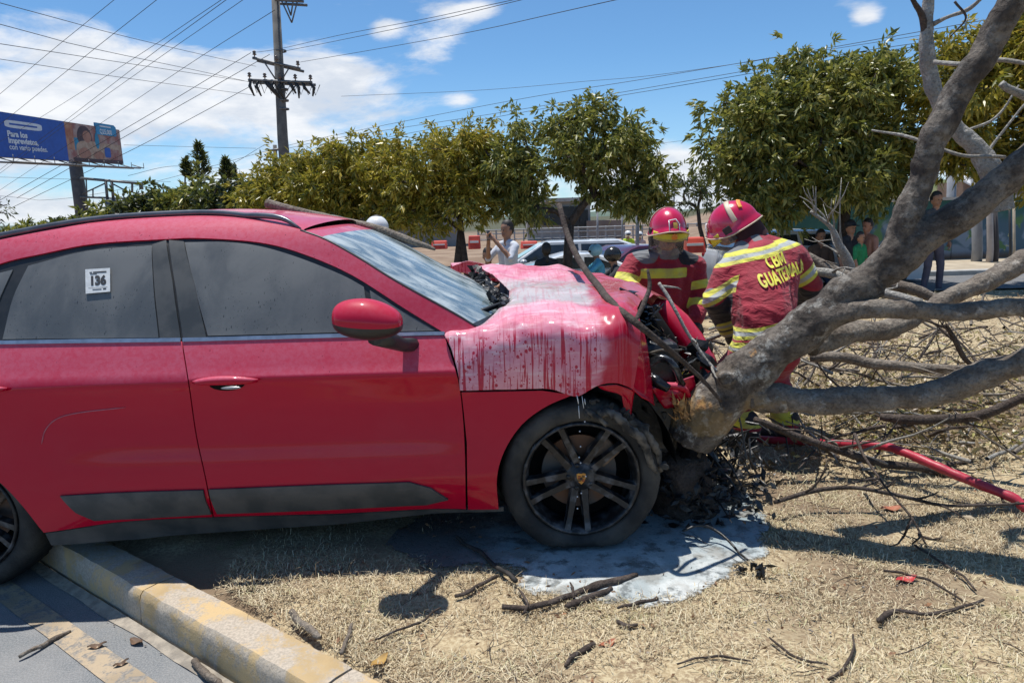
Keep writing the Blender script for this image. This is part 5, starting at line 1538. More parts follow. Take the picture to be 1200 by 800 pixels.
M_YEL = pm('yellow_plate', (.75, .68, .03), (.62, .55, .04), 9, .5)
M_BEIGE = pm('reflective_tape', (.62, .50, .36), (.52, .42, .30), 9, .5)
M_ORANGE = pm('orange_tape', (.85, .30, .04), (.75, .42, .05), 9, .5)
M_LINING = pm('dark_lining', (.03, .008, .010), (.045, .012, .014), 12, .9)
def mat_visor():
    m, nt, b, out = new_mat('clear_face_shield')
    p = nt.coord('Position'); f = nt.mr(nt.noise(p, 9, 4), .35, .65, .10, .34)
    tr = nt.node('ShaderNodeBsdfTransparent'); tr.inputs[0].default_value = (.92, .93, .92, 1)
    b.inputs['Base Color'].default_value = (.42, .40, .36, 1); b.inputs['Roughness'].default_value = .12; b.inputs['Coat Weight'].default_value = 1
    mx = nt.node('ShaderNodeMixShader'); nt.l.new(f, mx.inputs[0]); nt.l.new(tr.outputs[0], mx.inputs[1]); nt.l.new(b.outputs[0], mx.inputs[2]); nt.l.new(mx.outputs[0], out.inputs[0])
    return m
M_VISOR = mat_visor()

def slab(P, p, n, half):
    p = np.array(p); n = np.array(Vector(n).normalized()); return np.abs((P - p) @ n) - half
def lim(P, segd, c, extra): return segd(P, c) - extra

def helmet(parent, c, fwd, up, front=True, s=1.0):
    """smooth red fire helmet with brim, crest, tape and face shield, built in its own axes then turned"""
    c = Vector(c); f = Vector(fwd).normalized(); u = Vector(up); u = (u - f * u.dot(f)).normalized(); r = f.cross(u)
    R = Matrix((r, f, u)).transposed()
    H = thing('helmet', None, None); [H.__delitem__(k) for k in list(H.keys())]
    H.parent = parent; H.location = c - wloc(parent)
    def X(x, y, z): return c + R @ (Vector((x, y, z)) * s)
    rx, ry, rz = .128, .155, .150
    def shell(th0, th1, off=0.0):
        # th: polar angle from the top, a: azimuth, a=pi/2 is forward
        def fn(u_, v_):
            a = 2 * math.pi * u_; fr = math.sin(a)
            # rim is higher over the face, lower at neck and ears
            lim1 = th1 + (-.22 * max(0, fr) ** 2 + .33 * max(0, -fr) + .25 * (1 - abs(fr)))
            th = th0 + (lim1 - th0) * v_
            bul = 1 + .06 * math.exp(-((math.cos(a)) / .16) ** 2) * math.sin(th)     # crest line
            flare = 1 + .16 * max(0, v_ - .86) / .14
            return X((rx + off) * math.sin(th) * math.cos(a) * flare, (ry + off) * math.sin(th) * math.sin(a) * flare * bul, (rz + off) * math.cos(th))
        return fn
    mb = MB(); mb.grid(shell(.0, 1.62), 48, 24); o = mb.build('shell', M_HELR, H, recalc=True); o.modifiers.new('solid', 'SOLIDIFY').thickness = .006
    # rim edging
    mb = MB(); e = [shell(0, 1.62)(i / 48, 1.0) for i in range(49)]; mb.tube(e, .005 * s, 6); mb.build('rim_edge', M_BEIGE, H)
    # tape across the dome from ear to ear and small side plates
    def strip(name, m, f0, f1, a0, a1, off):
        mb = MB()
        def fn(u_, v_):
            b = a0 + (a1 - a0) * u_; t = f0 + (f1 - f0) * v_
            return X((rx + off) * math.sin(b) * math.cos(t), (ry + off) * math.sin(t) * 1.0, (rz + off) * math.cos(b) * math.cos(t))
        mb.grid(fn, 30, 4); o = mb.build(name, m, H); q = o.modifiers.new('solid', 'SOLIDIFY'); q.thickness = .004; q.offset = 0; return o
    strip('tape_band', M_BEIGE, -.42, -.22, -1.45, 1.45, .004)
    strip('rear_tape', M_ORANGE, -.86, -.70, -.9, .9, .006)
    for sx in (-1, 1):
        mb = MB(); mb.box(X(sx * .130, .02, -.03), (.014 * s, .05 * s, .10 * s), R); bev(mb.build('side_bracket', M_TRIM, H, smooth=False), .004)
    # yellow front plate
    mb = MB()
    def fp(u_, v_):
        b = -1.05 + 2.1 * u_; z = -.005 - .055 * v_ - .01 * math.cos(b * 1.4)
        return X((rx + .014) * math.sin(b) * 1.02, (ry + .012) * math.cos(b) * (1.0 + .05 * v_), z + .02)
    mb.grid(fp, 24, 4); o = mb.build('front_plate', M_YEL, H); q = o.modifiers.new('solid', 'SOLIDIFY'); q.thickness = .005
    mb = MB(); mb.ell(X(0, ry + .022, -.012), (.022 * s, .006 * s, .022 * s), 12, 8, rot=R); mb.build('plate_badge', M_ORANGE, H)
    # pale outlined emblem with a yellow field on the front of the dome
    def dome(x, z, off): 
        k = max(0, 1 - (x / rx) ** 2 - (z / rz) ** 2); return X(x, (ry + off) * math.sqrt(k) * 1.06, z)
    mb = MB(); pts = [(-.035, .02), (.035, .02), (.035, .092), (-.012, .100), (-.035, .07)]
    for i in range(5):
        a, b2 = pts[i], pts[(i + 1) % 5]; mb.tube([dome(a[0] + (b2[0] - a[0]) * t / 4, a[1] + (b2[1] - a[1]) * t / 4, .008) for t in range(5)], .0042 * s, 5)
    mb.build('emblem_outline', M_HELW, H)
    mb = MB(); mb.grid(lambda a, b: dome(-.022 + .030 * a, .042 + .040 * b, .007), 4, 4); mb.build('emblem_field', pm('emblem_yellow', (.80, .55, .10), None, 9, .5), H)
    # face shield
    mb = MB()
    def vs(u_, v_):
        b = -1.45 + 2.9 * u_; z = -.03 - .125 * v_ * (1 - .18 * abs(b / 1.45)); k = 1.03 - .10 * v_ ** 2
        return X((rx + .012) * math.sin(b) * k, (ry + .020) * math.cos(b) * k - .012 * v_, z)
    mb.grid(vs, 28, 10); mb.build('face_shield', M_VISOR, H)
    # neck curtain lining
    mb = MB()
    def nc(u_, v_):
        a = math.pi * (1.0 + u_); return X(rx * .98 * math.cos(a), ry * .98 * math.sin(a), -.03 - .13 * v_)
    mb.grid(nc, 20, 5); mb.build('neck_curtain', M_LINING, H)
    return H

def build_ff_back():
    root = thing('person', 'firefighter bending behind the trunk, yellow CBM GUATEMALA lettering on the red jacket back', 'person', (1.62, 4.15, 0))
    J = {k: at(*v) for k, v in dict(pel=(897, 405, 4.12), wst=(897, 372, 4.15), mid=(893, 345, 4.27), che=(892, 312, 4.44), nek=(880, 282, 4.58), head=(862, 268, 4.64),
        ls=(853, 318, 4.42), le=(838, 352, 4.34), lw=(856, 392, 4.55), rs=(930, 300, 4.48), re=(950, 338, 4.50), rw=(930, 372, 4.75), lh=(880, 412, 4.15), rh=(914, 412, 4.15)).items()}
    lk = at(868, 462, 4.10); la = at(876, 512, 4.30); rk = at(930, 448, 4.08); ra = at(922, 512, 4.35)
    lk.y = 4.45; rk.y = 4.42
    RD_, SKN = 0, 1
    C = []
    def c(a, ra_, b, rb, reg=0): C.append((J.get(a, a) if isinstance(a, str) else a, ra_, J.get(b, b) if isinstance(b, str) else b, rb, reg))
    c('pel', .165, 'wst', .160); c('wst', .160, 'mid', .165); c('mid', .165, 'che', .168); c('che', .155, 'nek', .085)
    for s, h in (('ls', 'lh'), ('rs', 'rh')):
        c(J[s].lerp(J['che'], .35), .115, J[h].lerp(J['mid'], .45), .130); c(J[h].lerp(J['mid'], .45), .125, J[h], .125); c('nek', .07, s, .085)
    c('ls', .088, 'le', .082); c('le', .080, J['le'].lerp(J['lw'], .85), .060); c('rs', .088, 're', .080); c('re', .078, J['re'].lerp(J['rw'], .85), .060)
    c('lh', .125, lk, .100); c(lk, .098, la + Vector((0, 0, .06)), .082); c('rh', .125, rk, .100); c(rk, .098, ra + Vector((0, 0, .06)), .082)
    la.z = ra.z = .10
    up_arm_l = (J['ls'], .1, J['le'], .1); up_arm_r = (J['rs'], .1, J['re'], .1); fore_l = (J['le'], .08, J['lw'], .06); fore_r = (J['re'], .08, J['rw'], .06)
    axis = (J['che'] - J['wst']).normalized(); back_n = Vector((-.25, 0, .97))
    # tape planes: across the shoulder blades, on the jacket hem and trouser top, upper arms, ankles
    p1 = at(893, 302, 4.1); n1 = (at(855, 311, 4.1) - at(940, 289, 4.1)); n1 = Vector((n1.z, 0, -n1.x)).normalized()
    p2 = at(897, 383, 4.1); n2 = (at(865, 391, 4.1) - at(925, 373, 4.1)); n2 = Vector((n2.z, 0, -n2.x)).normalized()
    p3 = at(890, 399, 4.1)
    aL = J['ls'].lerp(J['le'], .62); nL = Vector((.50, 0, -.87)); aR = J['rs'].lerp(J['re'], .55); nR = Vector((.62, .1, -.75))
    def torso_only(P, segd):
        t = np.minimum.reduce([segd(P, x) for x in C[:8]]); arm = np.minimum(segd(P, (J['ls'].lerp(J['le'], .25), .088, J['le'], .082)), segd(P, (J['rs'].lerp(J['re'], .25), .088, J['re'], .080)))
        return t - arm
    def yellow(P, segd):
        T = torso_only(P, segd)
        a = np.maximum(slab(P, p1, n1, .032), T - .02)
        b = np.maximum(slab(P, p2, n2, .030), T - .02)
        b2 = np.maximum(slab(P, p3, n2, .024), T - .02)
        cL = np.maximum(slab(P, aL, nL, .038), segd(P, up_arm_l) - .03); cR = np.maximum(slab(P, aR, nR, .038), segd(P, up_arm_r) - .03)
        d = np.maximum(np.abs(P[:, 2] - .20) - .05, P[:, 2] - .5)
        return np.minimum.reduce([a, b, b2, cL, cR, d])
    def silver(P, segd):
        T = torso_only(P, segd)
        a = np.maximum(slab(P, p1, n1, .011), T - .02); b = np.maximum(slab(P, p2, n2, .010), T - .02); b2 = np.maximum(slab(P, p3 - Vector((0, 0, .012)), n2, .008), T - .02)
        cL = np.maximum(slab(P, aL, nL, .014), segd(P, up_arm_l) - .03); cR = np.maximum(slab(P, aR, nR, .014), segd(P, up_arm_r) - .03)
        return np.minimum.reduce([a, b, b2, cL, cR])
    def black(P, segd):
        l = np.maximum(segd(P, fore_l) - .04, -((P - np.array(J['le'])) @ np.array((J['lw'] - J['le']).normalized())) - .03)
        r = np.maximum(segd(P, (J['re'], .08, J['rw'], .06)) - .04, -((P - np.array(J['re'])) @ np.array((J['rw'] - J['re']).normalized())) - .05)
        bt = P[:, 2] - .13
        return np.minimum.reduce([l, r, bt])
    def grey(P, segd):
        sh = J['ls'].lerp(J['nek'], .45); gl = np.linalg.norm(P - np.array(sh + Vector((-.02, -.02, .04))), axis=1) - .085
        el = np.linalg.norm(P - np.array(J['le'] + Vector((-.05, -.03, .02))), axis=1) - .065
        tb = np.maximum(np.abs((P - np.array(J['nek'])) @ np.array((.97, 0, .2))) - .028, np.linalg.norm(P - np.array(J['nek'] + Vector((.03, -.06, -.02))), axis=1) - .10)
        return np.minimum.reduce([gl, el, tb])
    ob, co = capsule_body('turnout_suit', C, .011, [M_TURN], root, smooth_it=5, wrinkle=.0050, fields=dict(yellow=yellow, silver=silver, black=black, grey=grey))
    # head, neck, hands as the continuous body under the suit
    B = [(J['nek'], .062, J['head'], .065, 0), (J['head'], .095, J['head'] + Vector((-.02, .02, .03)), .098, 0), (J['head'] + Vector((-.05, .02, -.03)), .07, J['head'] + Vector((-.055, .02, -.05)), .06, 0), (J['che'], .07, J['nek'], .06, 0)]
    capsule_body('body', B, .012, [M_SKIN], root)
    for w, e, nm in (('lw', 'le', 'glove'), ('rw', 're', 'glove')):
        d = J[w] - J[e]; capsule_body(nm, [(J[e].lerp(J[w], .78), .045, J[w], .042, 0)] + hand_caps(J[w], d + Vector((0, .02, -.05)), Vector((-.5, -.6, .5)), 1.25, .8), .007, [M_GLOVE], root, smooth_it=2)
    for a in (la, ra):
        capsule_body('boot', [(a + Vector((0, 0, .08)), .072, a + Vector((0, 0, -.03)), .060, 0), (a + Vector((0, 0, -.04)), .055, a + Vector((-.10, .15, -.05)), .045, 0)], .012, [M_GLOVE], root)
    helmet(root, J['head'] + Vector((-.02, .0, .025)), Vector((-.72, .42, -.55)), Vector((-.55, .12, .82)), s=1.03)
    # lettering laid onto the cloth of the back
    bm = bmesh.new(); bm.from_mesh(ob.data); w = wloc(ob); bvh = BVHTree.FromBMesh(bm); bm.free()
    ux = (at(918, 318, 4.1) - at(897, 323, 4.1)).normalized(); uy = Vector((0, 0, 1)) - ux * ux.z; uy.normalize()
    mb = MB()
    def arc(cx, cy, rx, ry, a0, a1, n=8): return [(cx + rx * math.cos(R_(a0 + (a1 - a0) * i / n)), cy + ry * math.sin(R_(a0 + (a1 - a0) * i / n))) for i in range(n + 1)]
    GLY = {'C': (.66, [arc(.33, .5, .24, .41, 50, 310, 12)]), 'G': (.70, [arc(.34, .5, .25, .41, 48, 320, 12) + [(.56, .42), (.36, .42)]]),
           'B': (.66, [[(.10, 0), (.10, 1)], [(.10, .91), (.34, .91)] + arc(.34, .71, .17, .20, 80, -80, 6) + [(.12, .51)], [(.12, .50), (.36, .50)] + arc(.36, .30, .20, .205, 80, -80, 6) + [(.10, .09)]]),
           'M': (.86, [[(.10, 0), (.12, 1.0)], [(.14, .98), (.42, .22), (.70, .98)], [(.72, 1.0), (.74, 0)]]),
           'U': (.68, [[(.10, 1), (.10, .36)] + arc(.33, .34, .23, .26, 180, 360, 8) + [(.56, 1)]]), 'A': (.70, [[(.04, 0), (.33, .98), (.62, 0)], [(.15, .30), (.51, .30)]]),
           'T': (.62, [[(.0, .91), (.60, .91)], [(.30, .90), (.30, 0)]]), 'E': (.60, [[(.10, 0), (.10, 1)], [(.12, .91), (.52, .91)], [(.12, .50), (.46, .50)], [(.12, .09), (.52, .09)]]), 'L': (.56, [[(.10, 1), (.10, .09), (.50, .09)]])}
    lay = 0
    for txt, a0, b0, width, size in (('CBM', (904, 315.5), (931, 309.5), None, .072), ('GUATEMALA', (889, 336.5), (937, 325.5), .37, .076)):
        o0 = at(*a0, 4.16); o1 = at(*b0, 4.16); tx = (o1 - o0).normalized(); ty = Vector((-tx.z, 0, tx.x))
        tot = sum(GLY[ch][0] for ch in txt) ; sx = (width or (o1 - o0).length) / tot; pen = 0
        for ch in txt:
            wd, strokes = GLY[ch]
            for st in strokes:
                lay += 1; hw = .098; pts = []
                for i in range(len(st) - 1):
                    k = max(1, int(math.dist(st[i], st[i + 1]) / .14))
                    for j in range(k): pts.append((st[i][0] + (st[i + 1][0] - st[i][0]) * j / k, st[i][1] + (st[i + 1][1] - st[i][1]) * j / k))
                pts.append(st[-1]); rows = []
                for i, p in enumerate(pts):
                    q0 = Vector(pts[max(i - 1, 0)]); q1 = Vector(pts[min(i + 1, len(pts) - 1)]); d = (q1 - q0).normalized(); nn_ = Vector((-d.y, d.x))
                    row = []
                    for o_ in (-hw, 0, hw):
                        x = (p[0] + nn_.x * o_ + pen) * sx; y = (p[1] + nn_.y * o_) * size
                        q = o0 + tx * x + ty * y
                        hs = [bvh.ray_cast(Vector((q.x + dx, 3.2, q.z + dz)) - w, Vector((0, 1, 0))) for dx, dz in ((0, 0), (.010, 0), (-.010, 0), (0, .010), (0, -.010))]
                        ys = [h_[0].y for h_ in hs if h_[0] is not None]
                        row.append(Vector((q.x, min(ys) + w.y - .006 - lay * .0001, q.z)) if hs[0][0] is not None and min(ys) + w.y < 4.62 else None)
                    rows.append(row)
                vs = []; fs = []
                for i in range(len(rows) - 1):
                    for j in range(2):
                        c4 = [rows[i][j], rows[i][j + 1], rows[i + 1][j + 1], rows[i + 1][j]]
                        if all(c is not None for c in c4): k = len(vs); vs += c4; fs.append((k, k + 1, k + 2, k + 3))
                if fs: mb.add(vs, fs)
            pen += wd + .0
    used = sorted({i for f in mb.f for i in f}); mp = {a: i for i, a in enumerate(used)}
    mb.v = [mb.v[i] for i in used]; mb.f = [tuple(mp[i] for i in f) for f in mb.f]
    o = mb.build('lettering', pm('lettering_yellow', (.80, .72, .06), (.66, .60, .10), 20, .7), root, smooth=False)
    return root
build_ff_back()

def build_ff_front():
    root = thing('person', 'firefighter facing the camera in red helmet and face shield, looking down behind hood', 'person', (1.2, 5.3, 0))
    J = {k: at(*v) for k, v in dict(pel=(783, 389, 5.38), wst=(782, 364, 5.36), che=(780, 322, 5.33), nek=(781, 298, 5.30), head=(783, 274, 5.20), ls=(814, 311, 5.34), le=(821, 349, 5.30), lw=(816, 374, 5.16), rs=(744, 309, 5.32), re=(729, 332, 5.22), rw=(752, 346, 5.02), lh=(797, 394, 5.38), rh=(768, 394, 5.38)).items()}
    lk = Vector((J['lh'].x + .03, 5.30, .50)); la = Vector((J['lh'].x + .05, 5.42, .10)); rk = Vector((J['rh'].x - .03, 5.30, .50)); ra = Vector((J['rh'].x - .05, 5.42, .10))
    C = []
    def c(a, ra_, b, rb): C.append((J[a] if isinstance(a, str) else a, ra_, J[b] if isinstance(b, str) else b, rb, 0))
    c('pel', .155, 'wst', .15); c('wst', .15, 'che', .155); c('che', .14, 'nek', .09)
    for s, h in (('ls', 'lh'), ('rs', 'rh')):
        c(J[s].lerp(J['che'], .35), .11, J[h].lerp(J['che'], .45), .125); c(J[h].lerp(J['che'], .45), .125, J[h], .125); c('nek', .075, s, .085)
    c('ls', .085, 'le', .078); c('le', .076, 'lw', .058); c('rs', .085, 're', .078); c('re', .076, 'rw', .058)
    c('lh', .12, lk, .10); c(lk, .098, la, .08); c('rh', .12, rk, .10); c(rk, .098, ra, .08)
    pc = at(782, 321.5, 5.1); aL = J['ls'].lerp(J['le'], .60); fL = J['le'].lerp(J['lw'], .40); aR = J['rs'].lerp(J['re'], .75); fR = J['re'].lerp(J['rw'], .5)
    nL = (J['le'] - J['ls']); nfL = (J['lw'] - J['le']); nR = Vector((-.25, -.2, -1)); nfR = (J['rw'] - J['re'])
    def torso_only(P, segd):
        t = np.minimum.reduce([segd(P, x) for x in C[:9]]); arm = np.minimum.reduce([segd(P, (J['ls'].lerp(J['le'], .3), .085, J['le'], .08)), segd(P, (J['rs'].lerp(J['re'], .3), .085, J['re'], .08)), segd(P, (J['re'], .08, J['rw'], .06))]); return t - arm
    def arm_l(P, segd): return np.minimum(segd(P, (J['ls'], .085, J['le'], .08)), segd(P, (J['le'], .08, J['lw'], .06)))
    def arm_r(P, segd): return np.minimum(segd(P, (J['rs'], .085, J['re'], .08)), segd(P, (J['re'], .08, J['rw'], .06)))
    def yellow(P, segd):
        T = torso_only(P, segd)
        return np.minimum.reduce([np.maximum(np.maximum(slab(P, pc, (0, 0, 1), .036), T), np.abs(P[:, 0] - pc.x) - .175),
            np.maximum(slab(P, aL, nL, .032), arm_l(P, segd) - .02), np.maximum(slab(P, fL, nfL, .032), arm_l(P, segd) - .02),
            np.maximum(slab(P, aR, nR, .034), arm_r(P, segd) - .02), np.maximum(slab(P, fR, nfR, .034), arm_r(P, segd) - .02), np.abs(P[:, 2] - .25) - .05])
    def silver(P, segd): return yellow(P, segd) + .040
    def black(P, segd): return np.minimum(np.linalg.norm(P - np.array(J['ls'].lerp(J['nek'], .35) + Vector((0, -.02, .05))), axis=1) - .10, P[:, 2] - .14)
    def grey(P, segd): return np.linalg.norm(P - np.array(J['rs'].lerp(J['nek'], .35) + Vector((0, -.02, .06))), axis=1) - .105
    capsule_body('turnout_suit', C, .012, [M_TURN], root, smooth_it=5, wrinkle=.0050, fields=dict(yellow=yellow, silver=silver, black=black, grey=grey))
    h = J['head']
    B = [(J['nek'], .065, h + Vector((0, .02, -.02)), .06, 0), (h + Vector((0, .01, -.01)), .078, h + Vector((0, .02, .05)), .088, 0), (h + Vector((0, -.03, -.06)), .052, h + Vector((0, -.035, -.075)), .045, 0),
         (h + Vector((0, -.088, -.012)), .012, h + Vector((0, -.104, -.035)), .014, 0), (J['che'], .07, J['nek'], .065, 0)]
    for s in (-1, 1): B.append((h + Vector((s * .082, .02, -.02)), .014, h + Vector((s * .085, .03, .0)), .014, 0)); B.append((h + Vector((s * .035, -.068, -.040)), .024, h + Vector((s * .030, -.066, -.050)), .022, 0))
    capsule_body('body', B, .008, [M_SKIN], root, smooth_it=2)
    mb = MB()
    for s in (-1, 1): mb.ell(h + Vector((s * .032, -.082, .0)), (.014, .007, .007), 10, 6, mi=0); mb.tube([h + Vector((s * .015, -.090, .018)), h + Vector((s * .035, -.090, .023)), h + Vector((s * .052, -.078, .016))], .004, 5, mi=0)
    mb.tube([h + Vector((-.024, -.085, -.066)), h + Vector((0, -.094, -.064)), h + Vector((.024, -.085, -.066))], .005, 6, mi=1)
    mb.build('face_features', [M_HAIR, pm('lips_dark', (.22, .07, .06), None, 5, .5)], root)
    for w, e in (('lw', 'le'), ('rw', 're')):
        d = J[w] - J[e]; capsule_body('glove', [(J[e].lerp(J[w], .80), .062, J[w], .045, 0)] + hand_caps(J[w], d + Vector((0, 0, -.12 if w == 'lw' else -.02)), Vector((.3, -.9, .1)), 1.3, .6), .007, [M_GLOVE], root, smooth_it=2)
    for a in (la, ra): capsule_body('boot', [(a + Vector((0, 0, .08)), .072, a + Vector((0, 0, -.03)), .060, 0), (a + Vector((0, 0, -.04)), .055, a + Vector((0, -.17, -.05)), .045, 0)], .012, [M_GLOVE], root)
    mb = MB(); mb.lathe([(.085, -.05), (.10, -.02), (.10, .02), (.085, .045)], J['nek'] + Vector((0, 0, .0)), 'Z', 24); mb.build('collar', pm('collar_grey', (.22, .22, .22), (.12, .12, .12), 12, .9), root)
    helmet(root, h + Vector((0, .015, .035)), Vector((.06, -.93, -.22)), Vector((0, -.10, 1)), s=1.04)
build_ff_front()

# ------------------------------------------------------------------ bystanders
PP = 'bystanders behind the crash'
def stand_at(px, py_top, Y, h):
    p = at(px, py_top, Y); return Vector((p.x, Y, p.z - h))
figure('young man in dark shirt and grey trousers standing behind the steep limb, arms down', 'person', stand_at(1098, 226, 12.4, 1.74), 1.74, math.pi + .15, [M_SKIN, M_HAIR, M_SHIRT, M_GREYT, M_SHOE], short_sleeve=False, arms=[((-.27, .02, 1.13), (-.25, .08, .90)), ((.27, .0, 1.13), (.22, .10, .90))], legs=[((-.15, .03, .49), (-.19, -.02, .09)), ((.10, .03, .49), (.12, -.02, .09))])
r, T, U = figure('man in white T-shirt holding a phone up to his face behind the hood', 'person', stand_at(594, 260, 11.0, 1.80), 1.80, math.pi - .9, [M_SKIN, M_HAIR, M_TEE, M_NAVY, M_SHOE], arms=[((-.26, .16, 1.22), (-.06, .30, 1.50)), ((.24, .20, 1.20), (.05, .32, 1.50))])
mb = MB(); c = T((0, .36, 1.56)); mb.box(c, (.075, .012, .15), Matrix.Rotation(math.pi - .9, 3, 'Z')); tag(bev(mb.build('phone', M_TRIM), .006), 'dark phone held up by the man in the white T-shirt', 'phone')
figure('person in black crouching at the left of the man with the phone', 'person', stand_at(572, 293, 11.5, 1.05) - Vector((0, 0, .0)), 1.65, math.pi, [M_SKIN, M_HAIR, M_BLACKC, M_BLACKC, M_SHOE], seat=.32, legs=[((-.2, .35, .42), (-.16, .2, .09)), ((.2, .35, .42), (.16, .2, .09))], arms=[((-.3, .15, 1.2), (-.15, .38, 1.12)), ((.3, .15, 1.2), (.15, .38, 1.12))], lean=(0, .2))
figure('dark silhouetted person standing in front of the white car', 'person', stand_at(640, 286, 12.6, 1.6), 1.6, math.pi * .1, [M_HAIR, M_HAIR, M_BLACKC, M_BLACKC, M_SHOE], short_sleeve=False)  # skin takes the hair black, painting the silhouette's shade into it
figure('worker in yellow hi-vis vest and hard hat standing by the far fence', 'person', stand_at(736, 271, 27, 1.72), 1.72, math.pi, [M_SKIN, M_HAIR, M_HIVIS, M_NAVY, M_SHOE], voxel=.02, hat=M_HELW)
figure('worker in pale shirt and white hard hat beside the hi-vis worker', 'person', stand_at(749.5, 272, 28, 1.7), 1.7, math.pi, [M_SKIN, M_HAIR, pm('pale_pink_cloth', (.6, .45, .42), None, 8, .9), M_NAVY, M_SHOE], voxel=.02, hat=M_HELW)
figure('person in black cap and black shirt behind the fallen branches', 'person', stand_at(997, 263, 12.6, 1.35), 1.66, math.pi + .3, [M_SKIN, M_HAIR, M_BLACKC, M_BLACKC, M_SHOE], hat='cap', seat=.66, legs=[((-.1, .25, .4), (-.12, .2, .09)), ((.1, .25, .4), (.12, .2, .09))])
figure('shirtless person looking left between the steep limb and the person in the cap', 'person', stand_at(1017, 261, 12.9, 1.35), 1.66, math.pi - 1.2, [pm('ruddy_skin', (.46, .22, .15), (.38, .17, .11), 10, .5), M_HAIR, M_TEE, M_NAVY, M_SHOE], bare=True, seat=.66, legs=[((-.1, .25, .4), (-.12, .2, .09)), ((.1, .25, .4), (.12, .2, .09))])  # slightly lighter, redder skin tone for this person
figure('child in green T-shirt in front of the shirtless person', 'person', stand_at(1008, 281, 12.0, 1.08), 1.20, math.pi + .6, [M_SKIN, M_HAIR, M_GREENC, M_NAVY, M_SHOE], voxel=.011)
figure('seated person half hidden behind the bare twigs beside the right white car', 'person', stand_at(962, 271, 13.2, 1.3), 1.62, math.pi, [M_SKIN, M_HAIR, pm('brown_cloth', (.12, .08, .06), None, 8, .9), M_NAVY, M_SHOE], seat=.6, legs=[((-.1, .25, .4), (-.12, .2, .09)), ((.1, .25, .4), (.12, .2, .09))])
figure('person with white helmet standing behind the car roof', 'person', stand_at(441, 256, 7.4, 1.66), 1.66, .4, [M_SKIN, M_HAIR, M_BLACKC, M_NAVY, M_SHOE], hat=M_HELW)

# ------------------------------------------------------------------ trees behind
def mat_leaf(name, stops, trans=.35):
    m, nt, b, out = new_mat(name)
    g = nt.node('ShaderNodeNewGeometry')
    p = nt.coord('Position')
    f = nt.m('ADD', nt.m('MULTIPLY', g.outputs['Random Per Island'], .62), nt.m('MULTIPLY', nt.noise(p, 1.6, 3), .42))
    c = nt.ramp(f, stops)
    nt.l.new(c, b.inputs['Base Color']); b.inputs['Roughness'].default_value = .38; b.inputs['Specular IOR Level'].default_value = .5
    t = nt.node('ShaderNodeBsdfTranslucent'); nt.l.new(nt.mix(.5, c, (.22, .24, .03)), t.inputs[0])
    mx = nt.node('ShaderNodeMixShader'); mx.inputs[0].default_value = trans
    nt.l.new(b.outputs[0], mx.inputs[1]); nt.l.new(t.outputs[0], mx.inputs[2]); nt.l.new(mx.outputs[0], out.inputs[0])
    return m
M_LF_OLIVE = mat_leaf('olive_leaves', [(.08, (.055, .075, .016)), (.28, (.16, .165, .026)), (.50, (.37, .31, .04)), (.78, (.55, .43, .07)), (.98, (.50, .25, .05))])
M_LF_GREEN = mat_leaf('green_leaves', [(.10, (.05, .075, .022)), (.34, (.13, .155, .040)), (.60, (.28, .28, .065)), (.86, (.46, .40, .11)), (.99, (.46, .22, .06))])
M_LF_DARK = mat_leaf('dark_leaves', [(.15, (.025, .040, .018)), (.5, (.050, .070, .028)), (.9, (.10, .11, .045))])
M_LF_LITTER = mat_leaf('fallen_leaves', [(.12, (.16, .10, .06)), (.40, (.28, .19, .11)), (.62, (.40, .31, .18)), (.84, (.38, .36, .09)), (.98, (.20, .24, .06))], .2)

def leaves_mesh(name, centers, dirs, L, Wd, mat, parent, rng, droop=.5):
    """each leaf: 5 points, two bent halves folded along the midrib"""
    n = len(centers)
    d = dirs + rng.normal(0, .35, (n, 3)); d[:, 2] -= droop; d /= np.linalg.norm(d, axis=1)[:, None]
    r = rng.normal(0, 1, (n, 3)); s = np.cross(d, r); s /= np.linalg.norm(s, axis=1)[:, None]; u = np.cross(s, d)
    Ls = (L * rng.uniform(.45, 1.5, n))[:, None]; Ws = (Wd * rng.uniform(.7, 1.2, n))[:, None]
    a = centers; m1 = a + d * Ls * .45; tip = a + d * Ls - np.array([0, 0, 1]) * Ls * .12
    l = m1 + s * Ws * .5 + u * Ws * .18; q = m1 - s * Ws * .5 + u * Ws * .18
    V = np.stack([a, l, tip, q], 1).reshape(-1, 3)
    i = np.arange(n) * 4
    F = np.concatenate([np.stack([i, i + 2, i + 1], 1), np.stack([i, i + 3, i + 2], 1)], 1).reshape(-1, 3)
    return tri_mesh(name, V, F, mat, parent, False)

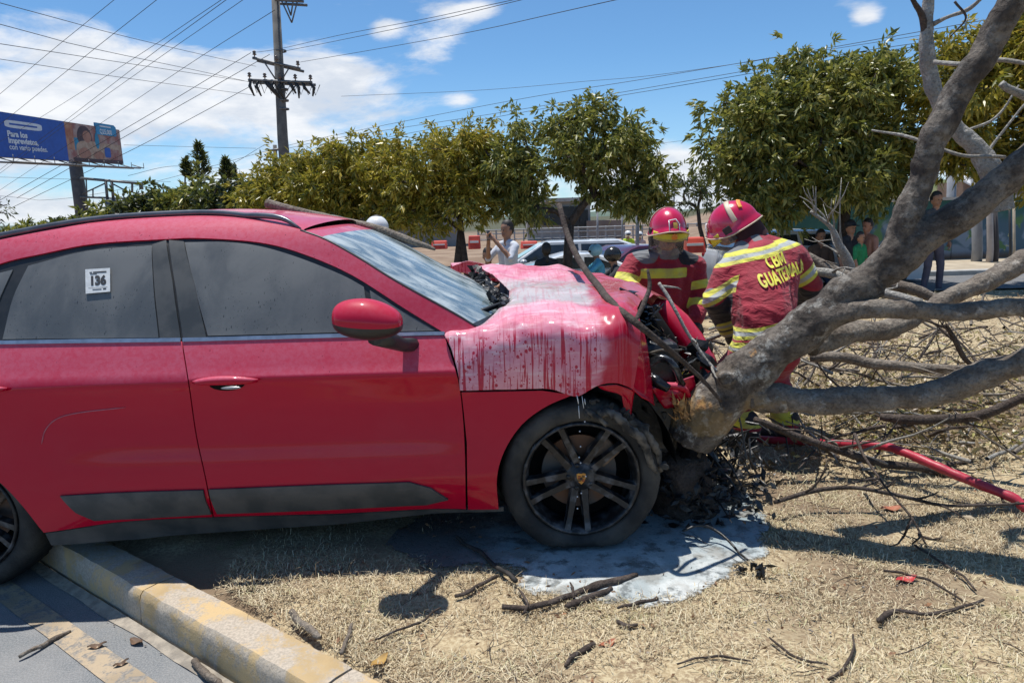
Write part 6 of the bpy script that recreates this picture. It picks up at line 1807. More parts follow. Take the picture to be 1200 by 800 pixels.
def tree(label, base, fork, lobes, leaf=(.15, .05), nclump=46, per=15, leaves=13, mat=None, seed=1, trunk_r=.07, bark=None, group=None, name='leafy_tree', clr=.30, stems=1, low=0.0, droop=.55, cr2=.6):
    """lobes: (centre, radii, weight)"""
    rng = np.random.default_rng(seed); base = Vector(base)
    root = thing(name, label, 'tree', base, group)
    tips = []; ws = np.array([l[2] for l in lobes], float); ws /= ws.sum()
    for k in range(nclump):
        l = lobes[rng.choice(len(lobes), p=ws)]
        d = rng.normal(0, 1, 3); d /= np.linalg.norm(d); rr = rng.uniform(.35, 1.0) ** .55
        c = np.array(l[0]) + d * np.array(l[1]) * rr
        for j in range(per):
            e = rng.normal(0, 1, 3) * clr * cr2; tips.append((c + e, c))
    # greedy branching skeleton through clump centres
    cl = sorted({tuple(t[1]) for t in tips}, key=lambda c: (c[0] - fork[0]) ** 2 + (c[1] - fork[1]) ** 2 + (c[2] - fork[2]) ** 2)
    nodes = [Vector(fork)]; par = [-1]
    for c in cl:
        c = Vector(c); best = min(range(len(nodes)), key=lambda i: (nodes[i] - c).length + .25 * (nodes[i] - nodes[0]).length)
        q = nodes[best]; k = max(2, int((c - q).length / .35)); prev = best
        for j in range(1, k + 1):
            t = j / k; p = q.lerp(c, t) + Vector((0, 0, .12 * (c - q).length * math.sin(math.pi * t))) + Vector(rng.normal(0, .03, 3))
            nodes.append(p); par.append(prev); prev = len(nodes) - 1
    cnt = [1] * len(nodes)
    for i in range(len(nodes) - 1, 0, -1): cnt[par[i]] += cnt[i]
    tot = cnt[0]
    mb = MB()
    rad = lambda i: max(.008, trunk_r * .8 * (cnt[i] / tot) ** .42)
    for i in range(1, len(nodes)):
        mb.tube([nodes[par[i]], nodes[i]], [min(rad(par[i]), rad(i) * 1.25), rad(i)], 6, cap=False)
    mb.build('branches', bark or M_BARKD, root)
    mb = MB()
    for s in range(stems):
        off = Vector(((s - (stems - 1) / 2) * .45, 0, 0)); b = base + off; f = Vector(fork)
        P = [b + Vector((0, 0, -.05)), b.lerp(f, .3) + Vector((.03, 0, 0)), b.lerp(f, .65) + Vector((-.03, .02, 0)), f]
        mb.tube(P, [trunk_r * 1.35, trunk_r * 1.05, trunk_r * .95, trunk_r * .8], 10, jit=.06)
    mb.build('trunk', bark or M_BARKD, root)
    T = np.array([t[0] for t in tips]); Cc = np.array([t[1] for t in tips])
    cen = np.repeat(T, leaves, 0) + rng.normal(0, .035, (len(T) * leaves, 3)); base_d = np.repeat((T - Cc) / clr * .8, leaves, 0) + rng.normal(0, .55, (len(T) * leaves, 3))
    base_d[:, 2] += .1
    leaves_mesh('crown', cen, base_d, leaf[0], leaf[1], mat or M_LF_OLIVE, root, rng, droop)
    return root

def lobe(px, py, Y, rx, rz, ry=None, w=1.0):
    """lobe at a pixel; rx, rz in pixels at that distance"""
    c = at(px, py, Y); s = Y / FPX; return (tuple(c), (rx * s, (ry or rx) * s, rz * s), w)

ROW = 'row of small trees behind the red car'
def fpt(px, py, Y): p = at(px, py, Y); return (p.x, p.y, p.z)
def gpt(px, Y): p = at(px, 300, Y); return (p.x, Y, terrain(p.x, Y))
tree('rightmost tree of the row behind the hood, open dark crown with one thick leaning trunk', gpt(664, 13), fpt(668, 262, 13),
     [lobe(640, 181, 13, 56, 48, 48, 1.4), (lobe(690, 166, 13, 54, 42, 45, 1.4)), lobe(732, 201, 13, 42, 46, 40, 1.0), lobe(612, 216, 13, 34, 42, 36, .9), lobe(745, 233, 13, 28, 20, 30, .3), lobe(600, 243, 13, 34, 20, 30, .2)],
     nclump=92, per=14, leaves=15, leaf=(.125, .044), seed=4, trunk_r=.10, group=ROW, mat=M_LF_GREEN, clr=.23)
tree('middle tree of the row behind the windscreen, yellow-green crown on two thin dark trunks', gpt(543, 13.5), fpt(540, 270, 13.5),
     [lobe(520, 196, 13.6, 50, 46, 46, 1.3), lobe(565, 196, 13.6, 46, 42, 44, 1.3), lobe(485, 206, 13.8, 42, 46, 46, 1.1), lobe(548, 240, 13.4, 40, 26, 36, .45), lobe(500, 246, 13.4, 36, 24, 30, .3)],
     nclump=104, per=14, leaves=15, leaf=(.12, .042), seed=9, trunk_r=.075, group=ROW, stems=2, clr=.23)
tree('tree of the row directly behind the car roof and windscreen, olive yellow crown', gpt(420, 14.5), fpt(425, 262, 14.5),
     [lobe(425, 206, 14.5, 50, 42, 44, 1.2), lobe(460, 212, 14.5, 40, 46, 40, 1.0), lobe(383, 216, 14.5, 42, 40, 40, 1.1), lobe(440, 246, 14.3, 52, 22, 36, .45)],
     nclump=98, per=14, leaves=15, leaf=(.13, .045), seed=14, trunk_r=.075, group=ROW, clr=.24)
tree('leftmost tree of the row below the power pole, dense yellow-green crown', gpt(340, 15.5), fpt(345, 268, 15.5),
     [lobe(348, 224, 15.5, 44, 36, 44, 1.3), lobe(318, 240, 15.5, 24, 28, 36, .7), lobe(380, 233, 15.7, 36, 32, 40, 1.0), lobe(345, 258, 15.3, 44, 16, 36, .6)],
     nclump=92, per=14, leaves=15, leaf=(.135, .047), seed=19, trunk_r=.075, group=ROW, clr=.31)
tree('big broad leafy tree behind the firefighters in front of the green wall', gpt(990, 13.4), fpt(992, 232, 13.4),
     [lobe(878, 163, 13.4, 46, 62, 50, 1.3), lobe(930, 126, 13.4, 56, 56, 60, 1.5), lobe(990, 118, 13.4, 56, 56, 60, 1.5), lobe(1045, 123, 13.6, 50, 60, 56, 1.3), lobe(900, 213, 13.2, 56, 44, 46, 1.2), lobe(975, 198, 13.0, 60, 50, 46, 1.4), lobe(1035, 188, 13.4, 46, 42, 44, .8)],
     nclump=205, per=15, leaves=15, leaf=(.145, .052), seed=23, trunk_r=.12, mat=M_LF_GREEN, clr=.30)
tree('leafy tree at the right edge behind the two steep limbs', gpt(1232, 12.5), fpt(1225, 225, 12.5),
     [lobe(1130, 103, 12.5, 46, 56, 46, 1.1), lobe(1185, 83, 12.5, 40, 44, 44, .9), lobe(1200, 158, 12.5, 34, 44, 40, 1.0), lobe(1215, 68, 12.7, 50, 50, 50, 1.0), lobe(1120, 168, 12.7, 26, 30, 30, .3), lobe(1240, 178, 12.7, 40, 40, 44, .8)],
     nclump=130, per=14, leaves=14, leaf=(.15, .052), seed=31, trunk_r=.09, clr=.28)
tree('thin sparse tree standing alone between the two firefighters\' helmets', gpt(828, 22), fpt(818, 245, 22),
     [lobe(806, 215, 22, 16, 14, 14, 1.0), lobe(822, 222, 22, 14, 12, 12, .8), lobe(800, 235, 22, 10, 8, 8, .3)],
     nclump=16, per=5, leaves=9, leaf=(.20, .05), seed=37, trunk_r=.07, mat=M_LF_DARK, clr=.3)
HEDGE = 'far line of dense trees above the car roof'
for i, (px, py, rx, rz, Y, lab) in enumerate([(272, 232, 30, 22, 30, 'dense green tree next to the yellow-green row, right end of the far line'), (224, 231, 36, 20, 31, 'tallest dense round tree of the far line beneath the conifers'),
        (176, 244, 30, 15, 32, 'dense green tree of the far line to the right of the billboard post'), (128, 258, 28, 10, 33, 'low dense tree of the far line behind the billboard post'),
        (85, 271, 26, 8, 34, 'low olive bush-like tree of the far line left of the billboard post'), (35, 278, 32, 8, 35, 'lowest tree of the far line near the left edge'), (-40, 282, 46, 12, 36, 'tree of the far line at the left edge of the view')]):
    tree(lab, gpt(px, Y), fpt(px, py + rz, Y), [lobe(px, py, Y, rx, rz, rx * .8, 1), lobe(px - rx * .4, py + rz * .4, Y, rx * .7, rz * .9, rx * .7, .8), lobe(px + rx * .4, py + rz * .5, Y, rx * .7, rz * .8, rx * .7, .8), lobe(px, py + rz * 1.3, Y, rx * 1.2, rz * .8, rx * .7, .8)],
         leaf=(.30, .12), nclump=52, per=11, leaves=10, mat=M_LF_DARK if i % 2 == 0 else M_LF_GREEN, seed=50 + i, trunk_r=.2, group=HEDGE, clr=.42, name='dense_tree')
tree('bare pale twiggy treetop at the far left edge', gpt(-5, 24), fpt(-6, 262, 24), [lobe(-4, 246, 24, 14, 9, 10, 1)], leaf=(.14, .05), nclump=10, per=4, leaves=4, mat=M_LF_DARK, seed=77, trunk_r=.07, clr=.25)
# conifers
def conifer(label, px, pytop, pybot, Y, wpx, seed):
    rng = np.random.default_rng(seed); top = at(px, pytop, Y); b = gpt(px, Y); root = thing('conifer', label, 'tree', b, 'conifers above the far line of trees')
    mb = MB(); mb.tube([Vector(b), top], [.14, .02], 6); mb.build('trunk', M_BARKD, root)
    cen = []; dirs = []; zb = at(px, pybot, Y).z; s = Y / FPX
    for k in range(130):
        t = rng.uniform(0, 1) ** .8; z = top.z - t * (top.z - zb); R = wpx * s * t * rng.uniform(.6, 1.1); a = rng.uniform(0, 2 * math.pi)
        for j in range(9):
            q = (j + 1) / 9; cen.append((top.x + math.cos(a) * R * q, Y + math.sin(a) * R * q, z + R * q * .55 + rng.normal(0, .03))); dirs.append((math.cos(a), math.sin(a), 1.0))
    leaves_mesh('crown', np.array(cen), np.array(dirs), .28, .07, M_LF_DARK, root, rng, -.2)
conifer('tallest dark conifer standing above the far trees', 232, 168, 212, 40, 15, 1)
conifer('short dark conifer to the left of the tallest one', 217, 186, 210, 40, 6, 2)
conifer('narrow dark conifer right of the tallest one', 264, 187, 212, 40, 8, 3)
conifer('smallest dark conifer tip at the right end', 271, 196, 212, 41, 5, 4)

# ------------------------------------------------------------------ power poles and lines
M_POLE = pm('pole_concrete', (.17, .16, .145), (.11, .105, .10), 3, .9, bmp=.3, coord='Position')
M_STEEL = pm('galvanised_steel', (.12, .125, .13), (.18, .18, .18), 8, .5, metal=.5)
M_WIRE = pm('wire_black', (.02, .021, .023), (.03, .03, .03), 8, .6)
M_INSUL = pm('insulator_brown', (.10, .06, .05), (.14, .10, .08), 8, .35)
def pole_main():
    Y = 30.0; b = at(337, 230, Y); root = thing('power_pole', 'tall concrete power pole with two crossarms and insulators', 'power pole', (b.x, Y, terrain(b.x, Y)))
    top = at(321, -40, Y); mb = MB(); mb.tube([Vector((b.x + .03, Y, terrain(b.x, Y))), Vector((b.x, Y, 5)), top], [.27, .22, .155], 10); mb.build('pole', M_POLE, root)
    def arm(x0, y0, x1, y1, t, n_ins, hang=False, nm='crossarm'):
        a = at(x0, y0, Y - .25); c = at(x1, y1, Y - .25); mb = MB(); d = (c - a); mb.tube([a, c], t, 4); mb.tube([a + Vector((0, .5, 0)), c + Vector((0, .5, 0))], t, 4); m = (a + c) / 2
        mb.tube([a.lerp(c, .22), m + Vector((0, .1, -.8))], .03, 4); mb.tube([a.lerp(c, .78), m + Vector((0, .1, -.8))], .03, 4)
        mb.build(nm, M_STEEL, root)
        for i in range(n_ins):
            p = a.lerp(c, (i + .1) / (n_ins - .8)); mb = MB(); mb.lathe([(.02, 0), (.025, .12), (.09, .15), (.04, .20), (.08, .24), (.03, .30), (0, .31)], p, 'Z', 10); mb.build('insulator', M_INSUL, root)
        if hang:
            rr = random.Random(4)
            for i in range(9):
                p = a.lerp(c, .04 + i * .115); 
                mb = MB(); mb.tube([p, p + Vector((rr.uniform(-.15, .2), 0, -.22)), p + Vector((rr.uniform(.05, .35), 0, rr.uniform(-.75, -.4)))], [.05, .07, .03], 6); mb.tube([p + Vector((.05, 0, .05)), p + Vector((.2, 0, -.5)), p + Vector((.4, 0, -.1))], .018, 4); mb.build('fuse_cutout', M_WIRE, root)
    arm(296, 68, 352, 81, .055, 3); arm(291, 94, 366, 97, .06, 5, True); arm(322, 0, 356, 2, .055, 2); arm(326, -9, 350, -6, .05, 2)
    # bands round the pole
    for py in (118, 128, 60, 105): 
        mb = MB(); p = at(329 + (py - 60) * .05, py, Y); mb.lathe([(.20, -.03), (.23, -.03), (.23, .03), (.20, .03)], (p.x, Y, p.z), 'Z', 12); mb.build('band', M_STEEL, root)
pole_main()
def pole_far():
    Y = 55.0; b = at(323, 230, Y); root = thing('power_pole', 'distant power pole just left of the big one showing only its crossarms over the treetops', 'power pole', (b.x, Y, terrain(b.x, Y)))
    mb = MB(); mb.tube([Vector((b.x, Y, terrain(b.x, Y))), at(322, 170, Y)], [.22, .15], 8); mb.build('pole', M_POLE, root)
    for (a, c) in (((314, 177), (331, 174)), ((309, 187), (329, 189))):
        mb = MB(); mb.tube([at(a[0], a[1], Y - .2), at(c[0], c[1], Y - .2)], .09, 4); mb.build('crossarm', M_STEEL, root)
pole_far()
def wire(label, pts, r=.012, sag=0.0, grp='power lines crossing the sky'):
    P = [at(q[0], q[1], q[2]) for q in pts]
    # lines run on beyond the frame
    if pts[0][0] < 0 or pts[0][1] < 0: P = [P[0] + (P[0] - P[1]).normalized() * 30] + P
    if pts[-1][0] < 0 or pts[-1][1] < 0 or pts[-1][0] > 1200: P = P + [P[-1] + (P[-1] - P[-2]).normalized() * 30]
    cc = [Vector(c) for c in crom(P, 12)]
    if sag:
        n = len(cc)
        for i, c in enumerate(cc): c.z -= sag * 4 * (i / (n - 1)) * (1 - i / (n - 1))
    mb = MB(); mb.tube(cc, r * .62, 5); o = mb.build('power_line', M_WIRE); b = cc[0].copy(); o.data.transform(Matrix.Translation(-b)); o.location = b
    return tag(o, label, 'power line', grp)
A = 'thin power line slanting up the sky at the left, one of the parallel bundle'
for i, w in enumerate([((140, -5, 18), (60, 60, 22), (-20, 127, 26)), ((190, -5, 18), (105, 62, 22), (20, 130, 27), (-20, 162, 30)), ((267, -5, 16), (170, 60, 21), (60, 130, 28), (-20, 178, 33)),
          ((272, -5, 16), (180, 62, 21), (81, 138, 28), (-20, 214, 33)), ((292, -5, 16), (195, 62, 21), (88, 138, 28), (-20, 218, 34)), ((322, 12, 17), (230, 70, 22), (128, 138, 28), (-20, 236, 36))]):
    wire(['steep thin power line nearest the top left corner, first of the parallel bundle', 'second steep power line from the left, passing behind the blue billboard', 'third steep power line from the left, upper one of a close pair', 'fourth steep power line from the left, lower one of the close pair', 'fifth steep power line from the left, just right of the close pair', 'steep power line ending beside the big pole shaft below its top arm'][i], w, .011 + .001 * (i % 2))
BL = iter(['power line running down left from the left end of the upper crossarm', 'power line running down left from beside the shaft at the upper crossarm', 'power line running down left from the left end of the lower crossarm'])
for w in [((294, 62, 29.7), (220, 107, 30), (145, 152, 31), (-20, 246, 33)), ((316, 64, 29.7), (230, 113, 30), (145, 161, 31), (20, 232, 33)), ((294, 101, 29.8), (220, 141, 31), (148, 179, 32), (0, 250, 35))]: wire(next(BL), w, .018)
CL = iter(['highest of the gently sloping power lines crossing the upper left sky', 'second highest gently sloping power line at the upper left', 'third gently sloping power line at the upper left', 'lowest of the gently sloping power lines above the billboard'])
for w in [((-10, 1, 14), (135, 40, 20), (236, 64, 25), (300, 78, 29.5)), ((-10, 26, 14), (95, 54, 18), (236, 84, 25), (300, 98, 29.5)), ((-10, 50, 15), (120, 70, 20), (292, 96, 29.5)), ((-10, 68, 18), (150, 92, 24), (300, 112, 32))]: wire(next(CL), w, .012)
DL = iter(['upper of the two close power lines rising right from the big pole', 'lower of the two close power lines rising right from the big pole', 'power line rising right from the right end of the upper crossarm, the longest'])
for w in [((296, 62, 29.7), (330, 57, 29), (400, 41, 26), (500, 22, 22), (625, -5, 17)), ((334, 60, 29.7), (400, 47, 26), (520, 22, 21), (620, -2, 17)), ((352, 73, 29.7), (440, 58, 25), (560, 36, 20), (740, -4, 14))]: wire(next(DL), w, .013)
EL = iter(['long low power line crossing the whole picture just above the tree row', 'middle of the low power lines rising towards the right behind the big tree', 'lowest of the low power lines rising towards the right behind the big tree', 'faint power line across the blue sky above the middle of the tree row'])
for w in [((-20, 228, 60), (60, 234, 60), (169, 216, 58), (320, 175, 55), (400, 157, 52), (600, 118, 45), (760, 92, 40), (950, 60, 34), (1220, 12, 26)), ((320, 178, 55), (400, 161, 52), (600, 130, 45), (800, 96, 39), (1000, 62, 33), (1220, 30, 26)), ((320, 186, 55), (600, 134, 45), (800, 100, 39), (1000, 66, 33), (1220, 34, 26)),
          ((400, 113, 60), (560, 106, 55), (680, 96, 52), (800, 84, 48), (1220, 20, 34))]: wire(next(EL), w, .022)
FL = iter(['level faint power line between the billboard top and the big pole', 'level faint power line at the left edge below the blue billboard', 'upper short power line in the sky gap left of the big broad tree', 'lower short power line in the sky gap left of the big broad tree', 'faint power line rising to the distant pole past the conifers'])
for w in [((145, 170, 50), (220, 172, 50), (300, 174, 50)), ((-20, 207, 50), (80, 210, 50), (200, 213, 50)), ((760, 170, 60), (800, 165, 60), (850, 160, 60)), ((760, 210, 60), (800, 205, 60), (850, 203, 60)), ((150, 206, 45), (200, 195, 45), (260, 196, 45), (310, 170, 45))]: wire(next(FL), w, .02, grp='far power lines near the horizon')

# ------------------------------------------------------------------ billboards
def billboard():
    A0 = at(0, 129, 40); B0 = at(1, 184, 40); B1 = at(146, 192.5, 54)
    # upright board: shared height along a straight base
    ux = B1 - B0; L = ux.length; ux.normalize(); n = Vector((ux.y, -ux.x, 0)).normalized(); H = A0.z - B0.z
    org = Vector((B0.x - .1, B0.y, B0.z)); up = Vector((0, 0, 1)); L += .05
    post = at(88, 189, 50.5); gx, gy = post.x, post.y
    root = thing('billboard', 'blue and photo printed billboard on a single steel post at the left', 'billboard', (gx, gy, terrain(gx, gy)))
    tz = lambda s: -0.0
    def Pt(s, z, off=0.0): return org + ux * s + up * z + n * off
    mats = [pm('board_blue', (.006, .075, .42), (.005, .06, .36), 3, .5), pm('print_terracotta', (.36, .12, .06), (.48, .26, .16), 2.2, .6, coord='Position'), pm('print_dark', (.05, .02, .025), (.09, .04, .045), 3, .6), pm('print_skin', (.42, .20, .13), (.32, .14, .09), 2, .6),
            pm('print_tan', (.50, .36, .26), (.38, .24, .16), 3, .6), pm('print_teal', (.02, .26, .42), (.02, .20, .36), 3, .6), pm('print_white', (.72, .76, .80), (.62, .66, .72), 3, .6), pm('print_brick', (.30, .10, .08), (.42, .30, .26), 1.6, .6), pm('print_cyan', (.02, .26, .50), (.02, .22, .44), 3, .5)]
    mb = MB(); mb.prism([Pt(0, 0, 0), Pt(L, 0, 0), Pt(L, H, 0), Pt(0, H, 0)], -n * .35); mb.build('board', M_STEEL, root, smooth=False)
    def rect(name, s0, s1, z0, z1, mi, off):
        mb = MB(); mb.poly([Pt(s0 * L, z0 * H, off), Pt(s1 * L, z0 * H, off), Pt(s1 * L, z1 * H, off), Pt(s0 * L, z1 * H, off)]); return mb.build(name, mats[mi], root, smooth=False)
    rect('blue_panel', 0.003, .485, .005, .995, 0, .01); rect('photo_panel', .485, .997, .005, .995, 7, .012)
    def blob(name, cs, cz, rs, rz, mi, off, k=20, sq=2.0):
        mb = MB(); pts = []
        for i in range(k):
            a = 2 * math.pi * i / k; c, s_ = math.cos(a), math.sin(a)
            pts.append(Pt((cs + rs * math.copysign(abs(c) ** (2 / sq), c)) * L, (cz + rz * math.copysign(abs(s_) ** (2 / sq), s_)) * H, off))
        mb.poly(pts); return mb.build(name, mats[mi], root, smooth=False)
    rect('photo_area', .487, .55, .30, .98, 1, .016); rect('photo_area', .80, .99, .30, .55, 4, .017); rect('photo_area', .86, .96, .12, .40, 7, .018); rect('photo_area', .55, .60, .30, .62, 5, .018)
    blob('printed_hair', .645, .66, .065, .30, 2, .022); blob('printed_shirt', .69, .30, .13, .27, 4, .024, sq=3); blob('printed_face', .665, .68, .038, .16, 3, .028); blob('printed_arm', .63, .22, .055, .16, 3, .030); blob('printed_arm', .76, .20, .05, .12, 3, .030)
    blob('printed_strap', .755, .60, .020, .22, 5, .030); blob('printed_phone', .845, .30, .030, .14, 0, .034, sq=5); rect('printed_footer', .53, .996, .005, .10, 2, .032)
    # raised tag on the upper right edge
    s0, s1, z0, z1 = .755, .955, .78, 1.10
    mb = MB(); c = [Pt(s0 * L, z0 * H, .06), Pt((s1 - .01) * L, z0 * H, .06), Pt(s1 * L, (z0 + .05) * H, .06), Pt(s1 * L, (z1 - .06) * H, .06), Pt((s1 - .02) * L, z1 * H, .06), Pt(s0 * L, z1 * H, .06)]
    mb.prism(c, -n * .12); mb.build('raised_tag', mats[8], root, smooth=False)
    blob('logo_pill', .185, .755, .125, .085, 6, .02, 28, 5)
    # printed words
    def words(txt, s, z, size, mi, off, wide=1.0, bold=0.01):
        v, f = text_mesh(txt, size, bold); xs = [p.x for p in v]; x0 = min(xs); mb = MB()
        mb.add([Pt(s * L + (p.x - x0) * wide, z * H + p.y, off) for p in v], f); mb.build('printed_words', mats[mi], root, smooth=False)
    words('Para los', .07, .53, .44, 6, .02, 1.3, .02); words('imprevistos,', .07, .385, .44, 6, .02, 1.3, .02); words('con vario puedes.', .07, .24, .42, 6, .02, 1.22, .010)
    words('Q25,000', .785, .87, .44, 6, .075, 1.1, .012)
    rect('print_line', .79, .90, 1.00, 1.04, 6, .075); rect('print_line', .09, .275, .735, .775, 0, .03)
    # catwalk under the board
    mb = MB(); mb.tube([Pt(-.2, -.28, .75), Pt(L + 1.0, -.28, .75)], .06, 4); mb.tube([Pt(-.2, -.28, .1), Pt(L + 1.3, -.28, .1)], .05, 4)
    for i in range(9): s = L * i / 7.2; mb.tube([Pt(s, -.28, .75), Pt(s, .0, -.1)], .035, 4); mb.tube([Pt(s, -.28, .75), Pt(s, .12, .75)], .025, 4)
    mb.build('catwalk', M_STEEL, root)
    mb = MB(); top = Vector((gx, gy, org.z - .1)); mb.tube([Vector((gx, gy, terrain(gx, gy))), top, top + Vector((0, 0, H * .55))], [.46, .42, .40], 16); mb.build('post', pm('post_steel_blue', (.05, .06, .085), (.08, .09, .11), 3, .6), root)
billboard()
def frame_board():
    Y = 50; root_p = at(130, 240, Y); root = thing('billboard', 'empty steel billboard frame without a sign beyond the blue one', 'billboard', (root_p.x, Y, terrain(root_p.x, Y)))
    def q(px, py): return at(px, py, Y)
    def bar(nm, a, b, r): mb = MB(); mb.tube([q(*a), q(*b)], r, 5); mb.build(nm, M_STEEL, root)
    bar('rail', (94, 209), (167, 215.5), .10); bar('rail', (94, 231), (150, 233), .08); bar('upright', (124, 212), (126, 234), .10); bar('upright', (131, 213), (133, 234), .10); bar('upright', (155, 214.5), (155, 226), .08); bar('upright', (165, 215), (166, 222), .14)
    bar('upright', (101, 210), (102, 232), .05); bar('upright', (109, 222), (109, 232), .05)
    bar('brace', (97, 227), (123, 215), .05); bar('brace', (133, 216), (152, 226), .05)
    mb = MB(); a = q(130, 234); mb.tube([Vector((a.x, Y, terrain(a.x, Y))), Vector((a.x, Y, a.z - .9)), a], [.35, .35, .45], 10); mb.build('post', M_STEEL, root)
frame_board()

# ------------------------------------------------------------------ green wall with mural, poles and buildings at the right
def mat_wall():
    m, nt, b, out = new_mat('green_painted_wall'); p = nt.coord('Position'); sx, sy, sz = nt.sep(p)
    c = nt.mix(nt.mr(nt.noise(p, 1.1, 5), .35, .65), (.012, .075, .070), (.020, .095, .085))
    mur = nt.m('MULTIPLY', nt.mr(sx, 8.8, 9.6), nt.mr(nt.m('ADD', sz, nt.m('MULTIPLY', nt.noise(p, 1.2, 3), .8)), 1.75, 1.35, 0, 1))
    mc = nt.mix(nt.mr(nt.noise(p, 1.9, 4, .5, .8), .45, .60), (.045, .10, .15), (.16, .22, .30))
    mc = nt.mix(nt.mr(nt.noise(nt.coord('Position', loc=(7, 0, 3)), 2.3, 4, .5, .6), .56, .64), mc, (.07, .16, .06))
    mc = nt.mix(nt.mr(nt.noise(nt.coord('Position', loc=(2, 0, 9)), 4.5, 3, .5), .64, .70), mc, (.42, .40, .20))
    c = nt.mix(mur, c, mc); c = nt.mix(nt.mr(sz, .32, .12), c, (.14, .09, .06))
    nt.l.new(c, b.inputs['Base Color']); b.inputs['Roughness'].default_value = .75; bump(nt, b, nt.noise(p, 30, 4), .3, .01); return m
def wall():
    root = thing('painted_wall', 'long dark green wall with a faded blue and white mural towards the right', 'wall', (9, 18.2, 0)); m = mat_wall()
    x = 6.4
    while x < 26:
        mb = MB(); mb.box((x + 1.25, 18.2, .80), (2.49, .16, 1.60)); bev(mb.build('wall_panel', m, root, smooth=False), .012); x += 2.5
    mb = MB(); mb.box((16.2, 18.2, 1.64), (19.8, .26, .07)); mb.build('coping', M_CONC, root, smooth=False)
wall()
def post(label, px, py0, py1, Y, w, m, cat='post', name='wall_post'):
    a = at(px, py0, Y); b = at(px, py1, Y); r = w / 2 * Y / FPX; mb = MB(); g = terrain(b.x, Y); mb.tube([Vector((b.x, Y, .0)), Vector((b.x, Y, .4)), Vector((b.x + (a.x - b.x), Y, a.z))], [r * 1.05, r, r * .92], 10)
    base = Vector((b.x, Y, 0)); o = mb.build(name, m); o.data.transform(Matrix.Translation(-base)); o.location = base; return tag(o, label, cat, 'poles along the pavement in front of the green wall')
M_GREYP = pm('grey_painted_pole', (.30, .31, .33), (.24, .25, .27), 4, .8, coord='Position', bmp=.2)
post('wide grey pole in front of the mural, left of the pair', 1143, 175, 320, 17.2, 11, M_GREYP, 'pole'); post('pale narrower pole right of the wide grey one with a dark strip beside it', 1158, 150, 321, 16.8, 7, pm('weathered_pole', (.42, .38, .36), (.34, .30, .28), 4, .8, coord='Position'), 'pole')
post('dark post touching the pale pole', 1165, 232, 321, 16.9, 6, pm('dark_post', (.06, .055, .06), None, 5, .8), 'pole'); post('tall grey pole behind the young man\'s head', 1117, 150, 240, 19.0, 10, M_GREYP, 'pole')
post('thin black leaning post at the right edge in front of the mural', 1183, 236, 310, 16.0, 3, M_TRIM, 'pole'); post('thin beige post at the right edge next to the black one', 1188, 236, 300, 16.4, 3, pm('beige_post', (.40, .34, .26), None, 5, .8), 'pole')
post('thin pale post above the wall left of the steep limb', 1042, 215, 245, 24, 3, M_GREYP, 'pole'); post('second thin pale post above the wall left of the steep limb, the shorter one', 1034, 222, 245, 24, 2.2, M_GREYP, 'pole')
def roof_house():
    c = at(1188, 232, 24); root = thing('house', 'low building with pale corrugated roof showing above the wall at the right edge', 'building', (c.x + 1, 25, 0))
    mb = MB(); mb.box((c.x + 2.5, 25.5, 1.2), (6, 4, 2.2)); mb.build('walls', pm('house_brown', (.20, .13, .09), (.26, .18, .13), 2, .9), root, smooth=False)
    m = pm('pale_roof', (.50, .50, .50), (.38, .38, .38), 3, .6)
    for i in range(9):
        x = c.x - .7 + i * .75; mb = MB(); mb.prism([Vector((x, 23.2, c.z - .25)), Vector((x + .74, 23.2, c.z - .25)), Vector((x + .74, 26, c.z + .75)), Vector((x, 26, c.z + .75))], (0, 0, .06)); mb.build('roof_sheet', m, root, smooth=False)
roof_house()

# construction site: building, boundary fence, lamp posts, barriers, hill
def site_building():
    a = at(615, 285, 42); b = at(728, 285, 42); top = at(670, 236, 42); m1 = pm('pale_render', (.40, .38, .36), (.32, .30, .28), 1, .9, coord='Position'); m2 = pm('brown_render', (.24, .19, .16), (.18, .14, .12), 1, .9, coord='Position')
    root = thing('site_building', 'pale flat roofed building with dark window openings behind the trees', 'building', ((a.x + b.x) / 2, 43, terrain(a.x, 43)))
    z0 = terrain(a.x, 43); H1 = top.z - z0
    mb = MB(); mb.box((at(655, 260, 42).x, 44, z0 + H1 / 2), (at(692, 260, 42).x - at(618, 260, 42).x, 4, H1)); mb.build('upper_block', m1, root, smooth=False)
    h2 = at(715, 258, 42).z - z0; mb = MB(); mb.box((at(708, 260, 42).x, 43.2, z0 + h2 / 2), (2.2, 4, h2)); mb.build('lower_block', m2, root, smooth=False)
    mb = MB(); mb.box((at(665, 240, 42).x, 43.9, top.z + .1), (4.8, 4.6, .22)); mb.build('roof_slab', M_CONC, root, smooth=False)
    for (px, py, w, h) in ((628, 256, .8, .7), (648, 254, 1.1, 1.0), (668, 254, 1.0, 1.2), (684, 262, .5, 1.6)):
        c = at(px, py, 41.9); mb = MB(); mb.box(c, (w, .2, h)); mb.build('window', pm('window_dark', (.03, .035, .04), None, 4, .2), root, smooth=False)
site_building()
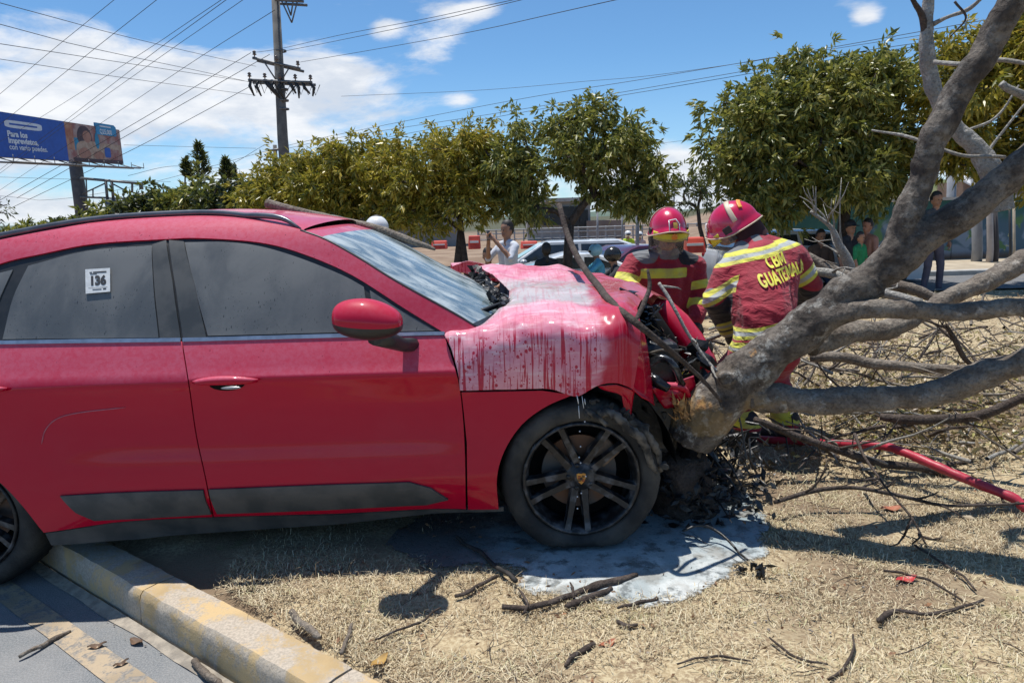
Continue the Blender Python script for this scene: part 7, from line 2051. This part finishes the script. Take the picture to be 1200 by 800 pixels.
def shed():
    c = at(462, 262, 38); root = thing('site_shed', 'low grey shed glimpsed between the tree trunks behind the windscreen', 'building', (c.x, 38.5, terrain(c.x, 38)))
    mb = MB(); mb.box((c.x, 39, terrain(c.x, 38) + 1.1), (7, 3, 2.2)); mb.build('walls', pm('shed_grey', (.34, .33, .32), (.26, .25, .24), 1, .9), root, smooth=False)
    mb = MB(); mb.box((c.x, 39, terrain(c.x, 38) + 2.25), (7.6, 3.6, .14)); mb.build('roof', M_CONC, root, smooth=False)
    for i in range(3): mb = MB(); mb.box((c.x - 2.2 + i * 2.2, 37.47, terrain(c.x, 38) + 1.3), (.9, .1, .8)); mb.build('window', pm('window_dark2', (.03, .035, .04), None, 4, .2), root, smooth=False)
shed()
def far_fence():
    Y = 36; a = at(680, 278, Y); root = thing('site_fence', 'long thin rail fence around the building site behind the firefighters', 'fence', (a.x, Y, terrain(a.x, Y)))
    x0 = at(560, 270, Y).x; x1 = at(838, 270, Y).x; zt = at(760, 264, Y).z; zb = at(760, 275.5, Y).z; m = pm('fence_grey', (.36, .37, .38), (.30, .30, .30), 4, .7)
    k = 26
    for i in range(k + 1):
        x = x0 + (x1 - x0) * i / k; g = terrain(x, Y); mb = MB(); mb.box((x, Y, (g + zt) / 2), (.07, .07, zt - g + .1)); mb.build('post', m, root, smooth=False)
    for z in (zt, zt * .6 + zb * .4, zb): mb = MB(); mb.tube([Vector((x0, Y - .05, z)), Vector((x1, Y - .05, z))], .03, 5); mb.build('rail', m, root)
    o = None; mb = MB()
    for i in range(300):
        x = x0 + (x1 - x0) * i / 300; mb.box((x, Y, (zt + zb) / 2), (.012, .012, zt - zb))
    o = mb.build('mesh_wire', m, root, smooth=False); o['kind'] = 'stuff'
far_fence()
def lamp(label, px, pt, pb, Y, r=.05, sign=False):
    a = at(px, pt, Y); g = terrain(a.x, Y); root = thing('lamp_post', label, 'post', (a.x, Y, g)); mb = MB(); mb.tube([Vector((a.x, Y, g)), a], [r, r * .8], 8); mb.build('pole', M_GREYP, root)
    if sign: c = at(px - 4, pb, Y); mb = MB(); mb.box((c.x, Y - .08, c.z), (.34, .04, .50)); mb.build('sign_plate', pm('sign_grey', (.45, .45, .44), None, 5, .7), root, smooth=False)
    return root
lamp('grey post with a blank plate beside the right side of the tree row', 747, 202, 238, 20, .06, True); lamp('thin tall post between the helmets, far away', 790, 212, 0, 40, .05); lamp('thin short post left of the plate post', 729, 238, 0, 24, .03); lamp('thin far post right of the thin sparse tree', 700, 242, 0, 26, .04)
def barrier(label, px, py, Y, w, h):
    c = at(px, py, Y); m = pm('barrier_orange', (.62, .07, .04), (.50, .05, .035), 5, .6); g = c.z - h / 2; root = thing('barrier', label, 'barrier', (c.x, Y, g), 'orange plastic barriers on the building site')
    mb = MB(); mb.prism([Vector((c.x - w / 2, Y - .2, g)), Vector((c.x + w / 2, Y - .2, g)), Vector((c.x + w / 2 * .9, Y - .08, g + h)), Vector((c.x - w / 2 * .9, Y - .08, g + h))], (0, .3, 0)); bev(mb.build('barrier_body', m, root, smooth=False), .03)
    mb = MB(); mb.box((c.x, Y - .17, g + h * .55), (w * .7, .06, h * .16)); mb.build('pale_band', M_HELW, root, smooth=False)
barrier('orange barrier on the left glimpsed past the windscreen', 515, 287, 24, .55, .28); barrier('orange barrier beside the thin trunk behind the hood', 556, 284, 24, .42, .45); barrier('wide low orange barrier behind the hood in front of the pale building', 620, 287, 24, .6, .25); barrier('small orange barrier seen between the firefighters', 812, 287, 14, .45, .30)

# ------------------------------------------------------------------ vehicles behind
M_CARW = pm('white_car_paint', (.72, .73, .74), (.64, .65, .66), 3, .25, coat=.7); M_CARR = pm('maroon_car_paint', (.09, .012, .03), (.07, .01, .025), 3, .25, coat=.7); M_CARS = pm('grey_car_paint', (.13, .14, .145), (.10, .11, .115), 3, .3, metal=.4, coat=.6)
M_CGLASS = pm('car_glass', (.02, .024, .028), (.035, .04, .045), 3, .08, coat=1)
M_TAIL = pm('lamp_red', (.5, .01, .01), None, 3, .2); M_HEADL = pm('lamp_clear', (.7, .72, .74), None, 3, .1)
def sedan(label, pos, yaw, mat, L=4.3, Wd=1.75, H=1.48, suv=False, group=None):
    """body lofted from side profile with tumblehome; faces +x in its own axes"""
    root = thing('parked_car', label, 'car', pos, group); pos = Vector(pos); R = Matrix.Rotation(yaw, 3, 'Z')
    def X(x, y, z): return pos + R @ Vector((x, y, z))
    lo = [(-L / 2, .38), (-L / 2 - .02, .62), (-L / 2 + .03, .88), (-L / 2 + .35, .95), (L / 2 - 1.15, .93), (L / 2 - .35, .80), (L / 2 - .03, .66), (L / 2, .42), (L / 2 - .08, .25), (-L / 2 + .06, .25)]
    def loft(outline, w_of_z, m, name, inset_=0.0):
        mb = MB(); k = len(outline); n = 6; vs = []
        ys = [-1, -.9, -.5, .5, .9, 1]
        for j, yy in enumerate(ys):
            for (x, z) in outline:
                w = w_of_z(z); sh = 1 - (.035 if abs(yy) == 1 else 0); cx = x * sh; vs.append(X(cx, yy * w, z - (.02 if abs(yy) == 1 else 0) * (1 if z > .8 else 0)))
        fs = [(j * k + i, j * k + (i + 1) % k, (j + 1) * k + (i + 1) % k, (j + 1) * k + i) for j in range(5) for i in range(k)]
        fs += [tuple(range(k)), tuple(5 * k + i for i in range(k - 1, -1, -1))]; mb.add(vs, fs); return mb.build(name, m, root, recalc=True, auto=38)
    bw = lambda z: Wd / 2 * (1 - .04 * abs(z - .6) / .4)
    loft(lo, bw, mat, 'body')
    x0, x1 = (-L / 2 + .10, L / 2 - 1.05)
    cab = [(x0, .92), (x0 + (.22 if suv else .55), H - .10), (x0 + (.5 if suv else .95), H), (x1 - 1.05, H), (x1 - .80, H - .06), (x1, .92)]
    gw = lambda z: Wd / 2 * (.97 - .20 * (z - .9) / (H - .9))
    loft(cab, gw, mat, 'cabin')
    def side(pts, off, name, m, s):
        mb = MB(); v = [X(x, s * (gw(z) + off), z) for x, z in pts]; mb.poly(v if s > 0 else v[::-1]); q = mb.build(name, m, root, smooth=False); q.modifiers.new('solid', 'SOLIDIFY').thickness = .01
    xm = (x0 + x1) / 2 - .12
    for s in (-1, 1):
        side([(x0 + .30, .96), (xm - .04, .96), (xm - .04, H - .08), (x0 + (.42 if suv else .88), H - .09)], .004, 'side_window', M_CGLASS, s); side([(xm + .04, .96), (x1 - .22, .96), (x1 - .85, H - .09), (xm + .04, H - .08)], .004, 'side_window', M_CGLASS, s)
        mb = MB(); mb.ell(X(x1 - .35, s * (Wd / 2 + .05), .98), (.09, .07, .07), 10, 8); mb.build('mirror', mat, root)
        mb = MB(); mb.ell(X(L / 2 - .16, s * Wd * .37, .66), (.10, .16, .07), 10, 8, rot=R); mb.build('headlight', M_HEADL, root)
        mb = MB(); mb.ell(X(-L / 2 + .05, s * Wd * .39, .78), (.06, .13, .10), 10, 8, rot=R); mb.build('tail_light', M_TAIL, root)
        mb = MB(); mb.box(X(xm - .02, s * (Wd / 2 + .0), .78), (.16, .02, .03), R); mb.build('door_handle', M_CHROME, root)
    def scr(a, b, name):
        mb = MB(); mb.poly([X(a[0], -gw(a[1]) * .9, a[1]), X(a[0], gw(a[1]) * .9, a[1]), X(b[0], gw(b[1]) * .88, b[1]), X(b[0], -gw(b[1]) * .88, b[1])]); q = mb.build(name, M_CGLASS, root, smooth=False); q.modifiers.new('solid', 'SOLIDIFY').thickness = .008
    scr((x1 + .0, .95), (x1 - .79, H - .07), 'windscreen'); scr((x0 - .012, .96), (x0 + (.20 if suv else .53), H - .11), 'rear_window')
    for x in (-L / 2 + .78, L / 2 - .80):
        for s in (-1, 1):
            mb = MB(); c = X(x, s * (Wd / 2 - .10), .31); ax = R @ Vector((0, 1, 0)); mb.tube([c - ax * .11, c - ax * .09, c + ax * .09, c + ax * .11], [.29, .31, .31, .29], 24); w = mb.build('wheel', M_TYRE, root)
            mb = MB(); c2 = c + ax * s * .105; mb.tube([c2, c2 + ax * s * .015], [.19, .15], 14); mb.build('hubcap', M_CHROME, w)
    return root
def onroad(px, Y): p = at(px, 300, Y); return Vector((p.x, Y, terrain(p.x, Y) + .03))
sedan('white hatchback parked behind the man with the phone', onroad(648, 16.0), math.pi, M_CARW, 3.7, 1.65, 1.28)
sedan('white van-like car with dark windows behind the white hatchback', onroad(650, 18.8), math.pi, M_CARW, 4.5, 1.8, 1.46, True)
sedan('dark red car parked at the right of the white cars', onroad(722, 17.2), math.pi + .5, M_CARR, 3.9, 1.75, 1.35)
sedan('dark grey car whose roof edge shows behind the windscreen', Vector((-2.02, 8.3, -.22)), -.10, M_CARS, 4.3, 1.8, 1.66, True)
sedan('white car behind the bare twigs at the right of the bending firefighter', Vector((at(950, 300, 14.2).x, 14.2, -.15)), .05, M_CARW, 4.0, 1.7, 1.25)
def motorbike(label, px, Y, yaw, fair):
    p = at(px, 300, Y); z = terrain(p.x, Y) + .03; pos = Vector((p.x, Y, z)); R = Matrix.Rotation(yaw, 3, 'Z'); root = thing('motorcycle', label, 'motorcycle', pos)
    X = lambda x, y, zz: pos + R @ Vector((x, y, zz)); ax = R @ Vector((0, 1, 0))
    for x in (-.62, .66):
        mb = MB(); n = 24
        ring = [X(x + .28 * math.cos(2 * math.pi * i / n), 0, .30 + .28 * math.sin(2 * math.pi * i / n)) for i in range(n + 1)]; mb.tube(ring, .045, 8, cap=False); w = mb.build('wheel', M_TYRE, root)
        mb = MB(); [mb.tube([X(x, 0, .30), X(x + .25 * math.cos(k), 0, .30 + .25 * math.sin(k))], .010, 5) for k in np.arange(0, 6.2, .785)]; mb.tube([X(x, -.06, .3), X(x, .06, .3)], .04, 8); mb.build('spokes', M_CHROME, w)
    mb = MB(); mb.tube([X(.66, -.05, .30), X(.48, -.05, .95)], .022, 6); mb.tube([X(.66, .05, .30), X(.48, .05, .95)], .022, 6); mb.build('fork', M_CHROME, root)
    mb = MB(); mb.tube([X(.46, 0, .85), X(.10, 0, .55), X(-.30, 0, .42), X(-.62, 0, .30)], .03, 6); mb.tube([X(.46, 0, .85), X(0, 0, .78), X(-.5, 0, .72), X(-.3, 0, .42)], .025, 6); mb.build('frame', M_STEEL, root)
    mb = MB(); mb.ell(X(.16, 0, .82), (.25, .13, .13), 16, 10, rot=R); mb.build('fuel_tank', fair, root); mb = MB(); mb.ell(X(-.32, 0, .80), (.36, .13, .065), 16, 8, rot=R); mb.build('seat', M_BLACKC, root)
    mb = MB(); mb.box(X(.02, 0, .46), (.34, .22, .28), R); mb.tube([X(-.1, -.14, .30), X(-.75, -.16, .36)], .04, 8); bev(mb.build('engine', M_STEEL, root, smooth=False), .02)
    mb = MB(); mb.tube([X(.42, -.34, 1.02), X(.50, -.10, .97), X(.50, .10, .97), X(.42, .34, 1.02)], .016, 6); mb.build('handlebar', M_CHROME, root); mb = MB(); mb.ell(X(.60, 0, .86), (.08, .09, .09), 12, 8, rot=R); mb.build('headlight', M_HEADL, root)
    return pos, X
pos, X = motorbike('dark motorcycle ridden by the person in black left of the firefighter', 708, 10.6, math.pi, M_NAVY)
RIDE = dict(seat=.86, legs=[((-.14, .38, .62), (-.16, .14, .28)), ((.14, .38, .62), (.16, .14, .28))], arms=[((-.30, .24, 1.22), (-.30, .50, 1.10)), ((.30, .24, 1.22), (.30, .50, 1.10))], lean=(0, .18))
figure('motorcyclist in black jacket and black helmet left of the front-facing firefighter', 'person', pos + Vector((.25, 0, -.02)), 1.62, math.pi / 2, [M_SKIN, M_HAIR, M_BLACKC, M_NAVY, M_SHOE], short_sleeve=False, hat=M_HELB, **RIDE)
pos, X = motorbike('second motorcycle further back with a rider in light blue', 690, 13.2, math.pi, M_BLACKC)
figure('rider in light blue with pale blue helmet behind the black motorcyclist', 'person', pos + Vector((.25, 0, -.02)), 1.62, math.pi / 2, [M_SKIN, M_HAIR, M_CYAN, M_NAVY, M_SHOE], short_sleeve=False, hat=pm('pale_blue_helmet', (.35, .62, .70), None, 5, .3), **RIDE)

# ------------------------------------------------------------------ ground cover: dry grass, straw, leaf litter
def mat_straw():
    m, nt, b, out = new_mat('straw_blades')
    g = nt.node('ShaderNodeNewGeometry'); p = nt.coord('Position')
    f = nt.m('ADD', nt.m('MULTIPLY', g.outputs['Random Per Island'], .65), nt.m('MULTIPLY', nt.noise(p, 2.2, 4), .45))
    c = nt.ramp(f, [(.08, (.09, .055, .035)), (.28, (.24, .165, .09)), (.50, (.46, .37, .23)), (.78, (.68, .59, .41)), (.97, (.30, .31, .10))])
    nt.l.new(c, b.inputs['Base Color']); b.inputs['Roughness'].default_value = .7; b.inputs['Specular IOR Level'].default_value = .25
    return m
M_STRAW = mat_straw()
pud = [(gnd(*q).x, gnd(*q).y) for q in [(470, 640), (560, 600), (700, 570), (868, 575), (900, 620), (870, 668), (800, 700), (700, 702), (606, 686), (598, 668), (520, 666)]]
def in_poly(x, y, P):
    c = np.zeros(len(x), bool); j = len(P) - 1
    for i in range(len(P)):
        xi, yi = P[i]; xj, yj = P[j]
        c ^= ((yi > y) != (yj > y)) & (x < (xj - xi) * (y - yi) / (yj - yi + 1e-12) + xi); j = i
    return c
def grass(name, n, x0, x1, y0, y1, L, Wd, seed, flat=.75, label='', dens_fn=None, upright=.25):
    rng = np.random.default_rng(seed)
    x = rng.uniform(x0, x1, n); y = rng.uniform(y0, y1, n)
    t = (x - KP.x) * KN.x + (y - KP.y) * KN.y
    keep = (t > .20) & ~in_poly(x, y, pud)
    cl = np.array([mnoise.noise(Vector((a * 2.6, b * 2.6, 3))) + .5 * mnoise.noise(Vector((a * 8, b * 8, 1))) for a, b in zip(x, y)])
    keep &= rng.uniform(-.6, .6, n) < cl * 1.3 + .10
    # scorched strip under the car
    keep &= ~((x > -1.3) & (x < .4) & (y > 2.95) & (rng.uniform(0, 1, n) < .75))
    x, y = x[keep], y[keep]; n = len(x)
    z = np.array([terrain(a, b) for a, b in zip(x, y)]) - .003
    a = rng.uniform(0, 2 * math.pi, n); el = rng.uniform(-.05, .45, n) ; up = rng.uniform(0, 1, n) < upright; el[up] = rng.uniform(.4, 1.3, up.sum())
    Ls = L * rng.uniform(.4, 1.4, n); W2 = Wd * rng.uniform(.6, 1.3, n)
    d = np.stack([np.cos(a) * np.cos(el), np.sin(a) * np.cos(el), np.sin(el)], 1); s = np.stack([-np.sin(a), np.cos(a), np.zeros(n)], 1)
    b = np.stack([x, y, z], 1); bend = rng.normal(0, .25, n)[:, None] * s * Ls[:, None]
    m = b + d * Ls[:, None] * .5 + np.array([0, 0, .010]) * (rng.uniform(0, 1, n)[:, None]); tip = b + d * Ls[:, None] * .95 + bend - np.array([0, 0, .25]) * (Ls * np.sin(el))[:, None]
    tip[:, 2] = np.maximum(tip[:, 2], z + .003)
    V = np.stack([b - s * W2[:, None] / 2, b + s * W2[:, None] / 2, m + s * W2[:, None] * .45, m - s * W2[:, None] * .45, tip], 1).reshape(-1, 3)
    i = np.arange(n) * 5; F = np.stack([i, i + 1, i + 2, i, i + 2, i + 3, i + 3, i + 2, i + 4], 1).reshape(-1, 3)
    return tag(tri_mesh(name, V, F, M_STRAW, None, False), label, kind='stuff')
grass('dry_grass', 150000, -1.3, 2.9, 1.75, 3.6, .042, .0026, 1, label='dry cut straw-coloured grass lying over the soil in the foreground')
grass('long_straw', 9000, -1.3, 2.9, 1.8, 3.7, .105, .0022, 5, label='longer loose straw strands scattered over the short dry grass', upright=.1)
grass('dry_grass', 100000, -1.5, 5.5, 3.6, 6.5, .065, .0045, 2, label='dry straw-coloured grass behind the car and below the fallen limbs')
grass('dry_grass', 30000, -3, 12, 6.5, 12, .10, .010, 3, label='dry grass between the branches and the far street')
def litter():
    rng = np.random.default_rng(8)
    n = 2200; px = rng.uniform(920, 1240, n); Y = rng.uniform(3.9, 7.5, n); P = np.array([tuple(at(a, 400, b)) for a, b in zip(px, Y)]); P[:, 2] = rng.uniform(.01, .10, n) * (1 + (Y > 4.6))
    # heap of yellowing leaves under the horizontal limb
    m = 2600; c = at(1095, 400, 4.6); Q = np.stack([rng.normal(c.x, .42, m), rng.normal(4.75, .4, m), np.abs(rng.normal(0, .11, m)) + .02], 1)
    C = np.concatenate([P, Q]); D = rng.normal(0, 1, C.shape); D[:, 2] *= .4
    o = leaves_mesh('leaf_litter', C, D, .055, .022, M_LF_LITTER, None, rng, .1); tag(o, 'yellowing and dry leaves strewn under the fallen limbs', kind='stuff')
    n = 260; C = np.stack([rng.uniform(-1, 2.6, n), rng.uniform(1.9, 3.6, n), np.full(n, .014)], 1); t = (C[:, 0] - KP.x) * KN.x + (C[:, 1] - KP.y) * KN.y; C = C[t > .2]
    o = leaves_mesh('leaf_fragments', C, rng.normal(0, 1, C.shape) * [1, 1, .05], .026, .012, pm('leaf_fragment_brown', (.16, .08, .04), (.30, .15, .07), 30, .8), None, rng, 0.0); tag(o, 'small brown leaf fragments among the dry grass', kind='stuff')
litter()
def thin_twigs():
    mb = MB(); rr = random.Random(3)
    for i in range(75):
        x, y = rr.uniform(-1.0, 2.7), rr.uniform(1.9, 3.4)
        if kt(x, y) < .22: continue
        a = rr.uniform(0, 6.28); L = rr.uniform(.05, .22); q = [Vector((x, y, .012))]
        for j in range(5): a += rr.uniform(-.4, .4); q.append(q[-1] + Vector((math.cos(a), math.sin(a), 0)) * L / 5 + Vector((0, 0, rr.uniform(-.003, .004)))); q[-1].z = max(.01, q[-1].z)
        r = rr.uniform(.0008, .0022); mb.tube(q, [r * .6, r, r, r, r * .8, r * .4], 5)
    tag(mb.build('fine_twigs', M_BARKD), 'fine broken twigs scattered over the dry grass', kind='stuff')
    mb = MB()
    for i in range(420):
        x, y = rr.uniform(-1.1, 2.7), rr.uniform(1.9, 3.5)
        t = kt(x, y)
        if t < .2 and rr.random() < .8: x, y = (kst(rr.uniform(-.6, 1.4), rr.uniform(-.09, -.02)).x, 0); s0 = rr.uniform(-.2, 1.4); p = kst(s0, rr.uniform(-.10, -.015)); x, y = p.x, p.y; z = ROADZ + .008
        elif t < .2: continue
        else: z = .004
        s = rr.uniform(.002, .007) ; mb.ell((x, y, z), (s, s * rr.uniform(.6, 1.2), s * .6), 5, 4)
    tag(mb.build('pebbles', pm('pebble_grey', (.34, .30, .25), (.20, .17, .14), 60, .9), smooth=False), 'small pebbles on the soil and in the gutter', kind='stuff')
thin_twigs()

# objects of the empty-parent kind carry their properties; nothing below this line
